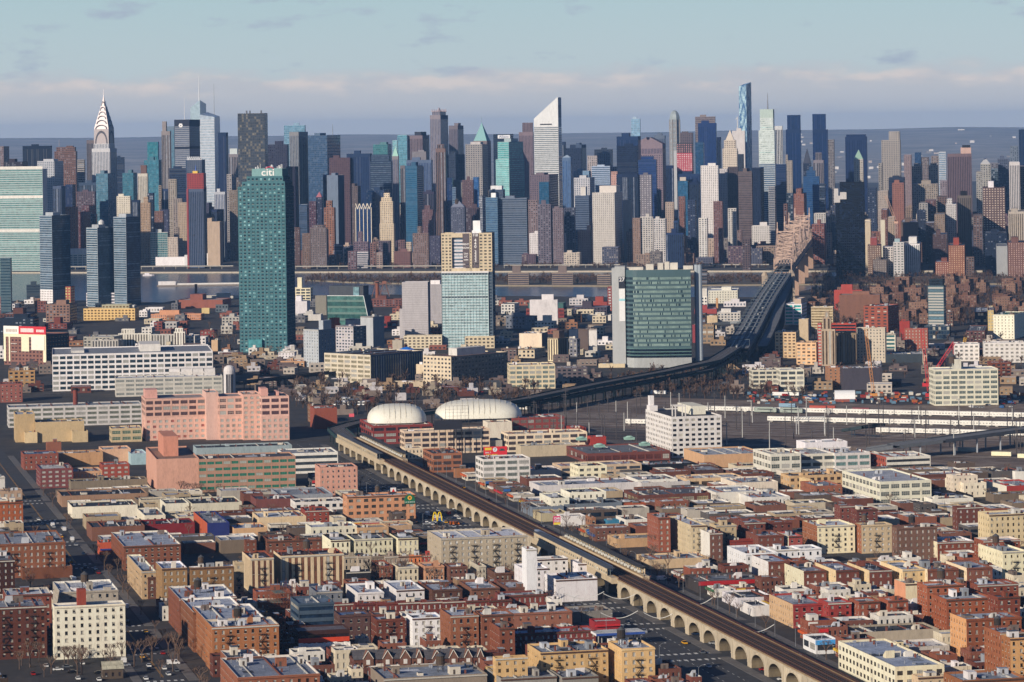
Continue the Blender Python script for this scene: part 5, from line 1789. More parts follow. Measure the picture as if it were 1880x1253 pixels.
put('B3', '''
# around the curved green block
180 452 505 652 b742 w a8443c F r=-8 p=5a3030 sc=4a2a30 d=30 t=.05:.98:615:x:4a7a74 |red brick school with green roof and white rooftop block
205 405 410 590 k3.9 x dcdcd6 W r=-8
625 762 768 605 b655 x b04a3c W r=-8 d=20
0 95 130 620 b690 s d4cfc4 W r=-10
490 625 640 580 b630 s c9c9c4 W r=-10
500 760 800 640 b690 s 4c4450 W r=-10 d=30
35 240 260 705 b800 s 6f7684 W r=-30
240 380 400 745 b800 s cfcabc W r=-15
620 790 800 700 b740 x d8d0c0 W r=-8
130 292 335 832 b945 x f0cfa8 F r=-12 sc=6a5f62 p=6a5a58 |peach cube building with one row of square windows near its roof
120 240 320 945 b1010 s c8b48c A r=-20
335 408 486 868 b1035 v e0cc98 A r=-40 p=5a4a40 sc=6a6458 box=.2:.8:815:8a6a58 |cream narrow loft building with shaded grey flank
488 545 552 800 b880 x d4d6c4 A r=-10
490 545 552 870 b1000 s 7f7f88 A r=-40
555 625 690 800 b980 x 6a5a54 A r=-30 sc=4a4450
630 688 692 802 b985 x dcdfcc A r=-8
0 110 115 940 b1030 s 6c5a58 A r=-20
1395 1482 1488 565 b640 s e0dccb F r=-6 t=.5:.98:510:x
1490 1700 1712 522 b615 d e2dcc4 F r=-6 p=4a4a48 |cream cold store with tiny square windows left of the bridge ramp
1600 1760 1766 605 b640 s dcdcd8 W r=-6 d=12
1545 1558 1560 580 k4.2 x c8925a F r=-6 d=3
1390 1550 1555 655 b690 x b04844 W r=-4 d=30
1395 1470 1480 690 b760 w 6a5148 F r=-8
1480 1555 1562 705 b800 x c4a878 F r=-8
1555 1720 1726 680 b745 s cfcac2 W r=-6
1375 1420 1430 770 b900 x a04048 F r=-10 sc=3a2a34
1430 1528 1540 770 b905 w a88a68 F r=-10 p=3a2f2c
50 198 202 395 b492 b a8917c A r=-8 p=4a4048 box=.2:.6:345:7a6a64 |left tan balcony block on the river island
365 515 518 395 b492 b a8917c A r=-8 p=4a4048 box=.3:.7:345:7a6a64 |right tan balcony block on the river island
690 786 790 412 b492 b a8917c A r=-8 p=4a4048
765 795 800 500 b670 c b0544a A r=-4 p=d8c8c0
1425 1480 1484 375 b490 r 6a5f60 A r=-6
700 890 900 1050 b1078 x dcc490 W r=-4 d=8
''', -10)
put('B3', '''
# below curved green block
25 60 388 1060 b1235 w e6d09c F d=30 p=7a8a84 p2=a9b4a8 rc=9a9aa0 fc=8a8a80 |cream terracotta factory with arched parapet gables by the elevated line
390 400 620 1080 b1190 q 6a5f64 F d=24
''', 4)
put('B4', '''
# right of the bridge ramps
1215 1325 1340 470 b800 b 55707a B r=-20 p=14222e p2=4a6a78 t=.08:.92:425:b:26343e |slim dark glass balcony tower with open concrete crown among brown estates
1190 1365 1372 745 b840 g 4a5a66 F r=-12 p=24364a d=20
228 345 380 595 b740 k e6e6e0 A r=-14 p=2f9a98 t=.55:.95:560:x:c4a88c |white building with large turquoise glass panels by the ramps
410 560 570 615 b770 b d8c08c A r=-14 p=8a7a5c |cream balcony block behind the gothic stepped tower
568 762 768 500 b640 x c0493a F r=-14 t=.25:.65:462:x |red orange block with square stair head above blank brown wall
605 885 892 530 b720 x 9a6a54 F r=-10 d=24 rc=8a9aa0 |blank brown brick wall building with blue glass strip at top
772 940 1015 610 b790 l b4593c F r=-24 p=2a3a40 |orange brick office with three columns of dark windows
160 305 310 790 b970 q e2b878 F r=-12 d=30 p=6a5848 id=tloft |tan loft building by the ramps, taller left half, lower right half
308 445 450 862 b1015 q e8b470 F r=-12 d=26 p=6a5848 in=tloft
325 390 395 700 b850 x d4b888 F r=-12 d=12
480 575 580 770 b1025 v b09a80 F r=-10 p=5a4a3c t=.1:.7:690/.25:.55:650 id=goth |grey tan gothic stepped tower with narrow pointed top and ribbed wing
575 722 726 795 b1010 v a08664 F r=-10 p=4a3c30 in=goth
725 920 930 760 b1000 p c9b89c A r=-20 p=3c4048 |pale prewar block with many small windows under the crane
455 480 485 730 b1020 b c8402c F r=-10 p=8a2a20 d=8
550 720 725 730 k3.55 b d0492c F r=-10 d=12
925 992 1000 800 b940 k d4cdb4 A r=-12 p=3f7a7c
1020 1090 1095 715 b850 x b0382c F r=-12
1055 1215 1220 765 b925 d b0604c F r=-12 p=8a4a3c |plain reddish brick block left of the red crane
1190 1210 1330 950 b1040 v d8c9a8 F r=-6 p=7a5a40
925 1190 1200 940 b1000 x 3f4a54 W r=-6 rc=c9c9c6 d=40
1668 1812 1890 670 b840 d e6e0c0 A r=-20 p=9a9680 rc=2f6a5a |cream hotel with green sloped roof caps at the right edge
1395 1570 1575 870 b990 c dcd8cc F r=-5 p=7d7c78 d=24 sc=c03a34
1605 1885 1890 860 b1000 c d8d4c8 F r=-5 p=8a8680 d=24 |long white and red brick factory wing beside the yellow roof crane
1540 1680 1690 650 b770 g 2c3f58 A r=-8 p=1a2c44
1630 1670 1674 640 b780 s d8b85c A r=-8
1345 1390 1395 650 b750 s 7a5a50 A r=-10
1480 1610 1640 780 b860 s 6f4a48 W r=-10
''', -10)
put('B4', '''
# at the rail yard edge
0 5 190 1052 b1180 w dfd6b8 F d=24 p=5a5f60 id=cloft |cream five storey loft in two halves beside the rail yard
194 196 362 1050 b1200 w e2dabc F d=24 p=5a5f60 in=cloft
525 530 628 1035 b1180 d b88058 F d=20
630 632 900 1040 b1190 x 4a4650 W d=30 rc=dfe2e6 |dark open shed with white vaulted roof beside the orange crane
1260 1262 1700 1048 b1300 w e6dfbe F d=26 p=4a5f62 fc=c9c4b0 box=.35:.45:985:d8d2b8 wt=.33 ws=1.6 |big cream factory with square blue grey windows and roof turret, far right
1650 1655 1790 1000 b1130 q 8a4a34 F d=20
''', 3)
put('C1', '''
# around the pink factory
0 60 1020 268 b415 k c6c7bb F d=30 p=868a7c rc=7f8890 |very long pale grey factory behind the tan power house and brick stack
252 255 605 375 b520 x d2b070 F d=24 rc=8a8070 id=ochre |plain ochre power house with stepped blocks beside the brick stack
90 110 250 318 b520 x cba766 F d=30 in=ochre
515 520 632 440 b520 x d8b878 F d=18 in=ochre
175 178 268 448 b525 x d8b878 F d=10 in=ochre
780 800 1020 420 b520 k d2b478 F d=22 p=4f6a4c
1018 1046 1480 345 b508 c e8a98c F t=0:1:208:w d=36 p=6a5050 p2=b06a60 rc=a89a94 cop=e8a08c box=.02:.22:150:dc9682 id=pink |big pink factory with red signs in its top windows and corner pavilion
1478 1482 1570 160 b503 x edb49c F d=30 rc=a89a94 in=pink
1572 1576 1745 335 b503 c e8a98c F t=0:1:190:w d=30 p=7a5a54 rc=a89a94 in=pink
1744 1746 1878 175 b503 c e6a88c F d=34 p=7a5656 rc=b0a090 in=pink
1876 1880 2080 335 b508 c e9ac92 F t=0:1:190:w d=34 p=6a4c50 rc=b0a090 box=.05:.3:140:dc9682/.62:.7:165:dc9682 in=pink
1050 1125 1430 640 b890 x d49270 F rc=9a7a66 box=.25:.6:505:d0886c |salmon brick block with dark glass stair slot and square lift tower
1425 1427 2125 640 b880 n b88c70 F p=2f7a64 p2=3f8a78 d=30 rc=4a4a50 fc=5a8a74 |long school block with bands of green windows in salmon piers
1410 1412 2100 560 k2.28 x 9ab0b4 F d=24 rc=2a2c32
2120 2300 2570 700 h18 d dc9474 F p=4a4048 d=24 rc=2f3238 |salmon block with row of tall slit windows facing the viaduct
2000 2040 2430 600 h14 r e2ddd0 W p=3f464c d=34 rc=8f939a |white parking deck behind the salmon blocks
''', 11)
put('C1', '''
# left of the salmon school
150 170 420 605 h11 d a85a44 F rc=3f7098
330 335 440 520 h12 x b06a4c F
400 405 740 600 h9 x c09060 W d=20 rc=9a9a98
720 735 940 570 h10 x d8a070 W rc=b5b5b0 d=24
260 290 525 710 h13 q 8a4a48 F p=4a3038 rc=c9c9c4
520 525 735 730 h9 f d09860 F rc=aeb0b0 d=26
715 735 930 680 h13 q a84c38 F p=4a2a28 rc=d8d8d4
940 942 1060 600 h8 x 9ac0c8 W d=30
490 510 1060 800 h8 x 9a8a72 W d=16 rc=22262e
430 445 1060 905 h7 x b08868 W rc=1d2028 d=34
500 520 990 985 h7 x e4d8b8 W rc=2c3038 d=30
985 1040 1190 1045 h8 d e0d4b4 S rc=8a9098
1180 1190 1360 960 h7 x d8d0b4 W rc=4a4e55 d=28
1360 1380 1740 960 h7 x d9cfae W rc=1c2028 d=34
600 660 1040 1130 h8 x 8a5a44 S rc=3c4450 d=30
1040 1045 1400 1110 h7 x 8c1f26 W rc=20242c d=24
1390 1490 1650 1100 h10 x 2c3a86 W rc=8f949c d=60 sc=d8602c |blue and orange painted store with big flat grey roof
700 715 800 1240 h7 x d85a2c S rc=3a4a70 aw=2c3a86
-80 -75 165 955 h15 p c0642c A rc=b39a7a |orange brick corner building with arched windows at the left edge
-60 -55 35 770 h11 x d8d0c4 A
-40 -30 160 870 h6 s b8987c S
''', 13)
put('C2', '''
# around the orange hotel
2 40 320 930 h7 x 8c5048 S rc=4a5260 d=26
200 210 590 900 h7 x 9aa0a8 W rc=8f959c d=40
0 320 680 950 h9 q d8d4c8 S rc=2a2f36 d=20
360 395 565 1010 h10 d a84832 A rc=5a6068
0 60 400 1060 h7 x e0c088 S rc=c2c8d0 d=30
675 695 1185 910 h16 q d98c4a A p=4c4a44 rc=d8d8d4 d=17 fc=e8dcc8 n=1 |orange hotel with white coping and green rounded roof sign
280 450 455 262 h14 q 9a6a48 F d=30 rc=9a8a78
455 460 622 275 b425 x a8543c F d=24 rc=a89a94
790 880 1310 400 h14 k a24038 F p=3c3238 d=60 rc=c9b8b0 |low red brick hall with banded windows under the two white domes
1070 1105 1720 440 h17 w ecc8a0 F p=4c4248 d=18 rc=c4b9a8 |pink cream loft building with black billboard back on its roof
1700 1705 1880 375 h13 x e8d8bc W d=18 rc=a8a298
1240 1310 1520 600 h13 w c07850 F p=5a4a48 rc=3a3a40 |orange brick loft with cream pilasters beside the far platform
1300 1310 1810 520 h8 x a8a090 W d=20 rc=7a7a7c
1075 1110 1240 560 h8 f e8cca0 S d=14
915 950 1075 480 h5 x d8cdb8 S d=14 rc=6a6a6a
1620 1670 2010 640 h17 k d9d6cc F p=8a9088 rc=241c20 d=24 |white three storey loft with painted ground floor mural and red billboard
1800 1850 2420 460 h13 w e8cda4 F p=5a4f50 rc=a89a8c |cream sawtooth factory with big windows behind the red billboard
1460 1470 1610 710 h6 x b87848 S rc=7a6a5c
''', 12)
put('C3', '''
# in workshops right of viaduct
75 80 455 345 h14 w a84840 F p=8a7a70 d=26 rc=9a9a98 |red brick hall with white banner lettering along its windows
510 515 610 415 h8 x b04030 W rc=9a3028 d=20
640 645 755 480 h10 x c03a2c S d=10 |small bright red shed with one dark window
140 142 540 545 h8 x c8b48c W d=16 rc=8a8a88
570 620 1215 600 h7 w 8a4a40 W p=6a3830 rc=70747a d=60 |brown brick workshop with huge grey roof and turquoise cooling units
1040 1225 1585 335 h29 q ece8d4 F p=23252c rc=2a2c34 box=.55:.85:283:e6dfc4 |black and white six storey loft with open roof frame and white chimney block
1380 1460 1900 610 h9 x d8a060 W rc=a9b0b8 d=50
425 430 1010 690 h8 k dcb98c W p=4f5660 d=24 rc=a9a4b0
495 555 760 690 h12 q ecdcae F p=4a4a44 rc=2c2e36 |cream cube workshop with four windows on its front
1010 1015 1400 680 h6 x 22252e W rc=7a8088 d=24
940 985 1270 790 h7 d ece4cc W rc=8a9098 d=30
1270 1330 1740 780 h7 k d8b078 W p=5a4a3c rc=b4b8bc d=24
1400 1405 1600 720 h7 x 5a3c38 W rc=9aa0a8 d=30
260 275 1005 830 h6 x dcdad4 W rc=9aa2b0 d=28
1005 1010 1360 810 h6 x c4c8b8 W rc=aeb4bc d=26
175 360 490 920 h10 d f0e4c0 F p=4a4a44 rc=20232b d=30 id=cwork |cream workshop with black roof and two wings by the viaduct
490 495 755 880 h9 d f0e4c0 F p=3a3a38 rc=20232b d=24 in=cwork
980 985 1500 900 h6 k 7a4638 W p=a89a78 rc=5a5c62 d=34
1480 1545 1880 880 h7 x e4dccb W rc=c4cad2 d=36
1550 1690 1990 810 h7 x e8d4b8 W rc=9aa2ae d=34
40 225 450 985 h6 x 7a8694 S rc=1a1d26 d=30
450 452 870 965 h6 x 76828e S rc=22252d d=20
880 885 1040 960 h5 x c86030 S rc=6a6a70
200 202 430 720 h6 x d8c8bc S rc=b0b4b8 d=26
280 285 480 1030 h5 x b8a878 S rc=6a5a48 d=20
600 650 655 1060 h8 q b07850 S d=14
430 435 605 1050 h6 x e8e4da S rc=6a6a70 d=12
890 895 1055 1075 h6 x e4dccc S rc=2a2d34 d=22
760 765 850 1080 h6 x 2f8ab0 S rc=3a3d44 d=8
''', 13)
put('C4', '''
# left of the road bridge
10 130 340 580 h16 w e6dfc8 F p=5a625c rc=c4c0b4 |cream loft with blank sign wall near the yard wall
330 335 575 580 h14 k dcd4bc F p=5a5f5c rc=b4b4b0 d=40
360 575 820 575 h14 k dcd8cc F p=7fa09c rc=b9bec4 d=40
365 370 660 500 h13 x eeeae0 F d=20 rc=c9ccd0
815 930 1235 600 h12 r d8d2c0 F p=3a3c40 sc=b8543c ss=q rc=c4c8cc |low office with orange brick side and white banded front
130 260 625 730 h9 q d8a860 F p=4a3a2c d=18 rc=3a3038 ss=q
300 430 435 770 h9 d e4bc70 F rc=aeb6c0 d=30
430 440 625 800 h9 d b06848 F p=3a3434 rc=8a92a0 d=30
625 885 1240 770 h15 w e8e2c0 F p=6a716a p2=a9aea0 rc=b4b8c0 |cream three storey loft with white buttresses and rooftop plant
1130 1135 1530 880 h4 x 1c1d24 W rc=14151b d=50
1335 1465 1620 780 h9 d f0d8b4 S p=4a4038 rc=c9c9c6
1340 1390 1560 730 h13 d ecd4b4 S p=4a4038 rc=c0c0c0 d=12
1600 1760 1990 800 h7 x c03a2c W rc=9aa0a8 d=34 sc=e0d8c0
1815 1820 1900 700 h9 x e4dccc S rc=c9c9c9
-60 0 265 880 h6 f e8e0d4 W rc=a4acbc d=40
1240 1245 1530 890 h5 x e4ddc8 S rc=2a2c33 d=14
''', 13)

# ------------------------------------------------------------------ Sunnyside, the near streets
put('D1', '''
# left of the dark avenue
-90 -60 335 690 b1068 p 6a3828 A p=2a2426 e=2 rc=8f939b cop=9a5a40 |dark brown six storey apartment house at the bottom left corner
375 390 900 682 b1065 p ecdfc0 A p=2b2b2c rc=aab2c0 cop=e8dcc4 box=.34:.46:575:a8452c co=d8c9a8 |cream six storey apartment house with red brick chimney block
20 45 370 600 h21 p 8c4632 A e rc=c2c6cc cop=c9bba4
380 430 850 578 h18 p a49a8a A rc=c9ccd0 cop=e4ddcc n=3
-60 -30 105 350 h20 p 4a281e A rc=7a7c82
-70 -20 470 235 h18 p a0603c A p=2c2426 e=2 rc=9aa0a8 n=3 |orange brown six storey block with fire escapes above white roofed shop
120 160 520 405 h6 x 8a5234 S rc=d8d6d0 d=14 n=0 |low brown shop with patchy white roof on the avenue
-60 -50 60 1200 h9 x 4a3a30 S rc=8a8880
''', 13)
put('D1', '''
# right of the dark avenue
800 890 1300 248 h13 p 9a5a3c A p=2b2426 rc=aab2c0 n=3 cop=e4d8c0 |brick corner block with cream roof parapets beside the avenue
915 1020 1120 428 h14 d b99a70 A rc=a8b4c4 cop=e8ddb8
1060 1062 1120 470 h11 p 7a4a34 A rc=20222a
1120 1165 1345 408 h21 p ab8350 A p=2c2824 rc=a4b4d0 cop=efe9dd id=tb |tan brick apartment house with white roof walls on the avenue
1365 1368 1680 402 h21 p a57a48 A p=2c2824 rc=e0e2e6 cop=efe9dd e=1 n=3 in=tb
1682 1684 1752 362 h21 d d4b884 A e rc=c9c4b8
1210 1290 1700 625 h17 p 8f5238 A p=2b2426 rc=b4bccb n=4 cop=dcd4c4
1300 1390 1760 722 h18 p 9a5e38 A p=2b2426 rc=b4bccb n=3 cop=e4ddd0
1385 1475 1900 775 h19 p a8683a A p=2b2426 rc=aab4c4 n=3 cop=dcd4c8
1475 1525 2005 830 b1160 p b5703a A p=2c2622 e=2 rc=b8c0cc n=4 cop=c9b89c |orange brown six storey apartment house with pale bulkheads near the bottom
1585 1710 2300 1192 h20 p a86442 A p=2c2622 rc=8a92a0 n=4 cop=e8d8c4 id=bt |brick apartment house with white edged roof court at the bottom edge
1585 1632 1880 1050 h20 d a4603e A rc=7a8290 cop=e8d8c4 n=1 in=bt
''', 13)
put('D2', '''
# below the orange hotel
-60 0 166 335 b590 v e4c48c A p=6a4a3a e rc=3a3036 cop=a4502c |yellow and brown striped apartment house, left of the pair
165 215 670 318 b560 v e6c68e A p=7a5440 e=2 rc=4a2a24 cop=b0583a |yellow and brown striped apartment house, right of the pair
115 118 510 210 h13 d 93583e A rc=9aa2ae cop=a8684a
-40 -38 42 205 h13 d 8a5038 A rc=7a7c82
430 436 766 112 h9 d ecdfbe S rc=c4cad4 d=20
766 768 992 115 h8 s c8995c S rc=b0a89a d=16
992 994 1160 100 h8 x c49a68 S rc=a8a298 d=14
515 578 716 205 h9 f ecdfb4 R p=3a3630 rc=2a2a2c cop=2a2624
690 748 1022 198 h9 f eddfb0 R p=3a3630 rc=8a8a84 cop=2a2624
1000 1062 1206 192 h9 f ecdcaa R p=3a3630 rc=8a8a84 cop=2a2624
1180 1370 1992 192 h20 p b9a684 A p=c9c6bc rc=dcdfe6 cop=cfc0a4 d=36 e=4 n=3 |big tan apartment house with white roofs and rows of fire escapes
-120 -118 120 120 h7 x e0a860 S rc=b4bcc8 d=24
''', 13)
put('D2', '''
# in the short grey row
672 674 768 322 h8 f a89a84 R rc=d8dce2
770 772 866 322 h8 f b0a088 R rc=c9cfd8
868 870 962 320 h8 f 9a8a78 R rc=dcdfe4
964 966 1060 320 h8 f a49280 R rc=d0d4da
1062 1064 1140 318 h8 f a89484 R rc=c4c9d2
1142 1144 1230 316 h8 f d87a3a R rc=e0e2e6 |bright orange row house front in the grey row
1232 1234 1326 312 h8 f c04032 R rc=d4d4d4 |bright red row house front at the end of the grey row
''', 13)
put('D2', '''
# in the staggered small houses
672 690 862 432 h8 x 2a2a30 R rc=1f2229
868 928 1022 390 h8 f a0583c R rc=5a4a48
1018 1064 1206 398 h8 f d4c49c R p=3a3630 rc=d8dade
1206 1252 1392 392 h8 f c89068 R rc=b4b8be
1390 1430 1560 395 h8 f 8a5a48 R rc=6a5a58
1575 1640 1692 388 h8 f c8bca0 R rc=e0e0e0
1700 1760 1900 440 h8 f 7a5240 R rc=3a3a42
''', 13)
put('D2', '''
# in the white roofed row
685 770 958 582 h8 d e8e4dc R rc=c2cad8 cop=efece4
958 1050 1250 562 h8 d ece8dc R rc=c4ccda cop=efece4
1228 1305 1522 562 h8 d 6a4434 R rc=b4bcc8
1500 1590 1792 552 h8 d 8a5a44 R rc=c4cad4
1770 1850 1990 545 h8 d 7a5040 R rc=aab0ba
420 470 660 575 h9 d 7a7f88 R rc=8a97a8
''', 13)
put('D2', '''
# in the long dark red brick row
590 592 745 662 h8 f 8a3f34 R p=cfc8bc rc=c9ced6
746 748 905 662 h8 f 80392f R p=cfc8bc rc=d4d8de
906 908 1060 658 h8 f 8a3f34 R p=cfc8bc rc=b9c0ca
1062 1064 1220 652 h8 f 823a30 R p=cfc8bc rc=c9ced6
1222 1224 1380 648 h8 f 8c4236 R p=cfc8bc rc=c0c6d0
1382 1384 1545 644 h8 f 80382e R p=cfc8bc rc=aab2bc
1547 1549 1710 640 h8 f 8a3f34 R p=cfc8bc rc=d4d8de
1712 1714 1880 636 h8 f 843c32 R p=cfc8bc rc=b9c0ca
''', 13)
put('D2', '''
# among walk-ups beside the white one
865 905 1110 775 b985 p 84442f A e rc=b4bccb
1120 1165 1378 764 b985 p f0eeea A p=2a2a2c e rc=9fb4d8 cop=f0eeea n=2 |bright white five storey walk-up with black fire escape
1362 1440 1640 748 h18 p a0603c A e rc=b0b8c4 n=2 |brown walk-up with white central panel and chimney block
1612 1662 1890 742 h18 p 94583c A p=2c2426 rc=c9ced6
1710 1790 1900 835 h15 p 9a5436 A rc=a8b0ba
600 640 860 745 h12 d 6a4a44 A rc=5a76a4
340 345 600 660 h15 r 4a5f74 A p=22344a rc=6a7d90 d=24 n=0 |blue grey steel frame building under construction beside scaffolding
''', 13)
put('D3', '''
# near the white stepped building
330 395 692 488 b652 x efe9dc A p=4a4f55 ss=p rc=d8d8d6 d=24 n=0 id=ws |white stepped apartment building with stair tower and blank end wall by the boulevard
95 160 340 410 b600 p f0ebe0 A p=4a4f55 rc=dcdcdc n=1 in=ws
180 182 256 268 h27 x f2efe8 A d=10 n=0 rc=d0d0d0 in=ws
552 554 692 372 k1.655 d f0ebe0 A d=16 rc=d8d8d8 n=1 in=ws
256 260 480 340 k1.66 d e6e2d8 A d=10 rc=c9c9c9 in=ws
0 2 336 604 h9 f 8a4034 R p=cfc8bc rc=c0c8d4 d=14
-60 -58 510 738 h9 d a4684e A p=5a4038 rc=c4ccd8 d=18 n=4
510 512 800 720 h5 x 8f8a82 S rc=6a6a6c d=18
-20 2 680 882 b985 f 8c3a30 R p=e0dcd4 rc=a8b4c8 d=14 n=4 cop=a83a30 |dark red brick row with bright white windows by the gas station
670 672 858 790 h5 x a8242c S rc=d8d0cc d=10 n=0 aw=c0282c |small shop with red awnings beside the gas station canopy
190 285 770 1012 h16 p dcab52 A p=5a4a34 rc=8a929c e=2 n=3 id=yw |yellow brick apartment house with gabled end wing by the boulevard
-60 -40 190 1052 h16 p d9a850 A p=5a4a34 rc=8a929c in=yw
770 866 1105 985 b1290 p e0ae54 A p=4a4034 rc=9aa0aa e co=e8c070 n=2 in=yw
''', 13)
put('D3', '''
# just right of the station
1050 1130 1216 42 h19 p a85c40 A p=c9c4bc rc=9aa2b4 cop=b86a4c
1206 1368 1482 98 h17 p d8c08c A p=8a8478 rc=b0b8cc e
1370 1500 1592 152 b352 d 8a5a48 A p=d8d4cc sc=e8e0d0 ss=x rc=c4c8d0 |half timbered brown apartment house with blank white side wall
1498 1545 1692 98 h14 d c8ac78 A rc=b9c4d4 e
1670 1752 1900 78 h14 d 8a4a3a A rc=c9ccd4
1626 1760 1990 300 h12 d f2efe8 A p=4a4a4c rc=c9ced8
1640 1645 1815 205 h10 x a8402e A rc=22242a
1800 1880 2000 330 h10 d e4d4a4 A rc=b4bccb
950 1060 1492 345 h5 x d4b078 S rc=8f97a4 d=24 n=1
680 830 1135 195 h5 x d0a060 S rc=8a8a84 d=20 n=1
1190 1420 1880 500 h6 x 4a4444 S rc=7a7878 d=26 n=1 sg=a82428 |low shop block with long red fascia right of the viaduct
1690 1700 1960 620 h5 x e4e4e2 S rc=1c2230 d=26 n=0
''', 13)
put('D4', '''
# in the six storey row at right
85 100 280 75 h13 d 84483a A rc=b9bec8
-40 45 222 165 h13 d 8a4e3c A rc=c2c7d0
175 255 350 168 h12 d c0564a A sc=f0e0b8 rc=d0d4da
350 452 712 98 b292 p ead9a4 A p=3c3a38 sc=a8663e e=1 rc=d4d8de |cream fronted six storey house with brown brick side
712 757 967 92 b290 p c4a878 A p=c9c9c4 sc=a8643c e rc=4a5260 |tan fronted six storey house with bright orange side
967 1002 1280 112 h18 p 84604e A p=b4aca4 rc=9aa2b0
1188 1282 1535 210 b345 p 9a4e34 A p=b9b0a4 sc=ecd8a8 rc=dfe2e6 cop=f0e8dc |brick house with white roof band and cream side wall
1535 1602 1852 200 h17 p a05436 A p=3a2c2a rc=d4d8de cop=e4cdb4
1562 1640 1900 20 h18 p e0c484 A p=4a4234 rc=c9c9c6
1565 1732 1900 275 h15 d ecdca8 A p=5a5244 rc=b4b8bc e
570 610 720 -40 h15 d 8a4c40 A rc=8a8c94
680 725 870 -15 h14 d 7d443a A rc=b4bac4
1385 1420 1600 -30 h16 d 7a4436 A p=cfc9c0 rc=aeb6c0
''', 13)
put('D4', '''
# in the white walled row
45 95 346 265 h9 d f0ece4 R rc=b9c2d2
270 332 482 255 h9 d f2eee6 R rc=c4ccd8
0 115 262 345 h12 d 8a4e3c A p=d8d4cc sc=e8e4da rc=a4b0c8
''', 13)
put('D4', '''
# in the cream sided brick row
215 360 516 410 b562 d 90503c A p=d8d4cc sc=f0ddb0 rc=8a92a4
440 582 742 405 h12 d 8a4a38 A p=cfc8bc sc=ecc884 rc=8a92a8
660 812 968 405 h12 d 8a4a38 A p=cfc8bc sc=ecc884 rc=14151c
890 1042 1198 398 h12 d dcb468 A p=4a4234 sc=ecc884 rc=b9c2d0
1110 1214 1428 398 h12 d 93563e A p=d0c8bc sc=ecd09c rc=8a8f98 n=2
1340 1485 1662 388 h12 d 8f5640 A p=d0c8bc sc=e4c898 rc=a4acba
''', 13)
put('D4', '''
# in the red walk-ups with fire escapes
122 285 496 640 b805 p b83c34 A p=2a2022 sc=d8a868 e rc=aab0b8 n=1 |bright red walk-up with tudor gabled side on the corner
460 530 688 628 b815 p b03a30 A p=2a2022 e rc=b9bec6 n=1 |bright red walk-up with black fire escape, second from the corner
672 742 886 622 h13 p a8583a A p=e4e0d8 e rc=d0d4d8 n=1
880 942 1080 612 h13 p a8583a A p=e4e0d8 e rc=d4d8dc n=1
''', 13)
put('D4', '''
# in the lower right brick blocks
985 1062 1150 495 h15 x f0d4a0 A sc=e89050 rc=d0d4d8
1142 1212 1466 512 h19 p b4623a A p=2c2422 rc=e0e2e6
1240 1345 1668 605 b850 p a8582f A p=2c2422 rc=b4bcc4 n=2 |broad orange brick block with arched window heads
1480 1562 1842 505 h17 p 9a4e34 A p=2c2422 rc=d4d8dc
1630 1700 1852 590 h18 p 94482e A rc=2a2a30
1370 1482 1862 742 b1020 p a4582f A p=2c2422 sc=e49a3c rc=b0bac8 n=2 |brick block with glowing yellow orange side wall, lower right
1605 1718 1910 835 h22 p 9a5230 A p=2c2422 sc=b4683a rc=b9c2ce
1722 1785 1990 872 h22 p dc9a34 A p=3a3020 sc=b4703a rc=aab4c0 e
1325 1455 1895 1165 h15 p a86838 A p=2c2622 rc=9aa2ae n=2
1105 1150 1330 1140 h9 d c8a878 A rc=aeb4be
''', 13)
put('D4', '''
# among lower right corner shops
670 760 1292 832 h6 x a89a84 S rc=26282e d=20 n=1
960 965 1085 930 h7 x d8c48c S rc=b9b9b4
1085 1088 1366 935 h5 x c4bcae S rc=e6e4e0 d=20 n=0
355 440 594 885 b985 k e4e6e8 S p=3a4048 rc=22262f sg=4a9fe0 n=0 |corner shop with blue and white curved fascia beside the viaduct
1255 1280 1420 990 h6 x a05a3c H rc=9a9484 d=10
0 5 128 650 h5 x e8e4da S rc=26282f d=20 n=0
600 990 1330 1070 h12 q ead9a8 S p=4a4238 sc=ecdfb8 rc=a4b0c4 n=3 aw=b83030 |long cream three storey corner building running along the viaduct
''', 13)

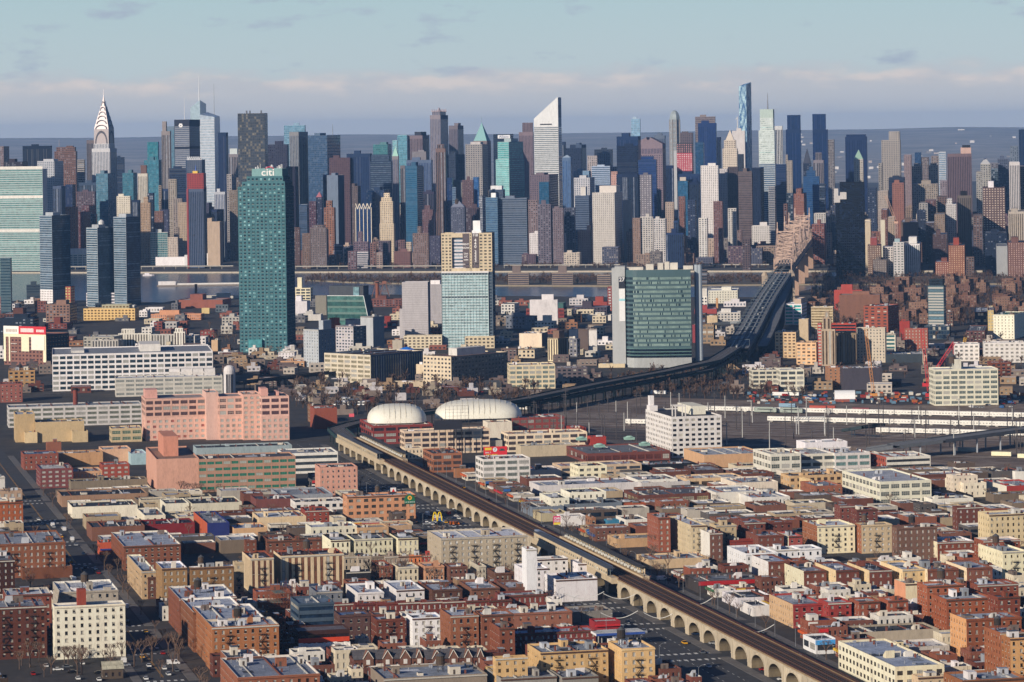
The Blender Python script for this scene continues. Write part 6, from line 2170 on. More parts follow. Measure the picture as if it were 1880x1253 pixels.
# ------------------------------------------------------------------ concrete rail viaduct with its stations
conc = wall_mat('bfae8c', .16, .45)
conc2 = wall_mat('8f7f62', .16, .45)
iron = plain_mat('3a3230', .7, name='iron')
via = empty('rail_viaduct', (VX, VY, 0), G)
tag(via, 'cream concrete arched rail viaduct running diagonally up the boulevard', 'viaduct')
SP, VW, ZD = 24.0, 12.6, 8.0
def span_mesh():
    b = MB()
    n, y0, y1, zs, zc = 14, 3.0, 21.0, 2.3, 6.9
    arc = [(y0, 0)] + [((y0 + y1) / 2 - (y1 - y0) / 2 * cos(pi * i / n), zs + (zc - zs) * sin(pi * i / n)) for i in range(n + 1)] + [(y1, 0)]
    for x, fl in ((0, 0), (VW, 1)):
        q = []
        q.append([(x, 0, 0), (x, y0, 0), (x, y0, ZD), (x, 0, ZD)])
        q.append([(x, y1, 0), (x, SP, 0), (x, SP, ZD), (x, y1, ZD)])
        for i in range(1, n + 1):
            (a, za), (c, zc_) = arc[i], arc[i + 1]
            q.append([(x, a, za), (x, c, zc_), (x, c, ZD), (x, a, ZD)])
        for f in q:
            b.quad(*(f if fl else f[::-1]))
    for i in range(len(arc) - 1):
        (a, za), (c, zc_) = arc[i], arc[i + 1]
        b.quad((0, a, za), (0, c, zc_), (VW, c, zc_), (VW, a, za), 1)
    for i in range(1, n + 1):           # raised arch ring
        (a, za), (c, zc_) = arc[i], arc[i + 1]
        cy, cz = (y0 + y1) / 2, zs
        g = lambda y, z: (cy + (y - cy) * 1.06, cz + (z - cz) * 1.12)
        (a2, za2), (c2, zc2) = g(a, za), g(c, zc_)
        b.quad((-.14, a, za), (-.14, a2, za2), (-.14, c2, zc2), (-.14, c, zc_))
    for y in (0, SP - 3.0):             # pilaster and impost
        b.box(-.18, 0, y + .3, y + 2.7, 0, ZD)
        b.box(-.3, VW + .3, y + .05, y + 2.95, 2.0, 2.35, 0, True)
    return b.mesh('arch_span', [conc, conc2])
sm = span_mesh()
T0, NSP = -14 * SP, 52
for i in range(NSP):
    link('arch_span', sm, via, (0, T0 + i * SP, 0))
T1 = T0 + NSP * SP
b = MB()
b.box(-.5, VW + .5, T0, T1, ZD, ZD + .7, 0, True); b.build('deck_cornice', conc, via)
b = MB()
b.box(-.35, .05, T0, T1, ZD + .7, ZD + 1.3); b.box(VW - .05, VW + .35, T0, T1, ZD + .7, ZD + 1.3)
b.build('parapet', wall_mat('a88a60', .2, .35), via)
b = MB()
b.box(.06, VW - .06, T0, T1, ZD + .7, ZD + 1.0); b.build('trackbed', ground_mat('track_timber', [(.3, (.022, .014, .011)), (.7, (.065, .038, .026))], .5), via)
b = MB()
for c in (2.4, 6.3, 10.2):
    for g in (-.72, .72):
        b.box(c + g - .09, c + g + .09, T0, T1, ZD + 1.0, ZD + 1.2)
    b.box(c + 1.35, c + 1.6, T0, T1, ZD + 1.0, ZD + 1.35, 1)
for k in range(int((T1 - T0) / 3.5)):
    y = T0 + k * 3.5
    for c in (2.4, 6.3, 10.2): b.box(c - 1.3, c + 1.3, y, y + .7, ZD + .98, ZD + 1.06, 2)
o = b.build('track_rails', [plain_mat('4f4038', .5, .5, 'rail'), plain_mat('573a28', .8, name='cover_board'), plain_mat('20150f', .9, name='tie')], via)
o['kind'] = 'stuff'
b = MB()
k = 0
y = T0
while y < T1:
    b.box(-.3, -.22, y, y + .1, ZD + 1.3, ZD + 2.1); b.box(VW + .2, VW + .28, y, y + .1, ZD + 1.3, ZD + 2.1)
    y += 2.2
for z in (1.7, 2.05):
    b.box(-.29, -.24, T0, T1, ZD + z, ZD + z + .07); b.box(VW + .22, VW + .27, T0, T1, ZD + z, ZD + z + .07)
o = b.build('railing', plain_mat('6a3f30', .7, name='iron'), via)
o['kind'] = 'stuff'
def station(ya, yb, left=True):
    cm = wall_mat('c2ab80', .2, .25)
    for side in ((-1, 1) if left else (1,)):
        xo, xi = (-3.4, .3) if side < 0 else (VW + 3.4, VW - .3)
        x0, x1 = min(xo, xi), max(xo, xi)
        b = MB(); b.box(x0, x1, ya, yb, ZD - 1.0, ZD + 2.05, 0, True); b.build('platform', cm, via)
        b = MB()
        xe = xi - .25 if side < 0 else xi
        b.box(xe, xe + .25, ya, yb, ZD + 2.06, ZD + 2.09, 0); b.build('platform_edge', plain_mat('c9952c', .7), via)
        c0, c1 = ya + 8, yb - 6
        wb, pb = MB(), MB()             # windscreen wall with windows
        if side < 0: facade(wb, pb, x0, c1, 0, -1, c1 - c0, ZD + 2.05, ZD + 5.4, 'q', True, None, 0, None)
        else: facade(wb, pb, x1, c0, 0, 1, c1 - c0, ZD + 2.05, ZD + 4.6, 'p', True, None, 0, None)
        wb.build('windscreen', cm, via)
        o = pb.build('windscreen_windows', [glass_mat('39444a', .2), glass_mat('a8b4b4', .3)], via)
        if o: o['kind'] = 'stuff'
        b = MB(); b.box(x0 - .3, x1 + .3, c0, c1, ZD + 5.5, ZD + 5.8, 0, True); b.build('canopy_roof', roof_mat('4a4640' if side > 0 else '565b62'), via)
        b = MB()
        y = c0 + 1
        while y < c1:
            xc = (x0 + x1) / 2; b.box(xc - .12, xc + .12, y, y + .24, ZD + 2.05, ZD + 5.5); y += 5
        o = b.build('canopy_posts', plain_mat('7d8480', .6), via); o['kind'] = 'stuff'
        if side > 0:
            b = MB(); y = c0
            while y < c1:
                b.box(x0 + .2, x0 + 1.4, y, y + 1.6, ZD + 2.9, ZD + 4.0); y += 6.5
            o = b.build('platform_signs', plain_mat('d8d8d0', .6), via); o['kind'] = 'stuff'
        # arched under-structure of the station
station(122, 292)
station(735, 905)
# subway train on the near track
silver = plain_mat('a9b4c0', .35, .5, 'steel')
dkg = glass_mat('151a20', .15)
tr = empty('subway_train', gl(2.4, 146) + (0,), G)
tag(tr, 'silver blue subway train standing in the near viaduct station', 'train')
def coach_mesh(L, w, z0, h, roofc, gl_=None):
    b = MB()
    b.box(-w / 2, w / 2, 0, L, z0 + .8, z0 + h - .35)
    n = 8
    pr = [(-w / 2 + .02, z0 + h - .35), (-w * .38, z0 + h - .08), (0, z0 + h), (w * .38, z0 + h - .08), (w / 2 - .02, z0 + h - .35)]
    for (xa, za), (xb, zb) in zip(pr, pr[1:]):
        b.quad((xa, 0, za), (xb, 0, zb), (xb, L, zb), (xa, L, za), 2)
    b.poly([(x, 0, z) for x, z in pr], 0); b.poly([(x, L, z) for x, z in pr[::-1]], 0)
    for s in (-1, 1):
        k = max(4, int(L / 2.4))
        for i in range(k):
            y0, y1 = L * (i + .2) / k, L * (i + .8) / k
            x = s * (w / 2 + .02)
            q = [(x, y0, z0 + 1.9), (x, y1, z0 + 1.9), (x, y1, z0 + 2.8), (x, y0, z0 + 2.8)]
            b.quad(*(q if s > 0 else q[::-1]), 1)
    b.quad((-w * .35, -.02, z0 + 1.8), (w * .35, -.02, z0 + 1.8), (w * .35, -.02, z0 + 2.9), (-w * .35, -.02, z0 + 2.9), 1)
    for y in (2.2, L - 4.2):
        b.box(-w * .4, w * .4, y, y + 2.2, z0, z0 + .8, 1)
    return b.mesh('coach', [silver, gl_ or dkg, roof_mat(roofc)])
cm7 = coach_mesh(15.4, 2.7, ZD + 1.2, 3.6, '8f9fb8')
for i in range(10):
    link('coach', cm7, tr, (0, i * 15.8, 0))

# ------------------------------------------------------------------ elevated steel lines and ramps
def run(name, label, cat, pts, width, thick, col, pier, railc=None, tracks=0, skip=18, surf=None, colr=.45):
    """deck along pts (x, y, z) with girders, columns, railings"""
    root = empty(name, (0, 0, 0))
    tag(root, label, cat)
    dk, gd, cl, rl = MB(), MB(), MB(), MB()
    P = [Vector(p) for p in pts]
    for a, c in zip(P, P[1:]):
        d = (c - a); L = d.length; d = d.normalized()
        n = Vector((d.y, -d.x, 0)).normalized()
        h = width / 2
        q = lambda p, s, z: tuple(p + n * s + Vector((0, 0, z)))
        dk.quad(q(a, -h, 0), q(a, h, 0), q(c, h, 0), q(c, -h, 0))
        for s in (-h, h):
            o = .25 if s > 0 else -.25
            gd.quad(q(a, s, -thick), q(c, s, -thick), q(c, s, .9), q(a, s, .9)) if s < 0 else gd.quad(q(c, s, -thick), q(a, s, -thick), q(a, s, .9), q(c, s, .9))
            gd.quad(q(a, s - o, .9), q(a, s, .9), q(c, s, .9), q(c, s - o, .9))
            gd.quad(q(a, s - o, .9), q(c, s - o, .9), q(c, s - o, 0), q(a, s - o, 0))
        gd.quad(q(a, -h, -thick), q(a, h, -thick), q(c, h, -thick), q(c, -h, -thick))
        k = max(1, int(L / skip))
        for i in range(k):
            p = a + (c - a) * ((i + .5) / k)
            for s in (-h * .8, h * .8):
                r_ = q(p, s, 0)
                if r_[2] > 3:
                    cl.bar((r_[0], r_[1], 0), (r_[0], r_[1], r_[2] - thick), colr)
            if pier:
                l, m_ = q(p, -h * .8, -thick - .5), q(p, h * .8, -thick - .5)
                cl.bar(l, m_, colr * .8)
        for t in range(tracks):
            off = -h + width * (t + .5) / tracks
            for g in (-.7, .7):
                x = off + g
                rl.quad(q(a, x - .1, .14), q(a, x + .1, .14), q(c, x + .1, .14), q(c, x - .1, .14))
    dk.build('deck', surf or ground_mat('ballast', [(.3, (.05, .045, .045)), (.7, (.10, .09, .085))], .4), root)
    gd.build('girders', wall_mat(col, .3, .25), root)
    o = cl.build('columns', wall_mat(pier or col, .3, .25), root); o['kind'] = 'stuff'
    if tracks:
        o = rl.build('track_rails', plain_mat('8a7f78', .4, .6, 'rail'), root); o['kind'] = 'stuff'
    return root
def pth(lst):
    o = []
    for u, v, z in lst:
        x, y = gp(u, v, z)
        o.append((x, y, z))
    return o
ex, ey = gl(6.3, T1 - 2)
run('elevated_railway', 'dark green steel elevated railway curving behind the white domes to the bridge', 'viaduct',
    [(ex, ey, ZD + .8)] + pth([(618, 787, 9), (652, 777, 9.5), (720, 764, 10.5), (850, 748, 12), (960, 733, 13), (1090, 706, 14), (1220, 682, 15), (1310, 662, 16), (1352, 636, 16), (1372, 605, 17)]), 14, 1.8, '27464a', '1f3a3e', tracks=3)
run('elevated_railway', 'second dark steel elevated line dropping in front of the curved green block', 'viaduct',
    pth([(900, 752, 9), (1010, 735, 9), (1110, 715, 10), (1210, 697, 10), (1300, 680, 11), (1345, 655, 12)]), 9, 1.5, '22403f', '1c3638', tracks=2)
run('elevated_railway', 'dark elevated line crossing low behind the pink factory', 'viaduct',
    pth([(440, 702, 9), (520, 694, 9), (600, 684, 9), (660, 680, 9)]), 9, 1.6, '2a3340', '2a3340', tracks=2)
road_grey = ground_mat('bridge_road', [(.3, (.10, .105, .115)), (.7, (.16, .165, .175))], .2)
run('road_bridge', 'grey road bridge rising over the rail yard at the right', 'bridge',
    pth([(1590, 826, 6), (1640, 818, 9), (1720, 808, 11), (1800, 797, 12), (1890, 786, 12.5), (1990, 776, 13)]), 17, 1.6, '6f747a', '9aa0a6', surf=road_grey, colr=.7)
run('footbridge', 'thin dark steel footbridge with stair tower in the rail yard', 'bridge',
    pth([(1548, 790, 4), (1585, 784, 9), (1622, 779, 9)]), 3, 1.4, '3a4a50', '3f5560', colr=.3)
# bridge approach roads
T1x, T1z = atY(1436, 425, 4480)
main_ramp = run('bridge_ramp', 'broad double grey roadway climbing from the plaza to the cantilever bridge', 'ramp',
    pth([(1352, 640, 15), (1376, 600, 22), (1392, 570, 26), (1410, 540, 32), (1436, 502, 40)]), 24, 3.0, '6f7880', '57626c', surf=road_grey, skip=30, colr=1.0)
run('bridge_ramp', 'lower shaded roadway beside the main bridge ramp', 'ramp',
    pth([(1400, 636, 12), (1422, 590, 20), (1436, 550, 26), (1449, 512, 34)]), 10, 2.5, '3a4654', '3a4654', surf=road_grey, skip=26, colr=.9)
run('bridge_ramp', 'flat crossing flyover joining the bridge ramps near the red roof', 'ramp',
    pth([(1300, 596, 14), (1340, 592, 15), (1385, 590, 17)]), 8, 1.6, '8a9094', '6a7076', surf=road_grey, skip=24, colr=.7)

# walls between the ramp lanes, portal frames over them
rmp = main_ramp
lw, pf = MB(), MB()
RP = [Vector(p) for p in pth([(1352, 640, 15), (1376, 600, 22), (1392, 570, 26), (1410, 540, 32), (1436, 502, 40)])]
for a, c in zip(RP, RP[1:]):
    d = (c - a).normalized(); n = Vector((d.y, -d.x, 0)).normalized()
    for s_, w_, h_ in ((-5.5, .5, 1.2), (0, .7, 2.4), (5.5, .5, 1.2)):
        p0, p1, q0, q1 = a + n * (s_ - w_), a + n * (s_ + w_), c + n * (s_ - w_), c + n * (s_ + w_)
        z_ = Vector((0, 0, h_))
        lw.quad(tuple(p0), tuple(p0 + z_), tuple(q0 + z_), tuple(q0)); lw.quad(tuple(p1 + z_), tuple(p1), tuple(q1), tuple(q1 + z_)); lw.quad(tuple(p0 + z_), tuple(p1 + z_), tuple(q1 + z_), tuple(q0 + z_)); lw.quad(tuple(p0), tuple(p1), tuple(p1 + z_), tuple(p0 + z_))
    L = (c - a).length; k = int(L / 45)
    for i in range(k):
        p = a + (c - a) * ((i + .5) / k)
        for s_ in (-11.6, 0, 11.6): pf.bar(tuple(p + n * s_), tuple(p + n * s_ + Vector((0, 0, 6.5))), .4)
        pf.bar(tuple(p - n * 11.6 + Vector((0, 0, 6.5))), tuple(p + n * 11.6 + Vector((0, 0, 6.5))), .5)
        pf.bar(tuple(p - n * 11.6 + Vector((0, 0, -5))), tuple(p + n * 11.6 + Vector((0, 0, -16))), .35); pf.bar(tuple(p - n * 11.6 + Vector((0, 0, -16))), tuple(p + n * 11.6 + Vector((0, 0, -5))), .35)
    for i in range(int(L / 12)):
        p, q = a + (c - a) * (i * 12 / L), a + (c - a) * (min(1, (i + 1) * 12 / L))
        for s_ in (-12.1, 12.1):
            pf.bar(tuple(p + n * s_ + Vector((0, 0, -3))), tuple(q + n * s_ + Vector((0, 0, -9))), .3); pf.bar(tuple(p + n * s_ + Vector((0, 0, -9))), tuple(q + n * s_ + Vector((0, 0, -3))), .3); pf.bar(tuple(p + n * s_ + Vector((0, 0, -9))), tuple(q + n * s_ + Vector((0, 0, -9))), .4)
o = lw.build('lane_walls', wall_mat('a3a8a8'), rmp); o['kind'] = 'stuff'
o = pf.build('portal_frames', wall_mat('57626c'), rmp); o['kind'] = 'stuff'

# cantilever bridge
br = empty('cantilever_bridge', (0, 0, 0))
tag(br, 'pinkish steel cantilever truss bridge with four pointed towers over the river', 'bridge')
A = Vector((atY(1437, 500, 4360)[0], 4360, 0)); Z = Vector((atY(1483, 430, 5620)[0], 5620, 0))
dv = (Z - A); BL = dv.length; dv.normalize(); nv = Vector((dv.y, -dv.x, 0))
TW = [140, 440, 640, 940]
zb_ = 40.0
def ztop(s):
    zs = 56
    k = min(abs(s - t) for t in TW)
    return zs + 32 * max(0, 1 - k / 118) ** 1.35
tm = wall_mat('d0aa90', .1, .2, .7, 'bridge_paint')
for side in (-1, 1):
    b = MB()
    n = int(BL / 16)
    pt_ = lambda s, z: tuple(A + dv * s + nv * (side * 11.5) + Vector((0, 0, z)))
    for i in range(n):
        s0, s1 = BL * i / n, BL * (i + 1) / n
        b.bar(pt_(s0, ztop(s0)), pt_(s1, ztop(s1)), 1.0); b.bar(pt_(s0, zb_), pt_(s1, zb_), 1.1)
        b.bar(pt_(s0, zb_), pt_(s0, ztop(s0)), .8)
        if i % 2: b.bar(pt_(s0, zb_), pt_(s1, ztop(s1)), .65)
        else: b.bar(pt_(s0, ztop(s0)), pt_(s1, zb_), .65)
        sm_ = (s0 + s1) / 2
        b.bar(pt_(s0, (zb_ + ztop(s0)) / 2), pt_(s1, (zb_ + ztop(s1)) / 2), .5)
    b.build('truss', tm, br)
for t in TW:
    b = MB()
    for side in (-1, 1):
        base = A + dv * t + nv * (side * 11.5)
        b.bar(tuple(base + Vector((0, 0, zb_))), tuple(base + Vector((0, 0, 92))), 1.5)
        b.bar(tuple(base + Vector((0, 0, 90))), tuple(base + Vector((0, 0, 101))), .7)
    for k in range(5):
        z0, z1 = zb_ + 8 + k * 8, zb_ + 16 + k * 8
        l0, r0 = A + dv * t - nv * 11.5, A + dv * t + nv * 11.5
        b.bar(tuple(l0 + Vector((0, 0, z0))), tuple(r0 + Vector((0, 0, z1))), .7); b.bar(tuple(r0 + Vector((0, 0, z0))), tuple(l0 + Vector((0, 0, z1))), .7)
        b.bar(tuple(l0 + Vector((0, 0, z1))), tuple(r0 + Vector((0, 0, z1))), .7)
    b.build('tower', tm, br)
    b = MB()
    for side in (-1, 1):
        base = A + dv * t + nv * (side * 11.5)
        b.prism([(base.x - 5, base.y - 6), (base.x + 5, base.y - 6), (base.x + 5, base.y + 6), (base.x - 5, base.y + 6)], 0, zb_ - 3)
    b.build('stone_pier', wall_mat('b08f78'), br)
b = MB()
n = int(BL / 16)
for i in range(n):
    s0, s1 = BL * i / n, BL * (i + 1) / n
    p = lambda s, d, z: tuple(A + dv * s + nv * d + Vector((0, 0, z)))
    b.bar(p(s0, -11.5, ztop(s0)), p(s1, 11.5, ztop(s1)), .55); b.bar(p(s0, 11.5, ztop(s0)), p(s1, -11.5, ztop(s1)), .55); b.bar(p(s0, -11.5, ztop(s0)), p(s0, 11.5, ztop(s0)), .55)
    if i % 3 == 0:
        zz = ztop(s0); zc = zz - 7
        for k in range(6):
            b.bar(p(s0, -11.5 + 23 * k / 6, zz), p(s0, -11.5 + 23 * (k + 1) / 6, zc), .4); b.bar(p(s0, -11.5 + 23 * k / 6, zc), p(s0, -11.5 + 23 * (k + 1) / 6, zz), .4)
o = b.build('sway_bracing', tm, br); o['kind'] = 'stuff'
b = MB()
for z, m in ((zb_ - 2, 0), (zb_ + 6.5, 0)):
    p = lambda s, d, zz: tuple(A + dv * s + nv * d + Vector((0, 0, zz)))
    b.quad(p(0, -12, z), p(0, 12, z), p(BL, 12, z), p(BL, -12, z)); b.quad(p(0, -12, z - 2), p(0, -12, z), p(BL, -12, z), p(BL, -12, z - 2)); b.quad(p(0, 12, z), p(0, 12, z - 2), p(BL, 12, z - 2), p(BL, 12, z))
b.build('roadway', road_grey, br)
for (u, v0, v1) in ((1405, 500, 530), (1454, 496, 545)):
    b = MB(); x, y = gp(u, v1 + 12); zt_ = 230 - ray(u, v0)[1] * y
    b.box(x - 4, x + 4, y, y + 9, 0, zt_ - 5); b.cyl(x, y + 4.5, zt_ - 5, zt_, 5, 2, 0, 8); b.build('anchor_pier', wall_mat('a3937f'), br)

# ------------------------------------------------------------------ rail yard
yard = [gp(*p) for p in [(950, 772), (1180, 790), (1370, 806), (1600, 845), (1900, 880), (2100, 900), (2100, 752), (1880, 742), (1640, 744), (1360, 735), (1150, 728), (960, 752)]]
sheet('rail_yard', yard, .016, ground_mat('yard_ballast', [(.3, (.07, .045, .033)), (.5, (.17, .125, .095)), (.72, (.30, .255, .21))], .045))
YR = rad(-23)
ye1, ye2 = (cos(YR), sin(YR)), (-sin(YR), cos(YR))
yx, yy = gp(1380, 757)
def yl(s, t): return yx + s * ye1[0] + t * ye2[0], yy + s * ye1[1] + t * ye2[1]
b = MB()
rgt = random.Random(2)
for t in range(-330, 40, 9):
    p = [yl(-330 - t * .6, t - 1.5), yl(360, t - 1.5), yl(360, t + 1.5), yl(-330 - t * .6, t + 1.5)]
    b.quad(*[(x, y, .06) for x, y in p], rgt.randrange(3))
o = b.build('yard_track_beds', [ground_mat('old_ballast', [(.3, (.04, .028, .022)), (.7, (.09, .06, .045))], .3), ground_mat('new_ballast', [(.3, (.22, .19, .165)), (.7, (.36, .32, .28))], .3), ground_mat('rusty_ballast', [(.3, (.12, .075, .05)), (.7, (.22, .15, .105))], .3)]); o['kind'] = 'structure'
b = MB()
for t in range(-330, 40, 9):
    for g in (-.75, .75):
        p = [yl(-330 - t * .6, t + g - .12), yl(360, t + g - .12), yl(360, t + g + .12), yl(-330 - t * .6, t + g + .12)]
        b.quad(*[(x, y, .2) for x, y in p])
o = b.build('yard_tracks', plain_mat('6a5a50', .5, .3, 'rail')); tag(o, 'many parallel rails of the storage yard', 'tracks', kind='stuff')
white_st = plain_mat('e2dfd6', .3, .25, 'steel')
silver, keep = white_st, silver
cmy = coach_mesh(25.2, 3.05, .2, 4.2, 'f0ece2', glass_mat('a9a8a2', .3))
silver = keep
def train(label, s0, t, n, group='silver trains stored in the yard'):
    r_ = empty('commuter_train', yl(s0, t) + (0,), YR - pi / 2)
    tag(r_, label, 'train', group)
    for i in range(n):
        link('coach', cmy, r_, (0, i * 25.8, 0))
train('long bright silver train along the back of the rail yard', -60, 0, 14)
train('second long silver train in front of the back one', 40, -78, 9)
train('short pale train alone in front of the long silver ones', -60, -128, 3)
train('short silver train beneath the road bridge at the right', 150, -150, 5)
train('silver train standing close to the black and white loft', -250, -30, 3)
# engines
def engine(label, s, t, c):
    r_ = empty('locomotive', yl(s, t) + (0,), YR)
    tag(r_, label, 'locomotive', 'engines in the yard')
    b = MB(); b.box(0, 19, -1.5, 1.5, .9, 4.3); b.box(2.5, 16.5, -1.1, 1.1, 4.3, 4.8); b.build('body', plain_mat(c, .5), r_)
    b = MB(); b.box(1.5, 5.5, -1.2, 1.2, .1, .9); b.box(13.5, 17.5, -1.2, 1.2, .1, .9); o = b.build('bogies', iron, r_); o['kind'] = 'stuff'
    b = MB(); b.box(3, 16, -1.56, -1.5, 2.8, 3.5); b.build('windows', dkg, r_)
engine('grey green locomotive at the left end of the back train', -36 + 40, -4.5, '8f9a90')
engine('second grey green locomotive coupled behind the first', 26, -4.5, '8a958c')
# catenary masts
def pole_meshes():
    b = MB(); b.cyl(0, 0, 0, 15, .42, .3, 0, 6)
    p = b.mesh('pole', [plain_mat('3f3a3c', .7, name='iron')])
    b = MB(); b.bar((-2.6, 0, 12.6), (2.6, 0, 12.6), .14); b.bar((-2.2, 0, 14), (2.2, 0, 14), .12); b.bar((0, 0, 14.6), (2.4, 0, 12.6), .08)
    a = b.mesh('crossarm', [plain_mat('3f3a3c', .7, name='iron')])
    return p, a
pm, am = pole_meshes()
b = MB(); b.cyl(0, 0, 0, 15, .42, .3, 0, 6); pm2 = b.mesh('pole', [plain_mat('a8a8a4', .5, .3, 'steel')])
rg = random.Random(21)
spots = []
for t in range(-300, 30, 30):
    for s in range(-330, 360, 34):
        x, y = yl(s + rg.uniform(-9, 9) - t * .25, t + rg.uniform(-4, 4))
        u = 940 + FPX * x / y
        v = V0 + FPX * CAMH / y - .014 * (u - 940)
        if 960 < u < 1890 and 735 < v < 850 and rg.random() < .95:
            spots.append((x, y))
for x, y in spots[:110]:
    r_ = empty('catenary_mast', (x, y, 0), YR)
    r_.scale = (1, 1, rg.uniform(.8, 1.35))
    tag(r_, 'thin dark catenary mast standing among the rail yard tracks', 'mast', 'catenary masts in the rail yard')
    q_ = rg.random() < .3
    link('pole', pm2 if q_ else pm, r_); link('crossarm', am, r_)
    if q_: r_['label'] = 'pale steel catenary mast standing among the rail yard tracks'
r_ = empty('electric_gantry', gp(1462, 798) + (0,), rad(-6)); tag(r_, 'white lattice electric gantry in the middle of the rail yard', 'gantry')
b = MB()
for x in (0, 21):
    for dy in (0, 3): b.bar((x, dy, 0), (x, dy, 13), .3)
b.build('legs', plain_mat('b9bcbc', .5, .3, 'steel'), r_)['kind'] = 'stuff'
b = MB()
for i in range(10):
    b.bar((i * 2.1, 0, 11), (i * 2.1 + 2.1, 3, 13), .18); b.bar((i * 2.1, 3, 11), (i * 2.1 + 2.1, 0, 13), .18)
for z in (11, 13):
    for dy in (0, 3): b.bar((0, dy, z), (21, dy, z), .2)
b.build('lattice_beam', plain_mat('b9bcbc', .5, .3, 'steel'), r_)['kind'] = 'stuff'

# ------------------------------------------------------------------ single structures
def superdome(label, u0, u1, vb, vt, zb, dep, rot):
    x0, y0 = gp(u0, vb, zb); x1, _ = gp(u1, vb, zb)
    a = abs(x1 - x0) / 2
    h = (vb - vt) * y0 / FPX * .86
    root = empty('air_dome', ((x0 + x1) / 2, y0 + dep * .45, zb), rad(rot))
    tag(root, label, 'dome')
    b = MB(); n, m = 40, 10
    P = lambda i, j: (a * math.copysign(abs(cos(2 * pi * i / n)) ** .55, cos(2 * pi * i / n)) * cos(pi / 2 * j / m) ** .7,
                      dep / 2 * math.copysign(abs(sin(2 * pi * i / n)) ** .55, sin(2 * pi * i / n)) * cos(pi / 2 * j / m) ** .7,
                      h * sin(pi / 2 * j / m) ** .85)
    pts = [[P(i, j) for i in range(n)] for j in range(m)]
    for j in range(m - 1):
        for i in range(n):
            b.quad(pts[j][i], pts[j][(i + 1) % n], pts[j + 1][(i + 1) % n], pts[j + 1][i])
    top = (0, 0, h)
    for i in range(n):
        b.v += [pts[m - 1][i], pts[m - 1][(i + 1) % n], top]; k = len(b.v); b.f.append((k - 3, k - 2, k - 1)); b.m.append(0)
    me = b.build('membrane', plain_mat('e6e0d0', .6, name='fabric'), root)
    import bmesh
    bm = bmesh.new(); bm.from_mesh(me.data); bmesh.ops.remove_doubles(bm, verts=bm.verts, dist=.01); bm.to_mesh(me.data); bm.free()
    me.data.polygons.foreach_set('use_smooth', [True] * len(me.data.polygons))
    b = MB()
    k = int(a * 2 / 4)
    for q in range(1, k):
        x = -a + 2 * a * q / k
        prev = None
        for j in range(13):
            t = pi * j / 12
            f_ = max(0, 1 - abs(x / a) ** 3.2) ** .4
            p = (x, -dep / 2 * f_ * math.copysign(abs(cos(t)) ** .8, cos(t)), h * f_ * sin(t) ** .7 + .12)
            if prev: b.bar(prev, p, .16, 0, 3)
            prev = p
    o = b.build('seams', plain_mat('c4bda9', .7, name='fabric'), root); o['kind'] = 'stuff'
superdome('smaller ribbed white air dome on the red brick hall', 672, 781, 778, 742, 14, 46, 4)
superdome('longer ribbed white air dome behind the small one', 797, 958, 770, 735, 14, 52, 2)

def stack(label, u, vb, vt, r, col):
    x, y = gp(u, vb); h = CAMH - ray(u, vt)[1] * y
    root = empty('chimney_stack', (x, y, 0)); tag(root, label, 'chimney')
    b = MB(); b.cyl(0, 0, 0, h - 1.5, r * 1.25, r, 0, 12); b.build('shaft', wall_mat(col), root)
    b = MB(); b.cyl(0, 0, h - 1.5, h, r * 1.15, r * 1.15, 0, 12); b.build('cap', wall_mat('3a2c28'), root)
stack('tall round red brick chimney beside the ochre power house', 139, 778, 713, 1.8, '9a4c3e')
stack('thin red brick chimney between the grey towers and tan factory', 670, 650, 624, 1.6, '9c4636')
stack('thin dark chimney on the riverbank pier', 360, 548, 522, 1.8, '5a4440')
stack('brown chimney beside the riverside gantry cranes beyond green block', 693, 548, 518, 2.4, '96583f')

def lattice(b, p, q, w, n, r=.16):
    p, q = Vector(p), Vector(q)
    d = (q - p).normalized()
    a = d.cross(Vector((0, 1, 0))).normalized() * w / 2
    c = Vector((0, w / 2, 0))
    for s in (a + c, a - c, -a + c, -a - c): b.bar(tuple(p + s), tuple(q + s), r)
    for i in range(n):
        f0, f1 = p + (q - p) * (i / n), p + (q - p) * ((i + 1) / n)
        b.bar(tuple(f0 + a - c), tuple(f1 - a - c), r * .8); b.bar(tuple(f0 - a - c), tuple(f1 + a - c), r * .8); b.bar(tuple(f0 + a + c), tuple(f1 + a - c), r * .8)
def crane(label, base, tip, col, cat='crane', w=2.2, y=None, name='lattice_crane', jib=None):
    x, Y = gp(*base) if y is None else (atY(*base, y)[0], y)
    root = empty(name, (x, Y, 0)); tag(root, label, cat)
    tx, tz = atY(*tip, Y)
    z0 = 3.0 if y is None else atY(*base, y)[1]
    b = MB(); lattice(b, (0, 0, z0), (tx - x, 0, tz), w, 18); b.build('boom', plain_mat(col, .6), root)
    b = MB(); b.box(-3, 3, -2.5, 2.5, max(0, z0 - 2.2), z0 + 1.2); b.box(-2, 1, -2.8, -1, z0 + 1.2, z0 + 2.6, 1); b.build('machinery_house', [plain_mat(col, .6), dkg], root)
    if y is None:
        b = MB(); b.box(-4, 4, -3.4, -1.6, 0, 1.2); b.box(-4, 4, 1.6, 3.4, 0, 1.2); o = b.build('tracks', iron, root); o['kind'] = 'stuff'
    else:
        b = MB(); lattice(b, (0, 0, 0), (0, 0, z0), w, 12); b.build('tower', plain_mat('c9c4bc', .6), root)
    if jib:
        jx, jz = atY(*jib, Y)
        b = MB(); lattice(b, (tx - x, 0, tz), (jx - x, 0, jz), w * .6, 8); b.build('jib', plain_mat(col, .6), root)
    b = MB(); b.bar((tx - x, 0, tz), (tx - x, 0, max(4, tz * .45)), .07); b.bar((0, 0, z0 + 3), (tx - x, .2, tz), .07); o = b.build('cables', iron, root); o['kind'] = 'stuff'
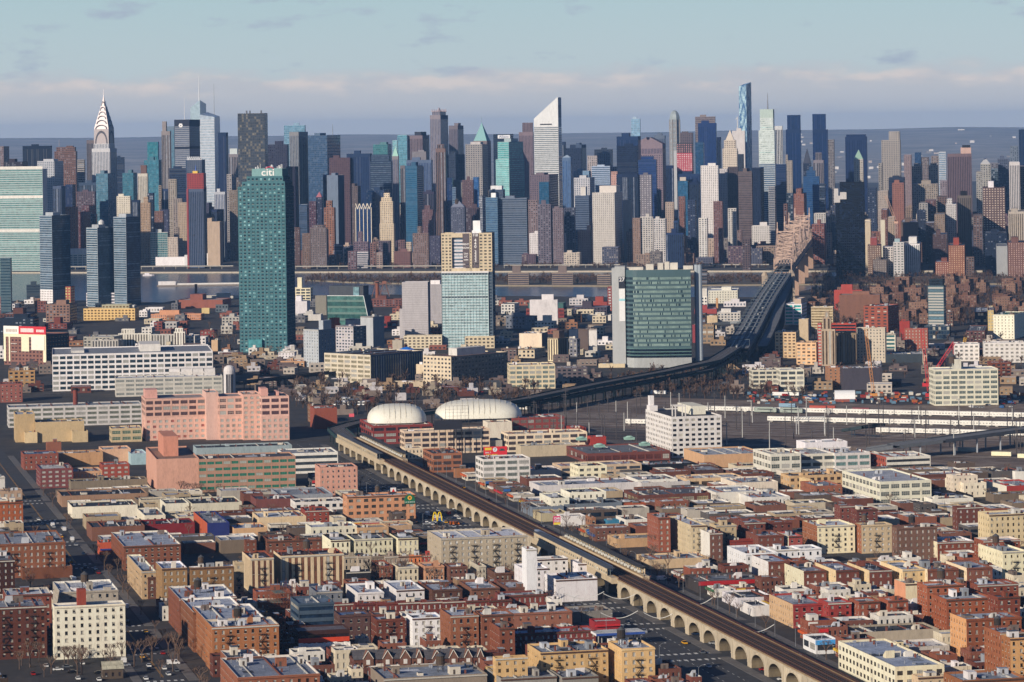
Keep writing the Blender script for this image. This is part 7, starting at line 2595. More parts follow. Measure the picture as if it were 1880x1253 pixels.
crane('tall orange lattice boom crane beside the dark vaulted shed', (1604, 731), (1589, 604), 'c98a4a')
crane('tall red lattice crane with upright boom by the reddish block', (1706, 731), (1692, 604), 'c02c30')
crane('red crane with boom slanting up to the right', (1700, 712), (1752, 629), 'c83038')
crane('yellow crane boom leaning over the white and red factory', (1766, 660), (1772, 620), 'd8a838')
crane('pale tower crane with raised jib among the towers right of black tower', (1645, 408), (1626, 360), 'd0a890', y=5200, w=3.4, name='tower_crane')
for i, (u, lab) in enumerate(((692, 'left rusty gantry crane legs on the river pier'), (706, 'right rusty gantry crane legs on the river pier'))):
    x, y = gp(u, 545)
    r_ = empty('pier_gantry', (x, y, 0)); tag(r_, lab, 'gantry')
    b = MB()
    for s in (-1, 1): b.bar((s * 7, 0, 0), (s * 2, 0, 17), .9)
    b.bar((-9, 0, 17), (9, 0, 19), 1.0); b.bar((-4.5, 0, 8), (4.5, 0, 8), .6); b.build('frame', plain_mat('6a4a42', .8), r_)
    b = MB(); b.box(-3, 3, -2, 2, 18, 22); b.build('cabin', plain_mat('8a5a48', .8), r_)

# brick storage house with red sign band
f = Frame('storage_warehouse', 'brown storage warehouse with cream stripes, red roof sign band and white billboard', 'warehouse', 'B1', 28, 332, 496, 842, 'b1068', -32)
W, D = f.w, f.d
f.blk(0, W, 0, D, 0, f.h, 'c', '9a6a5c', '2a3248', p='4a3438', rc='8a5a50')
b = MB()
for a, c in ((0, .05), (.12, .15), (.42, .60), (.93, 1)): b.box(W * a, W * c, -.5, -.02, f.h * (.45 if a == .42 else .12), f.h, 0, True)
b.box(0, W, -.55, -.02, f.h - 3, f.h, 0, True); f.mb(b, 'cream_stripes', plain_mat('e6dcbc', .7))
b = MB(); b.box(0, W * .36, -.6, .3, f.h, f.h + 8, 0, True); f.mb(b, 'white_sign', plain_mat('eee8dc', .6))
b = MB(); b.box(W * .36, W, -.6, .3, f.h, f.h + 8, 0, True); f.mb(b, 'red_sign', plain_mat('c4202c', .6))
b = MB()
for i in range(11): b.box(W * (.41 + .028 * i), W * (.43 + .028 * i), -.72, -.6, f.h + 2, f.h + 6, 0, True)
for i in range(6): b.box(W * (.78 + .03 * i), W * (.80 + .03 * i), -.72, -.6, f.h + 2.4, f.h + 5, 0, True)
for i in range(8): b.box(W * (.06 + .034 * i), W * (.08 + .034 * i), -.72, -.6, f.h + 2, f.h + 5, 1, True)
f.mb(b, 'sign_marks', [plain_mat('f0e8e0'), plain_mat('b09c90')], 'stuff')
b = MB(); b.box(W * .66, W * .97, -1.0, -.55, f.h * .5, f.h * .96, 0, True); f.mb(b, 'billboard', plain_mat('e9e2d0', .7))
b = MB()
for i in range(12):
    for (a, c) in ((.17, .9), (.17, .55)): b.box(W * (a + .012 * i), W * (a + .008 + .012 * i), -.66, -.5, f.h * (.42 if c < .6 else .68), f.h * (.44 if c < .6 else .70), 0, True)
f.mb(b, 'dashed_emblem', plain_mat('ece4d8'), 'stuff')

# barrel hoppers and rounded tower on the grey cream factory
x, y = gp(368, 716, 0)
for i in range(4):
    u0 = 310 + i * 21.5
    xx, yy_ = gp(u0, 690, 16)
    r_ = empty('roof_hopper', (xx, yy_ + 4, 12.0), rad(8)); tag(r_, f'pale barrel roofed hopper, {ORDN[i]} from the left on the grey cream factory', 'hopper', 'roof hoppers')
    b = MB(); b.box(0, 9.6, 0, 9, 0, 7); b.build('body', wall_mat('cfcdc2'), r_)
    b = MB()
    pts = [(0, 4.5 - 4.5 * cos(pi * k / 8), 7 + 3.4 * sin(pi * k / 8)) for k in range(9)]
    for p, q in zip(pts, pts[1:]): b.quad((0, *p[1:]), (9.6, *p[1:]), (9.6, *q[1:]), (0, *q[1:]))
    b.build('barrel_roof', wall_mat('d8d6cc'), r_)
f = Frame('silo_tower', 'pale round cornered silo tower with arched top at end of cream factory', 'silo', 'B1', 1605, 1607, 1692, 1070, 'b1290', 6, 11)
b = MB(); b.cyl(f.w / 2, f.w / 2, 0, f.h - 4, f.w / 2, f.w / 2, 0, 16); b.build('shaft', wall_mat('c9cac2'), f.root)
b = MB(); b.cyl(f.w / 2, f.w / 2, f.h - 4, f.h - 1, f.w / 2, f.w * .42, 0, 16); b.cyl(f.w / 2, f.w / 2, f.h - 1, f.h + .5, f.w * .42, f.w * .2, 0, 16); b.build('cap', wall_mat('d4d4cc'), f.root)
b = MB()
for k in range(5): b.box(f.w * (.2 + .13 * k), f.w * (.25 + .13 * k), -.25, 1.5, 3, f.h - 7)
o = b.build('slit_windows', dkg, f.root); o['kind'] = 'stuff'

# blue tarpaulins on the tan factory roof
for i, (u, v, w, lab) in enumerate(((684, 648, 17, 'rumpled bright blue tarpaulin, left one on the tan factory roof'), (746, 640, 15, 'rumpled bright blue tarpaulin, right one on the tan factory roof'))):
    x, y = gp(u, v, 21)
    b = MB(); rg = random.Random(i); n = 8
    g = [[(-w / 2 + w * a / n, 10 * c / n - 2, 19.5 + 2.5 * sin(pi * a / n) * sin(pi * c / n) + rg.uniform(-.4, .4)) for a in range(n + 1)] for c in range(n + 1)]
    for c in range(n):
        for a in range(n): b.quad(g[c][a], g[c][a + 1], g[c + 1][a + 1], g[c + 1][a])
    o = b.build('tarpaulin', plain_mat('1f6fd0', .5, name='tarp')); o.location = (x, y, 0); tag(o, lab, 'tarpaulin', 'blue tarpaulins')

# roof gear of the black and white loft, cooling units of the brown workshop
loft = next(o for o in bpy.data.objects if o.get('label', '').startswith('black and white six'))
lw_ = max(v.co.x for c in loft.children if c.name.startswith('walls') for v in c.data.vertices)
b = MB()
for x in (lw_ * .12, lw_ * .32):
    for y in (6, 14): b.box(x, x + .7, y, y + .7, 28, 36)
b.box(lw_ * .1, lw_ * .34, 6, 6.8, 35.4, 36.2, 0, True); b.box(lw_ * .1, lw_ * .34, 14, 14.8, 35.4, 36.2, 0, True); b.build('roof_frame', wall_mat('e4e0d4'), loft)['kind'] = 'stuff'
ld_ = max(v.co.y for c in loft.children if c.name.startswith('walls') for v in c.data.vertices)
b = MB(); b.box(1.2, 4.4, ld_ - 7, ld_ - 2.5, 28, 39); b.box(.6, 6.5, ld_ - 9, ld_ - 1, 28, 32); b.build('white_stack', wall_mat('ece8dc'), loft)
for i, (u, v) in enumerate(((1101, 824), (1156, 810), (1184, 821), (1068, 811))):
    x, y = gp(u, v, 7)
    r_ = empty('cooling_unit', (x - 3, y, 6.1), rad(13)); tag(r_, f'turquoise domed cooling unit, {ORDN[i]} on the brown workshop roof', 'cooling unit', 'cooling units')
    b = MB(); b.box(0, 7, 0, 5, 1.6, 3.4); b.build('casing', wall_mat('7fb5a4'), r_)
    b = MB(); b.cyl(3.5, 2.5, 3.4, 4.3, 3.2, 1.6, 0, 12); b.build('hood', wall_mat('8fc4b0'), r_)
    b = MB()
    for xx in (.2, 6.4):
        for yy_ in (.2, 4.4): b.box(xx, xx + .4, yy_, yy_ + .4, 0, 1.6)
    b.build('legs', iron, r_)['kind'] = 'stuff'
# white buses behind the viaduct curve
def bus_mesh():
    b = MB(); b.box(0, 12, 0, 2.6, .4, 3.2); b.box(.5, 11.5, .2, 2.4, 3.2, 3.4)
    k = b.mesh('body', [plain_mat('e4e4e2', .4)])
    c = MB(); c.box(.3, 11.7, -.04, 0, 1.6, 2.7, 0, True); c.box(-.04, 0, .2, 2.4, 1.4, 2.8, 0, True)
    w = MB()
    for x in (2, 9.5): w.cyl(x, 0, 0, .9, .45, .45, 0, 8)
    return k, c.mesh('windows', [dkg])
bm1, bm2 = bus_mesh()
for i in range(14):
    u, v = 616 + (i % 7) * 9, (738, 745)[i // 7]
    x, y = gp(u, v)
    r_ = empty('bus', (x, y, 0), rad(70)); tag(r_, f'white bus parked {"in the back row" if i < 7 else "in the front row"} near the domes, {ORDN[i % 7]} from left', 'bus', 'buses parked near the domes')
    link('body', bm1, r_); link('windows', bm2, r_)
# barge and launch on the river
x, y = gp(288, 527); x1, _ = gp(440, 527)
r_ = empty('barge', (x, y, 0), 0); tag(r_, 'long white covered pier barge on the river left of the teal tower', 'barge')
L = x1 - x
b = MB(); b.box(0, L, 0, 12, .1, 2.4); b.build('hull', wall_mat('8a8078'), r_)
b = MB(); b.box(2, L * .22, 1, 11, 2.4, 8); b.build('deckhouse', wall_mat('e8e4dc'), r_)
b = MB(); b.box(L * .24, L, 1.5, 10.5, 2.4, 4.6); b.build('long_roof', wall_mat('dcd8d0'), r_)
x, y = gp(262, 507)
r_ = empty('launch', (x, y, 0), 0); tag(r_, 'small white launch under way near the far shore', 'boat')
b = MB(); b.prism([(0, 0), (15, 0), (19, 2.4), (15, 4.8), (0, 4.8)], .1, 2.2); b.build('hull', wall_mat('dcdcd8'), r_)
b = MB(); b.box(3, 11, .8, 4, 2.2, 4.6); b.build('cabin', wall_mat('e8e8e4'), r_)

# ------------------------------------------------------------------ signs
def panel(name, label, u0, u1, v0, v1, Y, col, back=.5, legs=None, cat='sign', rot=11):
    xa, zt = atY(u0, v0, Y); xb, _ = atY(u1, v0, Y); _, zb = atY(u0, v1, Y)
    root = empty(name, (xa, Y, 0), rad(rot)); tag(root, label, cat)
    w = (xb - xa) / cos(rad(rot))
    b = MB(); b.box(0, w, 0, back, zb, zt, 0, True); b.build('panel', plain_mat(col, .5, name='sign'), root)
    b = MB()
    for i in range(max(1, int(w / 4)) + 1 if legs is None else legs):
        n = max(1, (int(w / 4) if legs is None else legs - 1))
        x = w * (i / n if n else .5) if (legs != 1) else w / 2
        b.bar((x, back + .3, 0), (x, back + .3, zb + (zt - zb) * .8), .22)
    o = b.build('posts', iron, root); o['kind'] = 'stuff'
    return root, w, zb, zt
r_, w, zb, zt = panel('billboard', 'bright red billboard with yellow number on the white loft roof', 888, 931, 821, 841, 2165, 'd83038', cat='billboard')
b = MB(); b.box(w * .05, w * .34, -.08, -.02, zb + (zt - zb) * .68, zt - .6, 0, True); b.build('yellow_panel', plain_mat('f0c23c'), r_)
b = MB(); b.cyl(0, 0, 0, .06, 1.5, 1.5, 0, 16); o = b.build('number_disc', plain_mat('dfe6ee'), r_); o.location = (w * .48, -.03, zt - 2.0); o.rotation_euler = UP
text('7', 2.4, r_, (w * .48, -.12, zt - 2.0), UP, '2a3f80')
b = MB(); b.box(w * .66, w * .9, -.08, -.02, zt - 2.9, zt - 2.1, 0, True); b.box(w * .71, w * .85, -.08, -.02, zt - 2.1, zt - 1.4, 0, True); b.build('car_picture', plain_mat('2f4a48'), r_)
text('DIAL 7', 1.3, r_, (w * .06, -.1, zb + (zt - zb) * .46), UP, 'f4ecec', align='LEFT', bold=.03)
text('777-7777', 2.0, r_, (w * .1, -.1, zb + (zt - zb) * .2), UP, 'f4d03c', align='LEFT', bold=.04)
r_, w, zb, zt = panel('car_wash_sign', 'tall pink and yellow car wash sign beside the near station', 1016, 1029, 948, 964, 1850, 'd84a78', legs=2)
text('CAR', 1.7, r_, (w / 2, -.1, zt - 1.4), UP, 'f4f0e8', bold=.05)
text('WASH', 1.25, r_, (w / 2, -.1, zt - 2.9), UP, 'f4f0e8', bold=.04)
b = MB(); b.box(.1, w - .1, -.08, -.02, zb, zb + 1.3, 0, True); b.build('yellow_strip', plain_mat('e8d048'), r_)
r_, w, zb, zt = panel('station_sign', 'square white sign with red triangle above the hotel', 717, 727, 896, 905, 2010, 'eeeae4', legs=1)
b = MB(); b.poly([(w * .2, -.08, zb + .5), (w * .8, -.08, zb + .5), (w * .5, -.08, zt - .5)]); b.build('triangle', plain_mat('d8301c'), r_)
r_, w, zb, zt = panel('rooftop_sign', 'small pink sign panel above the dark tracks near the domes', 641, 650, 760, 766, 2480, 'e0606c', legs=2)
# black billboard back and scaffold grid on the pink cream loft
r_, w, zb, zt = panel('billboard', 'large black billboard back on the pink cream loft roof', 797, 848, 773, 790, 2330, '2c2c34', cat='billboard')
x, Y = atY(818, 748, 2345)[0], 2345
r_ = empty('sign_scaffold', (x, Y, 0), rad(8)); tag(r_, 'open steel grid of an empty sign frame before the long dome', 'scaffold')
b = MB(); z0, z1 = atY(818, 772, Y)[1] - 2, atY(818, 746, Y)[1]
for i in range(7): b.bar((i * 2.8, 0, z0), (i * 2.8, 0, z1), .09)
for i in range(6): b.bar((0, 0, z0 + (z1 - z0) * i / 5), (16.8, 0, z0 + (z1 - z0) * i / 5), .09)
for i in range(4): b.bar((i * 5.6, 0, z1 * .98), (i * 5.6, 5, z0 - 4), .1)
b.build('grid', plain_mat('5a5654', .6), r_)['kind'] = 'stuff'
b = MB()
for i in range(4): b.bar((i * 5.6, 0, 0), (i * 5.6, 0, z0), .15)
b.build('posts', iron, r_)['kind'] = 'stuff'
# green rounded sign on the hotel wall
hotel = next(o for o in bpy.data.objects if o.get('label', '').startswith('orange hotel'))
hw = max(v.co.x for c in hotel.children if c.name.startswith('walls') for v in c.data.vertices)
ht_ = 15.6; w = 6.4
b = MB(); pts = [(hw - w - .3, ht_ - 5), (hw - .3, ht_ - 5)] + [(hw - .3 - w / 2 + w / 2 * cos(pi * k / 10), ht_ - 3 + 3.6 * sin(pi * k / 10)) for k in range(11)]
b.poly([(a, -.6, c) for a, c in pts]); b.poly([(a, -.1, c) for a, c in pts[::-1]])
for i in range(len(pts)):
    (a, c), (d, e_) = pts[i], pts[(i + 1) % len(pts)]; b.quad((a, -.6, c), (a, -.1, c), (d, -.1, e_), (d, -.6, e_))
sg_ = b.build('sign_panel', plain_mat('1f6a48', .5), hotel)
for rr, c, yy_ in ((1.3, 'f0b030', -.64), (.55, '7a3a20', -.68)):
    b = MB(); b.poly([(hw - .3 - w / 2 + rr * cos(2 * pi * k / 14), yy_, ht_ - 1.6 + rr * sin(2 * pi * k / 14)) for k in range(14)]); b.build('sun_emblem', plain_mat(c), sg_)
text('LA QUINTA', 1.15, sg_, (hw - .3 - w / 2, -.66, ht_ - 4.1), UP, 'dfe8dc')
# golden arches
x, Y = gp(803, 972)[0], 1905
x, zt = atY(794, 941, Y); xe, zb = atY(812, 957, Y)
r_ = empty('arches_sign', (x, Y, 0), rad(8)); tag(r_, 'yellow double arch sign on a pole behind the tan apartment house', 'sign')
b = MB(); w = xe - x
for k in range(2):
    prev = None
    for i in range(13):
        t = -1 + 2 * i / 12
        p = (w * (.25 + .5 * k) + w * .23 * t, 0, zb + (zt - zb) * (1 - abs(t) ** 2.6))
        if prev: b.bar(prev, p, .35, 0, 6)
        prev = p
b.build('arches', plain_mat('f2c81c', .4), r_)
b = MB(); b.bar((w / 2, .3, 0), (w / 2, .3, zb + 1), .3); b.build('pole', iron, r_)
# gas canopy
f = Frame('gas_canopy', 'white topped gas station canopy with blue edge beside the boulevard', 'canopy', 'D3', 684, 686, 1034, 880, 'h6', 13, 12)
b = MB(); b.box(0, f.w, 0, 12, 5, 5.95, 0, True); f.mb(b, 'canopy_roof', roof_mat('d8d8d2'))
b = MB(); b.box(-.1, f.w + .1, -.12, -.01, 5.05, 6.1, 0, True); b.box(-.12, -.01, 0, 12, 5.05, 6.1, 1, True); f.mb(b, 'blue_edge', [plain_mat('2f4f98'), plain_mat('e4e4e4')])
b = MB()
for x in (3, f.w / 2, f.w - 3):
    for y in (3, 9): b.box(x, x + .4, y, y + .4, 0, 5)
f.mb(b, 'columns', plain_mat('a8a8a4'), 'stuff')
# market with tarp
f = Frame('market_hall', 'dark roofed market hall with red sign band and rumpled white tarp', 'building', 'D2', 336, 340, 712, 860, 'h13', 13, 16)
f.blk(0, f.w, 0, 16, 0, f.h, 'r', '4a2a24', p='2a2224', rc='6a6468')
b = MB(); b.box(.2, f.w - .2, -.5, -.05, f.h - 5.2, f.h - 3.2, 0, True); f.mb(b, 'red_band', plain_mat('c8401c'))
b = MB(); rg = random.Random(5); n = 26; rows = 7
g = [[(f.w * a / n, -1.2 - 1.0 * sin(pi * c / rows) + rg.uniform(-.25, .25), f.h - 5.3 - 5.0 * c / rows + rg.uniform(-.25, .25)) for a in range(n + 1)] for c in range(rows + 1)]
for c in range(rows):
    for a in range(n): b.quad(g[c][a], g[c + 1][a], g[c + 1][a + 1], g[c][a + 1])
f.mb(b, 'white_tarp', plain_mat('dcd8d0', .8, name='tarp'))
# scaffolding by it
f = Frame('scaffold_tower', 'tangled rusty scaffolding beside the striped apartment house', 'scaffold', 'D2', 118, 122, 330, 500, 'h17', 13, 12)
b = MB(); rg = random.Random(8)
nx_, ny_, nz_ = 9, 4, 7
for i in range(nx_ + 1):
    for j in range(ny_ + 1):
        b.bar((f.w * i / nx_, 12 * j / ny_, 0), (f.w * i / nx_, 12 * j / ny_, f.h * rg.uniform(.5, 1)), .1)
for k in range(1, nz_):
    for j in range(ny_ + 1): b.bar((0, 12 * j / ny_, f.h * k / nz_ * .9), (f.w * rg.uniform(.5, 1), 12 * j / ny_, f.h * k / nz_ * .9), .09)
    for i in range(nx_): b.bar((f.w * i / nx_, 0, f.h * (k - 1) / nz_ * .9), (f.w * (i + 1) / nx_, 0, f.h * k / nz_ * .9), .07)
f.mb(b, 'poles', plain_mat('7a4a34', .8), 'stuff')
b = MB()
for k in range(1, 6):
    x = f.w * rg.uniform(0, .4); b.box(x, x + f.w * rg.uniform(.3, .6), 0, 10, f.h * k / nz_ * .9, f.h * k / nz_ * .9 + .2, k % 2, True)
f.mb(b, 'platforms', [plain_mat('a85a2c', .8), plain_mat('6a7a70', .8)], 'stuff')

# Tudor gabled row
def gable_house(panel_, xa, xb, xc, yt, D, col, label):
    f = Frame('gabled_rowhouse', label, 'rowhouse', panel_, xa, xb, xc, yt, D, 13, 10, 'tudor gabled row')
    f.d = 10
    f.blk(0, f.w, 0, 10, 0, f.h, 'f', col, p='d0ccc4', p2='3a3436', top=False)
    b = MB(); zr = f.h + 3.2
    b.quad((-.3, -.4, f.h - .2), (f.w + .3, -.4, f.h - .2), (f.w + .3, 5, zr), (-.3, 5, zr)); b.quad((f.w + .3, 10.4, f.h - .2), (-.3, 10.4, f.h - .2), (-.3, 5, zr), (f.w + .3, 5, zr))
    f.mb(b, 'roof', roof_mat('5d5a5c'))
    b = MB(); gw = min(4.6, f.w * .6); gx = f.w * .62
    b.poly([(gx - gw / 2, -.7, f.h - 3), (gx + gw / 2, -.7, f.h - 3), (gx + gw / 2, -.7, f.h), (gx, -.7, f.h + 3.4), (gx - gw / 2, -.7, f.h)])
    b.quad((gx - gw / 2, -.7, f.h), (gx, -.7, f.h + 3.4), (gx, 5, f.h + 3.2), (gx - gw / 2, 5, f.h)); b.quad((gx, -.7, f.h + 3.4), (gx + gw / 2, -.7, f.h), (gx + gw / 2, 5, f.h), (gx, 5, f.h + 3.2))
    f.mb(b, 'gable', wall_mat('8a5f4c'))
    b = MB()
    for s in (-1, 1): b.bar((gx + s * gw / 2, -.85, f.h), (gx, -.85, f.h + 3.5), .16)
    f.mb(b, 'bargeboard', plain_mat('e4ddd0'), 'stuff')
    b = MB(); b.box(gx - .8, gx + .8, -.8, -.72, f.h - 2.4, f.h - .4, 0, True); f.mb(b, 'gable_window', plain_mat('dcd8d0'))
for i, (xa, xc, yt, c) in enumerate(((742, 905, 1062, '7a4a3c'), (906, 1030, 1058, '6f4438'), (1031, 1160, 1054, '744638'), (1161, 1240, 1050, '8a5a48'))):
    gable_house('D2', xa, xa + 1, xc, yt, 'h8', c, f'brown tudor row house with white trimmed gable, {ORDN[i]} in the left gabled row')
for i, (xa, xc, yt, c) in enumerate(((1262, 1385, 1058, '744638'), (1386, 1500, 1052, '6a4034'), (1501, 1600, 1048, '744638'), (1601, 1680, 1044, '7a4a3c'))):
    gable_house('D2', xa, xa + 1, xc, yt, 'h8', c, f'brown tudor row house with white trimmed gable, {ORDN[i]} in the right gabled row')
put('D2', '''
# at the bottom edge
870 960 1700 1200 h10 x 9a8a78 A rc=8f97a2 d=30 n=3 wt=.62 |low block with wide grey roof and wooden water tank at the bottom edge
1690 1745 1900 1150 h9 d c9a24c A rc=8a929c
''', 13)
put('D3', '''
# at the very bottom edge
-100 0 400 1200 h9 x 9a958c A rc=7d858f d=26 n=3
400 440 700 1190 h9 x 8f8a80 A rc=858d98 d=24 n=2
''', 13)
# small lone house by the trees, bottom left
f = Frame('house', 'small pale roofed house among bare trees at the bottom left', 'house', 'D1', 736, 740, 885, 1120, 'h5', 13, 8)
f.blk(0, f.w, 0, 8, 0, 4.2, 'f', '6a5a4c', p='3a3436', top=False)
b = MB(); b.quad((-.4, -.5, 4.1), (f.w + .4, -.5, 4.1), (f.w + .4, 4, 7), (-.4, 4, 7)); b.quad((f.w + .4, 8.5, 4.1), (-.4, 8.5, 4.1), (-.4, 4, 7), (f.w + .4, 4, 7)); f.mb(b, 'roof', roof_mat('b9b49c'))

# ------------------------------------------------------------------ packed small buildings between the measured ones
def proj(x, y, z=0.0):
    kx, ky = x / y, (CAMH - z) / y
    return 940 + FPX * (kx * CR + ky * SR), V0 + FPX * (-kx * SR + ky * CR)
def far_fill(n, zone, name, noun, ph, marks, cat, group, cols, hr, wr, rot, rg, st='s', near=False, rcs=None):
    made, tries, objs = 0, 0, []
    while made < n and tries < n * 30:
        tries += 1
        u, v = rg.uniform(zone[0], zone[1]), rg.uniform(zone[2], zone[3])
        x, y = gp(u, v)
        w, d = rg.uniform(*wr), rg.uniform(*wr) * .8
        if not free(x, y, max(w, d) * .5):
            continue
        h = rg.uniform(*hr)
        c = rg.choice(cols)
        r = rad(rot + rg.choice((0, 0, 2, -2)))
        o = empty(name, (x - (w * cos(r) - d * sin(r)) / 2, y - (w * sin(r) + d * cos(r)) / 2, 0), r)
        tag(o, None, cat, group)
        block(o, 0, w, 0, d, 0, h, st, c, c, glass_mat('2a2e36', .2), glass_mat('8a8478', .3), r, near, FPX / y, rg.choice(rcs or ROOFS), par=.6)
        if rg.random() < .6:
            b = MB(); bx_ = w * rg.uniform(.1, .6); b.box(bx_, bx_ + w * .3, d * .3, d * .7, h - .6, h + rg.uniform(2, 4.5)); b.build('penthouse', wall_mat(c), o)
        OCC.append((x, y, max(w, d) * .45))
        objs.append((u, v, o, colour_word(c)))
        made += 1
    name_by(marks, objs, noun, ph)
SKY_MARKS = [(u, 460, p) for u, p in ((20, 'the green glass slab'), (120, 'the pale gridded tower'), (185, 'the silver deco spire'), (250, 'the cream slab tower'), (310, 'the beige stepped towers'), (360, 'the red netted tower'), (410, 'the striped white tower'),
    (460, 'the bronze slab'), (560, 'the orange belvedere tower'), (620, 'the smooth grey slab'), (665, 'the zigzag crowned tower'), (710, 'the golden stepped tower'), (765, 'the mauve stepped tower'), (815, 'the crowned deco tower'), (880, 'the pyramid roofed tower'),
    (940, 'the turquoise stepped tower'), (1005, 'the white slant tower'), (1060, 'the pale gridded white tower'), (1110, 'the big cream tower'), (1190, 'the gabled granite tower'), (1250, 'the ribbed dome tower'), (1310, 'the tall white slabs'), (1380, 'the brown banded tower'),
    (1450, 'the bridge towers'), (1555, 'the massive black tower'), (1640, 'the orange brick tower'), (1700, 'the white striped block'), (1760, 'the maroon slab'), (1850, 'the cream ribbed block'))]
rg = random.Random(77)
LIC_MARKS = [(60, 600, 'the storage warehouse'), (190, 560, 'the white garage'), (230, 620, 'the yellow block'), (330, 590, 'the long orange shed'), (480, 600, 'the teal tower'), (600, 560, 'the cream turret factory'), (680, 590, 'the green glass block'), (780, 590, 'the blank grey slab'),
             (880, 600, 'the rental tower'), (1000, 570, 'the red brick school'), (960, 620, 'the peach cube'), (1090, 590, 'the pale loft slab')]
far_fill(150, (0, 1130, 556, 660), 'small_building', 'low building', 'near', LIC_MARKS, 'building', 'riverside low buildings',
         ['b9b2a4', '9a5a4a', '8a7a6c', 'd4cfc4', 'a8744f', '6f6f74', 'c9b894', 'dcdad4'], (4, 10), (8, 24), -10, rg, 's', False)
EST = [(u, v, p) for u, v, p in ((1520, 545, 'the red orange block'), (1600, 535, 'the blank brown wall'), (1690, 530, 'the slim dark glass tower'), (1780, 535, 'the orange riverside tower'), (1850, 540, 'the right edge riverside'), (1680, 590, 'the reddish brick block'), (1800, 590, 'the cream green roofed hotel'))]
far_fill(48, (1490, 1890, 526, 605), 'housing_block', 'housing block', 'near', EST, 'building', 'brown housing estate',
         ['7a5546', '84604e', '70503f', '8f6c58'], (13, 17), (11, 26), -25, rg, 'd', False, ['5a4c48', '6a625c', '7d756e'])
far_fill(60, (420, 1130, 650, 716), 'small_building', 'small workshop', 'near', [(470, 680, 'the teal tower foot'), (600, 690, 'the tan boarded factory'), (800, 690, 'the tan six storey factory'), (960, 680, 'the cream terracotta factory'), (1060, 690, 'the curved green block')], 'building', 'workshops by the elevated line',
         ['8a7a70', 'a88a68', '6a5a58', 'b9ac9c'], (4, 8), (9, 20), -10, rg, 's', True)
cols = ['7d5a54', '8a6a60', 'a08878', '6a5460', 'b59a84', '55586c', '93604f', 'c4b4a0', '4a5068', '77706f']
for (u0, u1, v0, v1, n, hr, ph) in ((530, 1880, 476, 492, 60, (16, 36), 'on the shore before'), (0, 1880, 470, 486, 75, (22, 48), 'at the foot of'), (0, 1880, 450, 468, 75, (35, 75), 'beside'), (200, 1500, 430, 448, 50, (55, 105), 'behind'), (1500, 1880, 425, 470, 50, (25, 70), 'close around')):
    far_fill(n, (u0, u1, v0, v1), 'city_block', 'mid-rise block', ph, SKY_MARKS, 'building', 'mid-rise buildings between the towers', cols, hr, (18, 34), -12, rg, 's', False)

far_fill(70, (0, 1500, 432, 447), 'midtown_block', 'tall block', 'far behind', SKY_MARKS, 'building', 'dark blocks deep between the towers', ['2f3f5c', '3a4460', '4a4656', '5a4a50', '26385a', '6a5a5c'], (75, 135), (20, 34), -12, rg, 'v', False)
far_fill(45, (530, 990, 700, 765), 'yard_shed', 'low shed', 'near', [(560, 730, 'the pink corner pavilion'), (640, 720, 'the curving rail viaduct'), (720, 725, 'the small white dome'), (860, 720, 'the long white dome'), (960, 715, 'the cream terracotta factory')], 'shed', 'sheds by the sunken tracks',
         ['8a7a70', '6a5a58', 'a89a84', '7a4438', 'c4c4c0', '3f444c'], (3.5, 6), (7, 18), 6, rg, 'x', True)
# ------------------------------------------------------------------ infill houses and workshops on the near street grid
CELL = 2.0
S0, S1, Q0, Q1 = -700.0, 800.0, -200.0, 1280.0
NS_, NQ_ = int((S1 - S0) / CELL), int((Q1 - Q0) / CELL)
occ = [bytearray(NQ_) for _ in range(NS_)]
def to_st(x, y):
    return (x - VX) * E1[0] + (y - VY) * E1[1], (x - VX) * E2[0] + (y - VY) * E2[1]
def mark(s0, s1, t0, t1):
    i0, i1 = max(0, int((s0 - S0) / CELL)), min(NS_ - 1, int((s1 - S0) / CELL))
    j0, j1 = max(0, int((t0 - Q0) / CELL)), min(NQ_ - 1, int((t1 - Q0) / CELL))
    if j1 < j0: return
    z = bytes([1]) * (j1 - j0 + 1)
    for i in range(i0, i1 + 1): occ[i][j0:j1 + 1] = z
def clear(s0, s1, t0, t1):
    i0, i1 = int((s0 - S0) / CELL), int((s1 - S0) / CELL)
    j0, j1 = int((t0 - Q0) / CELL), int((t1 - Q0) / CELL)
    if i0 < 0 or j0 < 0 or i1 >= NS_ or j1 >= NQ_: return False
    return not any(any(occ[i][j0:j1 + 1]) for i in range(i0, i1 + 1))
shown = []
for cs, h in RECTS:
    if cs[0][1] > 3000: continue
    st_ = [to_st(x, y) for x, y in cs]
    mark(min(q[0] for q in st_) - .8, max(q[0] for q in st_) + .8, min(q[1] for q in st_) - .8, max(q[1] for q in st_) + .8)
    us = [proj(x, y, h)[0] for x, y in cs]
    near_c = min(cs, key=lambda q: q[1])
    shown.append((min(us), max(us), proj(*near_c, h)[1], proj(*near_c, 0)[1]))
mark(-40, 39.5, -200, 1000); mark(-259, -231, -200, 1280)
for t in CROSS: mark(-700, 800, t - 7, t + 7)
def in_poly(x, y, P):
    c = False
    for i in range(len(P)):
        (x0, y0), (x1, y1) = P[i], P[i - 1]
        if (y0 > y) != (y1 > y) and x < (x1 - x0) * (y - y0) / (y1 - y0) + x0: c = not c
    return c
OPEN = [[gp(*p) for p in q] for q in (
    [(752, 968), (862, 968), (862, 925), (752, 925)], [(1088, 1175), (1210, 1180), (1210, 1130), (1088, 1130)], [(-120, 1300), (345, 1300), (330, 1188), (-120, 1188)],
    [(640, 850), (800, 850), (800, 740), (560, 740)], [(700, 800), (1040, 800), (1040, 700), (700, 700)])] + [yard]
fill = []
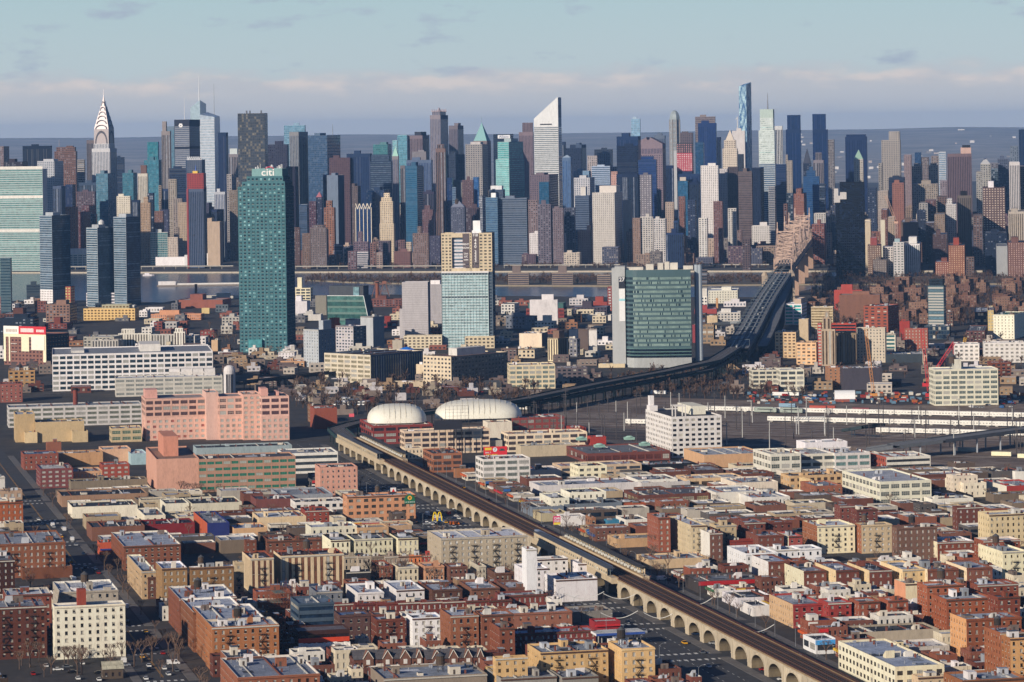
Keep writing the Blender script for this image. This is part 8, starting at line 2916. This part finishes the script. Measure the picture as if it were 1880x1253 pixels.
far_fill(60, (1300, 1890, 610, 738), 'small_building', 'low building', 'near', [(1350, 700, 'the slope trees'), (1420, 690, 'the cream five storey loft'), (1500, 690, 'the gothic stepped tower'), (1600, 690, 'the orange crane'), (1680, 680, 'the reddish block'), (1700, 720, 'the red cranes'), (1800, 690, 'the big cream factory'), (1850, 650, 'the white and red wing')], 'building', 'low buildings by the plaza',
         ['8a7a70', 'a88a68', '6a5a58', 'b9ac9c', '7a4438', 'c4c4c0', '4a4c54'], (4, 9), (9, 22), -10, rg, 's', True)
far_fill(50, (0, 640, 640, 722), 'small_building', 'low building', 'near', [(40, 690, 'the tan corner block'), (200, 650, 'the long white factory'), (420, 660, 'the round silo tower'), (480, 690, 'the low elevated line'), (600, 700, 'the tan boarded factory')], 'building', 'low buildings behind the pink factory',
         ['8a7a70', 'a88a68', '6a5a58', 'b9ac9c', '7a4438', 'c4c4c0', '4a4c54'], (4, 9), (9, 22), 8, rg, 's', True)
rg = random.Random(909)
cand = []
t = Q0
while t < Q1:
    s = S0
    while s < S1:
        cand.append((t + rg.uniform(0, 2), s + rg.uniform(0, 2)))
        s += 6
    t += 4
for t, s in cand:
    x, y = gl(s, t)
    u, v = proj(x, y)
    if not (-30 < u < 1900 and 815 < v < 1290): continue
    if y < 1800: w, d, h, kd = rg.uniform(7, 17), rg.uniform(10, 14), rg.uniform(6, 9), 0
    elif y < 2250: w, d, h, kd = rg.uniform(12, 30), rg.uniform(13, 22), rg.uniform(4.5, 7.5), 1
    else: w, d, h, kd = rg.uniform(16, 40), rg.uniform(15, 26), rg.uniform(5, 8), 1
    if sum(1 for q in fill if q[4] == kd) >= (230, 210)[kd]: continue
    if not clear(s, s + w, t, t + d):
        w, d = w * .6, d * .75
        if not clear(s, s + w, t, t + d): continue
    if any(in_poly(*gl(s + a * w, t + b_ * d), P) for P in OPEN for a in (0, 1) for b_ in (0, 1)): continue
    ua, vt_ = proj(x, y, h); ub = proj(*gl(s + w, t), h)[0]
    bad = False
    for (m0, m1, mt, mb_) in shown:
        if mb_ < v - 1 and m1 > ua + (ub - ua) * .2 and m0 < ub - (ub - ua) * .2 and vt_ < mt + .5 * (mb_ - mt) and v > mt:
            bad = True; break
    if bad:
        if h > 5: h = 4.2; vt_ = proj(x, y, h)[1]
        if any(mb_ < v - 1 and m1 > ua and m0 < ub and vt_ < mt + .42 * (mb_ - mt) for (m0, m1, mt, mb_) in shown): continue
    if rg.random() < .12: continue
    mark(s - .3, s + w + .3, t - 1.5, t + d + rg.choice((1, 3, 6)))
    c = rg.choice(['8a4a3a', '7a4234', '9a5a42', 'b08a64', 'd4c4a0', 'a4583c', '84503f', 'dcd6c8'] if kd == 0 else ['a89474', 'c9b894', '8a5a48', '8a7864', 'd8ccb4', '6a5a50', '9a5a40', 'b4aa98', '7a4838', '5f5a58'])
    o = empty('infill_house' if kd == 0 else 'workshop', (x, y, 0), G)
    tag(o, None, 'house' if kd == 0 else 'workshop', 'small houses between the larger ones' if kd == 0 else 'flat roofed workshops')
    rc = rg.choice(['aeb6c4', 'c4c9d1', '9aa3b2', '2a2d34', '1c1f26', '4a4e56', 'd8dade', '22252c'])
    block(o, 0, w, 0, d, 0, h, 'f' if kd == 0 else rg.choice('xxdkx'), c, c, glass_mat(GLASS_DEF, .18, blinds=.18), glass_mat('a8a498', .3), G, True, 0.0, rc, cop=rg.choice([c, 'dcd4c4', c]))
    roofscape(o, 0, w, 0, d, h - .9, 1 if kd == 0 or w > 20 else rg.choice((0, 1)), True, c, rg, kd == 1)
    if 39 < s < 58 or (-62 < s + w < -38):
        b = MB()
        if s > 0: b.box(-1.3, -.02, .4, d - .4, 2.6, 3.7, 0, True)
        else: b.box(.3, w - .3, -1.2, -.02, 2.6, 3.5, 0, True)
        b.build('awning', plain_mat(rg.choice(['b82a2c', '2f5a9a', '2a7a50', 'd8b030', 'c85a28', 'dcd8d0']), .6, name='awning'), o)
        if rg.random() < .5:
            b = MB(); b.box(.5, min(w, 5), -.3, -.02, h - 2.2, h - .6, 0, True); b.build('shop_sign', plain_mat(rg.choice(['d8d4cc', 'c03030', '3060a0', 'e0c040']), .5, name='sign'), o)
    fill.append((u, v, o, colour_word(c), kd))
    OCC.append((*gl(s + w / 2, t + d / 2), max(w, d) * .5))
NEAR_MARKS = [(165, 1150, 'the cream six storey house'), (60, 1000, 'the orange brown block'), (400, 1050, 'the tan brick wings'), (330, 1130, 'the orange brown terrace'), (520, 1040, 'the striped yellow pair'), (600, 1150, 'the tarped market hall'), (700, 925, 'the orange hotel'), (880, 1000, 'the big tan apartment house'),
    (770, 1160, 'the white walk-up'), (740, 1210, 'the left gabled row'), (860, 1215, 'the right gabled row'), (1030, 1060, 'the white stepped building'), (1010, 1170, 'the white windowed red row'), (420, 880, 'the salmon school'), (200, 880, 'the brick workshops by the avenue'), (410, 940, 'the blue and orange store'),
    (560, 930, 'the slit windowed block'), (920, 870, 'the red billboard'), (860, 820, 'the pink cream loft'), (1250, 820, 'the black and white loft'), (1150, 870, 'the cream cube workshop'), (1040, 915, 'the black roofed cream workshop'), (1430, 870, 'the blank sign wall loft'), (1640, 890, 'the buttressed cream loft'), (1790, 890, 'the peach corner shop'),
    (1310, 1010, 'the half timbered house'), (1240, 960, 'the station car wash sign'), (1480, 960, 'the white walled row'), (1520, 990, 'the cream fronted house'), (1700, 1000, 'the white banded brick house'), (1850, 960, 'the right edge yellow block'), (1500, 1120, 'the red walk-ups'), (1560, 1060, 'the cream sided row'), (1620, 1200, 'the long cream corner building'),
    (1760, 1130, 'the glowing yellow wall'), (1850, 1200, 'the bottom right corner'), (1150, 1210, 'the yellow gabled wing'), (1300, 1060, 'the red fascia shops'), (1400, 930, 'the brown workshop doors')]
name_by(NEAR_MARKS, [f_[:4] for f_ in fill if f_[4] == 0], 'small house', 'near')
name_by(NEAR_MARKS, [f_[:4] for f_ in fill if f_[4] == 1], 'flat workshop', 'near')

# ------------------------------------------------------------------ bare winter trees
bark = plain_mat('5a4a40', .95, name='bark')
twig = plain_mat('6f594a', .95, name='twigs')
def tree_meshes(seed, spread=1.0):
    rg = random.Random(seed)
    tb, cb = MB(), MB()
    H = 9.0
    tb.cyl(0, 0, 0, 3.2, .26, .19, 0, 6, False)
    def grow(p, d, L, r, depth):
        q = p + d * L
        (tb if depth < 1 else cb).bar(tuple(p), tuple(q), r, 0, 4 if depth < 2 else 3)
        if depth == 4: return
        for _ in range(3 if depth else 3):
            nd = (d + Vector((rg.uniform(-1, 1), rg.uniform(-1, 1), rg.uniform(-.15, .7))) * (.75 * spread)).normalized()
            grow(q, nd, L * rg.uniform(.6, .85), r * .62, depth + 1)
    base = Vector((0, 0, 3.0))
    for i in range(4):
        a = 2 * pi * i / 4 + rg.uniform(-.4, .4)
        grow(base, Vector((cos(a) * .55, sin(a) * .55, 1)).normalized(), 1.9, .12, 1)
    tb.bar((0, 0, 3.1), (0, 0, 4.4), .16)
    return tb.mesh('trunk', [bark]), cb.mesh('crown', [twig])
TREES = [tree_meshes(1), tree_meshes(2, 1.15), tree_meshes(3, .9)]
def tree(x, y, s, label, group, rg, z=0):
    o = empty('bare_tree', (x, y, z), rg.uniform(0, 6.2))
    k = s / 9.0
    o.scale = (k, k, k * rg.uniform(.9, 1.15))
    tag(o, label, 'tree', group)
    t, c = rg.choice(TREES)
    link('trunk', t, o); link('crown', c, o)
rg = random.Random(12)
for k in range(80):                      # along the avenue and boulevard
    side = rg.choice((-257, -233, -37, 36.5))
    t = rg.uniform(-150, 700)
    if any(abs(t - c) < 9 for c in CROSS): continue
    x, y = gl(side, t)
    nm = {-257: 'left side of the dark avenue', -233: 'right side of the dark avenue', -37: 'pavement left of the viaduct', 36.5: 'pavement right of the viaduct'}[side]
    tree(x, y, rg.uniform(6.5, 11), 'bare winter street tree on the ' + nm, 'street trees, ' + nm, rg)
for k in range(28):
    x, y = gp(rg.uniform(0, 330), rg.uniform(1196, 1250))
    if free(x, y, 2): tree(x, y, rg.uniform(8, 13), 'bare tree in the dark yard at the bottom left', 'trees in the bottom left yard', rg)
for (u0, u1, v0, v1, n, lab) in ((260, 420, 905, 918, 9, 'bare tree in front of the salmon school'), (590, 670, 893, 902, 5, 'bare tree in front of the slit windowed salmon block'),
                                 (660, 800, 1040, 1075, 14, 'bare back yard tree between the small row houses'), (1150, 1400, 700, 735, 18, 'bare reddish tree on the slope below the elevated line'),
                                 (1440, 1500, 1120, 1135, 4, 'bare tree beside the tudor corner'), (820, 960, 1035, 1050, 7, 'bare tree in front of the big tan apartment house'),
                                 (540, 660, 705, 755, 14, 'bare tree on the waste ground behind the pink factory'), (690, 1000, 708, 728, 12, 'bare tree on the bank behind the white domes'), (1300, 1480, 690, 725, 8, 'bare tree by the yard below the cream lofts'), (380, 445, 590, 640, 16, 'bare tree left of the teal tower'), (470, 560, 640, 652, 10, 'bare brown tree at the foot of the teal tower'),
                                 (1140, 1330, 1000, 1060, 12, 'bare tree between the blocks right of the station')):
    for _ in range(n):
        x, y = gp(rg.uniform(u0, u1), rg.uniform(v0, v1))
        tree(x, y, rg.uniform(7, 12), lab, 'trees: ' + lab, rg)
yt = 0
for k in range(4000):
    if yt >= 100: break
    s, t = rg.uniform(-520, 520), rg.uniform(-160, 620)
    if not clear(s - 1.5, s + 1.5, t - 1.5, t + 1.5): continue
    x, y = gl(s, t); u, v = proj(x, y)
    if not (0 < u < 1880 and 870 < v < 1260): continue
    k_ = min(NEAR_MARKS, key=lambda m: (m[0] - u) ** 2 + ((m[1] - v) * 1.6) ** 2)[2]
    tree(x, y, rg.uniform(5.5, 9.5), 'bare back yard tree near ' + k_, 'back yard trees near ' + k_, rg)
    mark(s - 2, s + 2, t - 2, t + 2); yt += 1
wd = MB()
for k in range(2850):
    z_ = rg.random()
    if k >= 2400:
        if z_ < .45: u, v = rg.uniform(535, 1000), rg.uniform(702, 762)
        elif z_ < .8: u, v = rg.uniform(1120, 1480), rg.uniform(688, 734)
        else: u, v = rg.uniform(1490, 1880), rg.uniform(610, 700)
    elif z_ < .3: u, v = rg.uniform(560, 1400), rg.uniform(512, 524)
    elif z_ < .85: u, v = rg.uniform(1490, 1890), rg.uniform(506, 600)
    else: u, v = rg.uniform(540, 1880), rg.uniform(492, 496)
    x, y = gp(u, v)
    if not free(x, y, 1): continue
    h = rg.uniform(7, 13)
    wd.bar((x, y, 0), (x, y, h * .6), .35, 0, 3)
    for i in range(26):
        a, e_ = rg.uniform(0, 6.28), rg.uniform(.3, 1.3)
        p0 = Vector((x, y, h * rg.uniform(.3, .6)))
        d = Vector((cos(a) * cos(e_), sin(a) * cos(e_), sin(e_))) * h * rg.uniform(.3, .5)
        q = p0 + d
        s = Vector((-sin(a), cos(a), .3)) * .38
        n0 = len(wd.v); wd.v += [tuple(p0), tuple(q - s), tuple(q + s)]; wd.f.append((n0, n0 + 1, n0 + 2)); wd.m.append(0)
o = wd.build('woodland', plain_mat('5d483c', .95, name='twigs')); tag(o, 'massed bare brown trees on the island, riverside estates and railway banks', 'trees', kind='stuff')

# ------------------------------------------------------------------ vehicles
tyre = plain_mat('15161a', .9, name='rubber')
def car_meshes(col, L=4.5, Wd=1.8, van=False):
    b = MB()
    prof = [(-L / 2, .35), (L / 2, .35), (L / 2, .8), (L * .32, .95), (-L * .44, .98), (-L / 2, .85)]
    if van: prof = [(-L / 2, .35), (L / 2, .35), (L / 2, 1.0), (L * .40, 1.25), (L * .28, 2.15), (-L / 2, 2.2)]
    k = len(prof)
    for s, f in ((-1, 1), (1, 0)):
        p = [(x, s * Wd / 2, z) for x, z in prof]
        b.poly(p if f else p[::-1])
    for i in range(1, k):
        (x0, z0), (x1, z1) = prof[i], prof[(i + 1) % k]
        b.quad((x0, -Wd / 2, z0), (x0, Wd / 2, z0), (x1, Wd / 2, z1), (x1, -Wd / 2, z1))
    pm_ = plain_mat(col, .25, .1, 'car_paint')
    body = b.mesh('body', [pm_])
    c = MB()
    if van:
        c.quad((L * .395, -Wd * .44, 1.28), (L * .395, Wd * .44, 1.28), (L * .295, Wd * .44, 2.05), (L * .295, -Wd * .44, 2.05))
        for s in (-1, 1): c.quad((L * .1, s * (Wd / 2 + .01), 1.3), (L * .34, s * (Wd / 2 + .01), 1.3), (L * .27, s * (Wd / 2 + .01), 2.0), (L * .1, s * (Wd / 2 + .01), 2.0))
        cabin = c.mesh('glass', [dkg])
        roof = None
    else:
        a = [(L * .25, .95), (L * .08, 1.42), (-L * .24, 1.44), (-L * .38, .97)]
        y0, y1 = Wd * .47, Wd * .40
        for s in (-1, 1):
            q = [(a[0][0], s * y0, a[0][1]), (a[1][0], s * y1, a[1][1]), (a[2][0], s * y1, a[2][1]), (a[3][0], s * y0, a[3][1])]
            c.poly(q if s > 0 else q[::-1])
        c.quad((a[0][0], -y0, a[0][1]), (a[0][0], y0, a[0][1]), (a[1][0], y1, a[1][1]), (a[1][0], -y1, a[1][1]))
        c.quad((a[2][0], -y1, a[2][1]), (a[2][0], y1, a[2][1]), (a[3][0], y0, a[3][1]), (a[3][0], -y0, a[3][1]))
        cabin = c.mesh('glass', [dkg])
        c = MB(); c.box(a[2][0], a[1][0], -y1, y1, 1.40, 1.46)
        roof = c.mesh('roof', [pm_])
    w = MB()
    n = 10
    for i in range(n):
        t0, t1 = 2 * pi * i / n, 2 * pi * (i + 1) / n
        w.quad((.32 * cos(t0), -.1, .32 * sin(t0)), (.32 * cos(t0), .1, .32 * sin(t0)), (.32 * cos(t1), .1, .32 * sin(t1)), (.32 * cos(t1), -.1, .32 * sin(t1)))
    for y in (-.1, .1): w.poly([(.32 * cos(2 * pi * i / n), y, .32 * sin(2 * pi * i / n)) for i in range(n)])
    return body, cabin, roof, w.mesh('wheel', [tyre]), L, Wd
PAINT = {'white': 'e0e0dc', 'black': '1a1b1f', 'silver': 'a4a8ac', 'red': '9a2420', 'dark blue': '24344f', 'yellow': 'dca21c', 'grey': '5d6166'}
CARS = {k: car_meshes(v) for k, v in PAINT.items()}
VANS = {k: car_meshes(v, 5.6, 2.05, True) for k, v in (('white', 'e4e4e0'), ('red', 'a8302c'), ('orange', 'd87020'), ('blue', '3f6aa0'))}
def car(x, y, rz, colour, where, z=0, van=False):
    body, cabin, roof, wh, L, Wd = (VANS if van else CARS)[colour]
    o = empty('van' if van else 'car', (x, y, z), rz)
    tag(o, f'{colour} {"van" if van else "car"} {where}', 'van' if van else 'car', 'vehicles ' + where)
    link('body', body, o); link('glass', cabin, o)
    if roof: link('roof', roof, o)
    for sx in (-.3, .3):
        for sy in (-1, 1): link('wheel', wh, o, (L * sx, sy * (Wd / 2 - .08), .32))
rg = random.Random(31)
ck = ['white', 'black', 'silver', 'silver', 'white', 'dark blue', 'grey', 'black', 'red']
for k in range(64):                      # under and beside the viaduct
    t = -130 + k * 12.5 + rg.uniform(-2, 2)
    if any(abs(t - c) < 8 for c in CROSS): continue
    s = rg.choice((3.2, 9.0))
    car(*gl(s, t), G + rg.choice((.0, pi)) + rg.uniform(-.1, .1), rg.choice(ck), 'parked beneath the viaduct arches')
for k in range(46):
    t = -140 + k * 22 + rg.uniform(-6, 6)
    s, w = rg.choice(((-32, 0), (-17, 1), (-9, 1), (20, 1), (26, 1), (32.5, 0)))
    car(*gl(s, t), G + pi / 2 + (pi if s < 0 else 0), rg.choice(ck + ['yellow']), 'driving along the boulevard beside the viaduct' if w else 'parked along the boulevard kerb')
for k in range(84):
    t = -130 + k * 8.2
    if any(abs(t - c) < 8 for c in CROSS) or rg.random() < .3: continue
    s, w = rg.choice(((-252.6, 0), (-237.4, 0), (-252.6, 0), (-237.4, 0), (-247.5, 1), (-242, 1)))
    if rg.random() < .12: car(*gl(s, t), G + pi / 2, 'white', 'on the dark avenue', van=True)
    else: car(*gl(s, t), G + pi / 2, rg.choice(ck + ['yellow']), 'driving on the dark avenue' if w else 'parked along the dark avenue')
for (u0, u1, v0, v1, n, where) in ((760, 850, 945, 965, 26, 'in the dark hotel parking lot'), (560, 960, 700, 722, 24, 'on the waste ground behind the domes'), (0, 330, 1215, 1250, 16, 'parked in the dark yards at the bottom left'), (1375, 1530, 724, 738, 20, 'in the works yard beyond the trains'), (1770, 1880, 735, 752, 24, 'in the lot below the big cream factory'),
                                   (950, 1080, 875, 890, 10, 'among the workshops right of the viaduct'), (1210, 1300, 1050, 1075, 8, 'in the lot behind the red fascia shops')):
    for _ in range(n):
        x, y = gp(rg.uniform(u0, u1), rg.uniform(v0, v1))
        if rg.random() < .3: car(x, y, G + rg.choice((0, pi / 2)), rg.choice(('white', 'red', 'orange', 'blue', 'white')), where, van=True)
        else: car(x, y, G + rg.choice((0, pi / 2)), rg.choice(ck), where)
# roadway traffic on the bridge ramp
for k in range(16):
    f_ = rg.random()
    u, v, z = 1376 + (1436 - 1376) * f_, 600 + (502 - 600) * f_, 22 + 18 * f_
    x, y = gp(u + rg.uniform(-9, 9), v, z)
    car(x, y, 1.4, rg.choice(ck), 'on the ramp up to the cantilever bridge', z=z + .1)
# containers, sheds and works in the yard
def container(u, v, col, where, L=12, rz=YR):
    x, y = gp(u, v)
    o = empty('freight_container', (x, y, 0), rz); tag(o, where, 'container', 'containers and wagons in the yard')
    b = MB(); b.box(0, L, 0, 2.6, .4, 3.2); b.build('box', plain_mat(col, .6), o)
    b = MB()
    for i in range(int(L / .6)): b.box(i * .6, i * .6 + .25, -.06, 0, .5, 3.1, 0, True)
    q = b.build('ribs', plain_mat(col, .6), o); q['kind'] = 'stuff'
for (u, v, c, w) in ((1418, 727, 'e0e0dc', 'white trailer, left one before the cream lofts'), (1438, 727, 'e2e0d8', 'white trailer, right one before the cream lofts'), (1486, 752, 'a8402c', 'rust red container in front of the works yard'),
                     (1503, 752, '9a3a28', 'second rust red container in front of the works yard'), (1565, 756, '7a2a30', 'dark red wagon behind the long silver train'), (1430, 748, '7a9ab0', 'long blue grey shed roof in the works yard'),
                     (1194, 724, 'dfe2e2', 'white trailer below the elevated line'), (1735, 739, 'dcd8d0', 'white trailer beside the big cream factory'), (1820, 838, 'e4dcb8', 'cream tank wagon near the road bridge, left'), (1868, 842, 'e4dcb8', 'cream tank wagon near the road bridge, right'), (1758, 830, 'a4b0ac', 'grey green container under the road bridge')):
    container(u, v, c, w, 14)
x, y = gp(1533, 738)
r_ = empty('storage_tent', (x, y, 0), rad(-4)); tag(r_, 'white vaulted storage tent in the works yard', 'tent')
b = MB(); pts = [(0, 8 - 8 * cos(pi * k / 10), 9 * sin(pi * k / 10)) for k in range(11)]
for p, q in zip(pts, pts[1:]): b.quad((0, *p[1:]), (17, *p[1:]), (17, *q[1:]), (0, *q[1:]))
b.poly(pts[::-1]); b.poly([(17, p[1], p[2]) for p in pts]); b.build('cover', plain_mat('e6e6e2', .6, name='fabric'), r_)
b = MB(); b.box(0, 18, -2, -.3, 0, 2.2); b.build('red_base_wall', plain_mat('8a4a40'), r_)
# rubble and stored material
sb = MB()
for k in range(260):
    u, v = rg.uniform(1370, 1880), rg.uniform(722, 742)
    x, y = gp(u, v)
    if not free(x, y, 3): continue
    w = rg.uniform(1, 5); sb.box(x, x + w, y, y + rg.uniform(1, 4), 0, rg.uniform(.6, 2.6), rg.randrange(5))
o = sb.build('works_debris', [plain_mat('a85a2c'), plain_mat('c9c4b8'), plain_mat('6a5a50'), plain_mat('8a2a24'), plain_mat('5a7a90')]); tag(o, 'jumble of building material stored beyond the trains', 'debris', kind='stuff')

# street lamps, garlands, traffic lights
def lamp_meshes():
    b = MB(); b.cyl(0, 0, 0, 8.6, .12, .08, 0, 6)
    prev = (0, 0, 8.4)
    for i in range(1, 7):
        t = i / 6; p = (2.4 * t, 0, 8.4 + 1.1 * sin(t * pi * .55)); b.bar(prev, p, .07, 0, 4); prev = p
    pole = b.mesh('pole', [plain_mat('8f9296', .5, .4, 'steel')])
    b = MB(); b.box(2.2, 3.0, -.15, .15, 9.35, 9.5, 0, True)
    return pole, b.mesh('lamp_head', [plain_mat('c4c6c6', .5)])
lp, lh = lamp_meshes()
for k in range(30):
    t = -140 + k * 30
    for s, a, nm in ((-35.5, 0, 'left'), (35.5, pi, 'right')):
        o = empty('street_lamp', gl(s, t) + (.15,), G + a); tag(o, f'curved arm street lamp on the {nm} kerb of the boulevard', 'street lamp', f'lamps on the {nm} boulevard kerb')
        link('pole', lp, o); link('lamp_head', lh, o)
for i, (t, s0, s1, lab) in enumerate(((96, -34, -14, 'white garland arc over the road, far left of the viaduct'), (90, -16, 2, 'white garland arc over the road, second beside the viaduct'), (24, -14, 2, 'white garland arc hanging by the crosswalk near the arches'), (30, -33, -15, 'white garland arc hanging by the gas canopy'),
                                      (60, 15, 30, 'white garland arc right of the viaduct near the shops'), (-30, 15, 32, 'white garland arc right of the viaduct by the blue corner shop'))):
    o = empty('garland', gl(0, 0) + (0,), G); tag(o, lab, 'garland', 'white street garlands')
    b = MB(); prev = None
    for k in range(15):
        q = k / 14; p = (s0 + (s1 - s0) * q, t, 7.2 - 3.0 * sin(pi * q))
        if prev: b.bar(prev, p, .16, 0, 5)
        prev = p
    b.build('rope', plain_mat('dcdcd6', .7), o)
    b = MB()
    for s in (s0, s1): b.bar((s, t, 0), (s, t, 7.4), .1)
    b.build('posts', iron, o)['kind'] = 'stuff'
# people on the right platform
def person_mesh(c1, c2, skin):
    b = MB()
    b.cyl(-.1, 0, 0, .82, .085, .11, 1, 8); b.cyl(.1, 0, 0, .82, .085, .11, 1, 8)
    b.cyl(0, 0, .8, 1.45, .2, .23, 0, 10); b.cyl(0, 0, 1.45, 1.52, .2, .07, 0, 10); b.cyl(0, 0, 1.5, 1.56, .06, .06, 2, 8)
    for s in (-1, 1): b.bar((s * .25, 0, 1.42), (s * .29, .06, 1.1), .06, 0, 6); b.bar((s * .29, .06, 1.1), (s * .27, .14, .82), .05, 0, 6)
    for k in range(5):
        t0, t1 = -pi / 2 + pi * k / 5, -pi / 2 + pi * (k + 1) / 5
        b.cyl(0, .02, 1.66 + .12 * sin(t0), 1.66 + .12 * sin(t1), max(.01, .1 * cos(t0)), max(.01, .1 * cos(t1)), 2 if k < 3 else 3, 8)
    return b.mesh('person', [plain_mat(c1), plain_mat(c2), plain_mat(skin), plain_mat('1c1614')])
pms = [person_mesh('20242c', '1a1c24', 'a8785c'), person_mesh('5a2420', '24262e', 'c49a7c'), person_mesh('b4b0a8', '2a3448', '8a5a40'), person_mesh('2a3f5a', '22201e', 'c49a7c')]
for k in range(26):
    t = 110 + rg.uniform(0, 160); kk = rg.randrange(4)
    o = link('person', pms[kk], None, gl(VW + rg.uniform(.4, 1.6), t) + (ZD + 2.06,), rg.uniform(0, 6))
    tag(o, ('person in a black coat', 'person in a maroon coat', 'person in a pale coat', 'person in a blue jacket')[kk] + ' waiting on the near station platform', 'person', 'people on the platform')
name_rows()
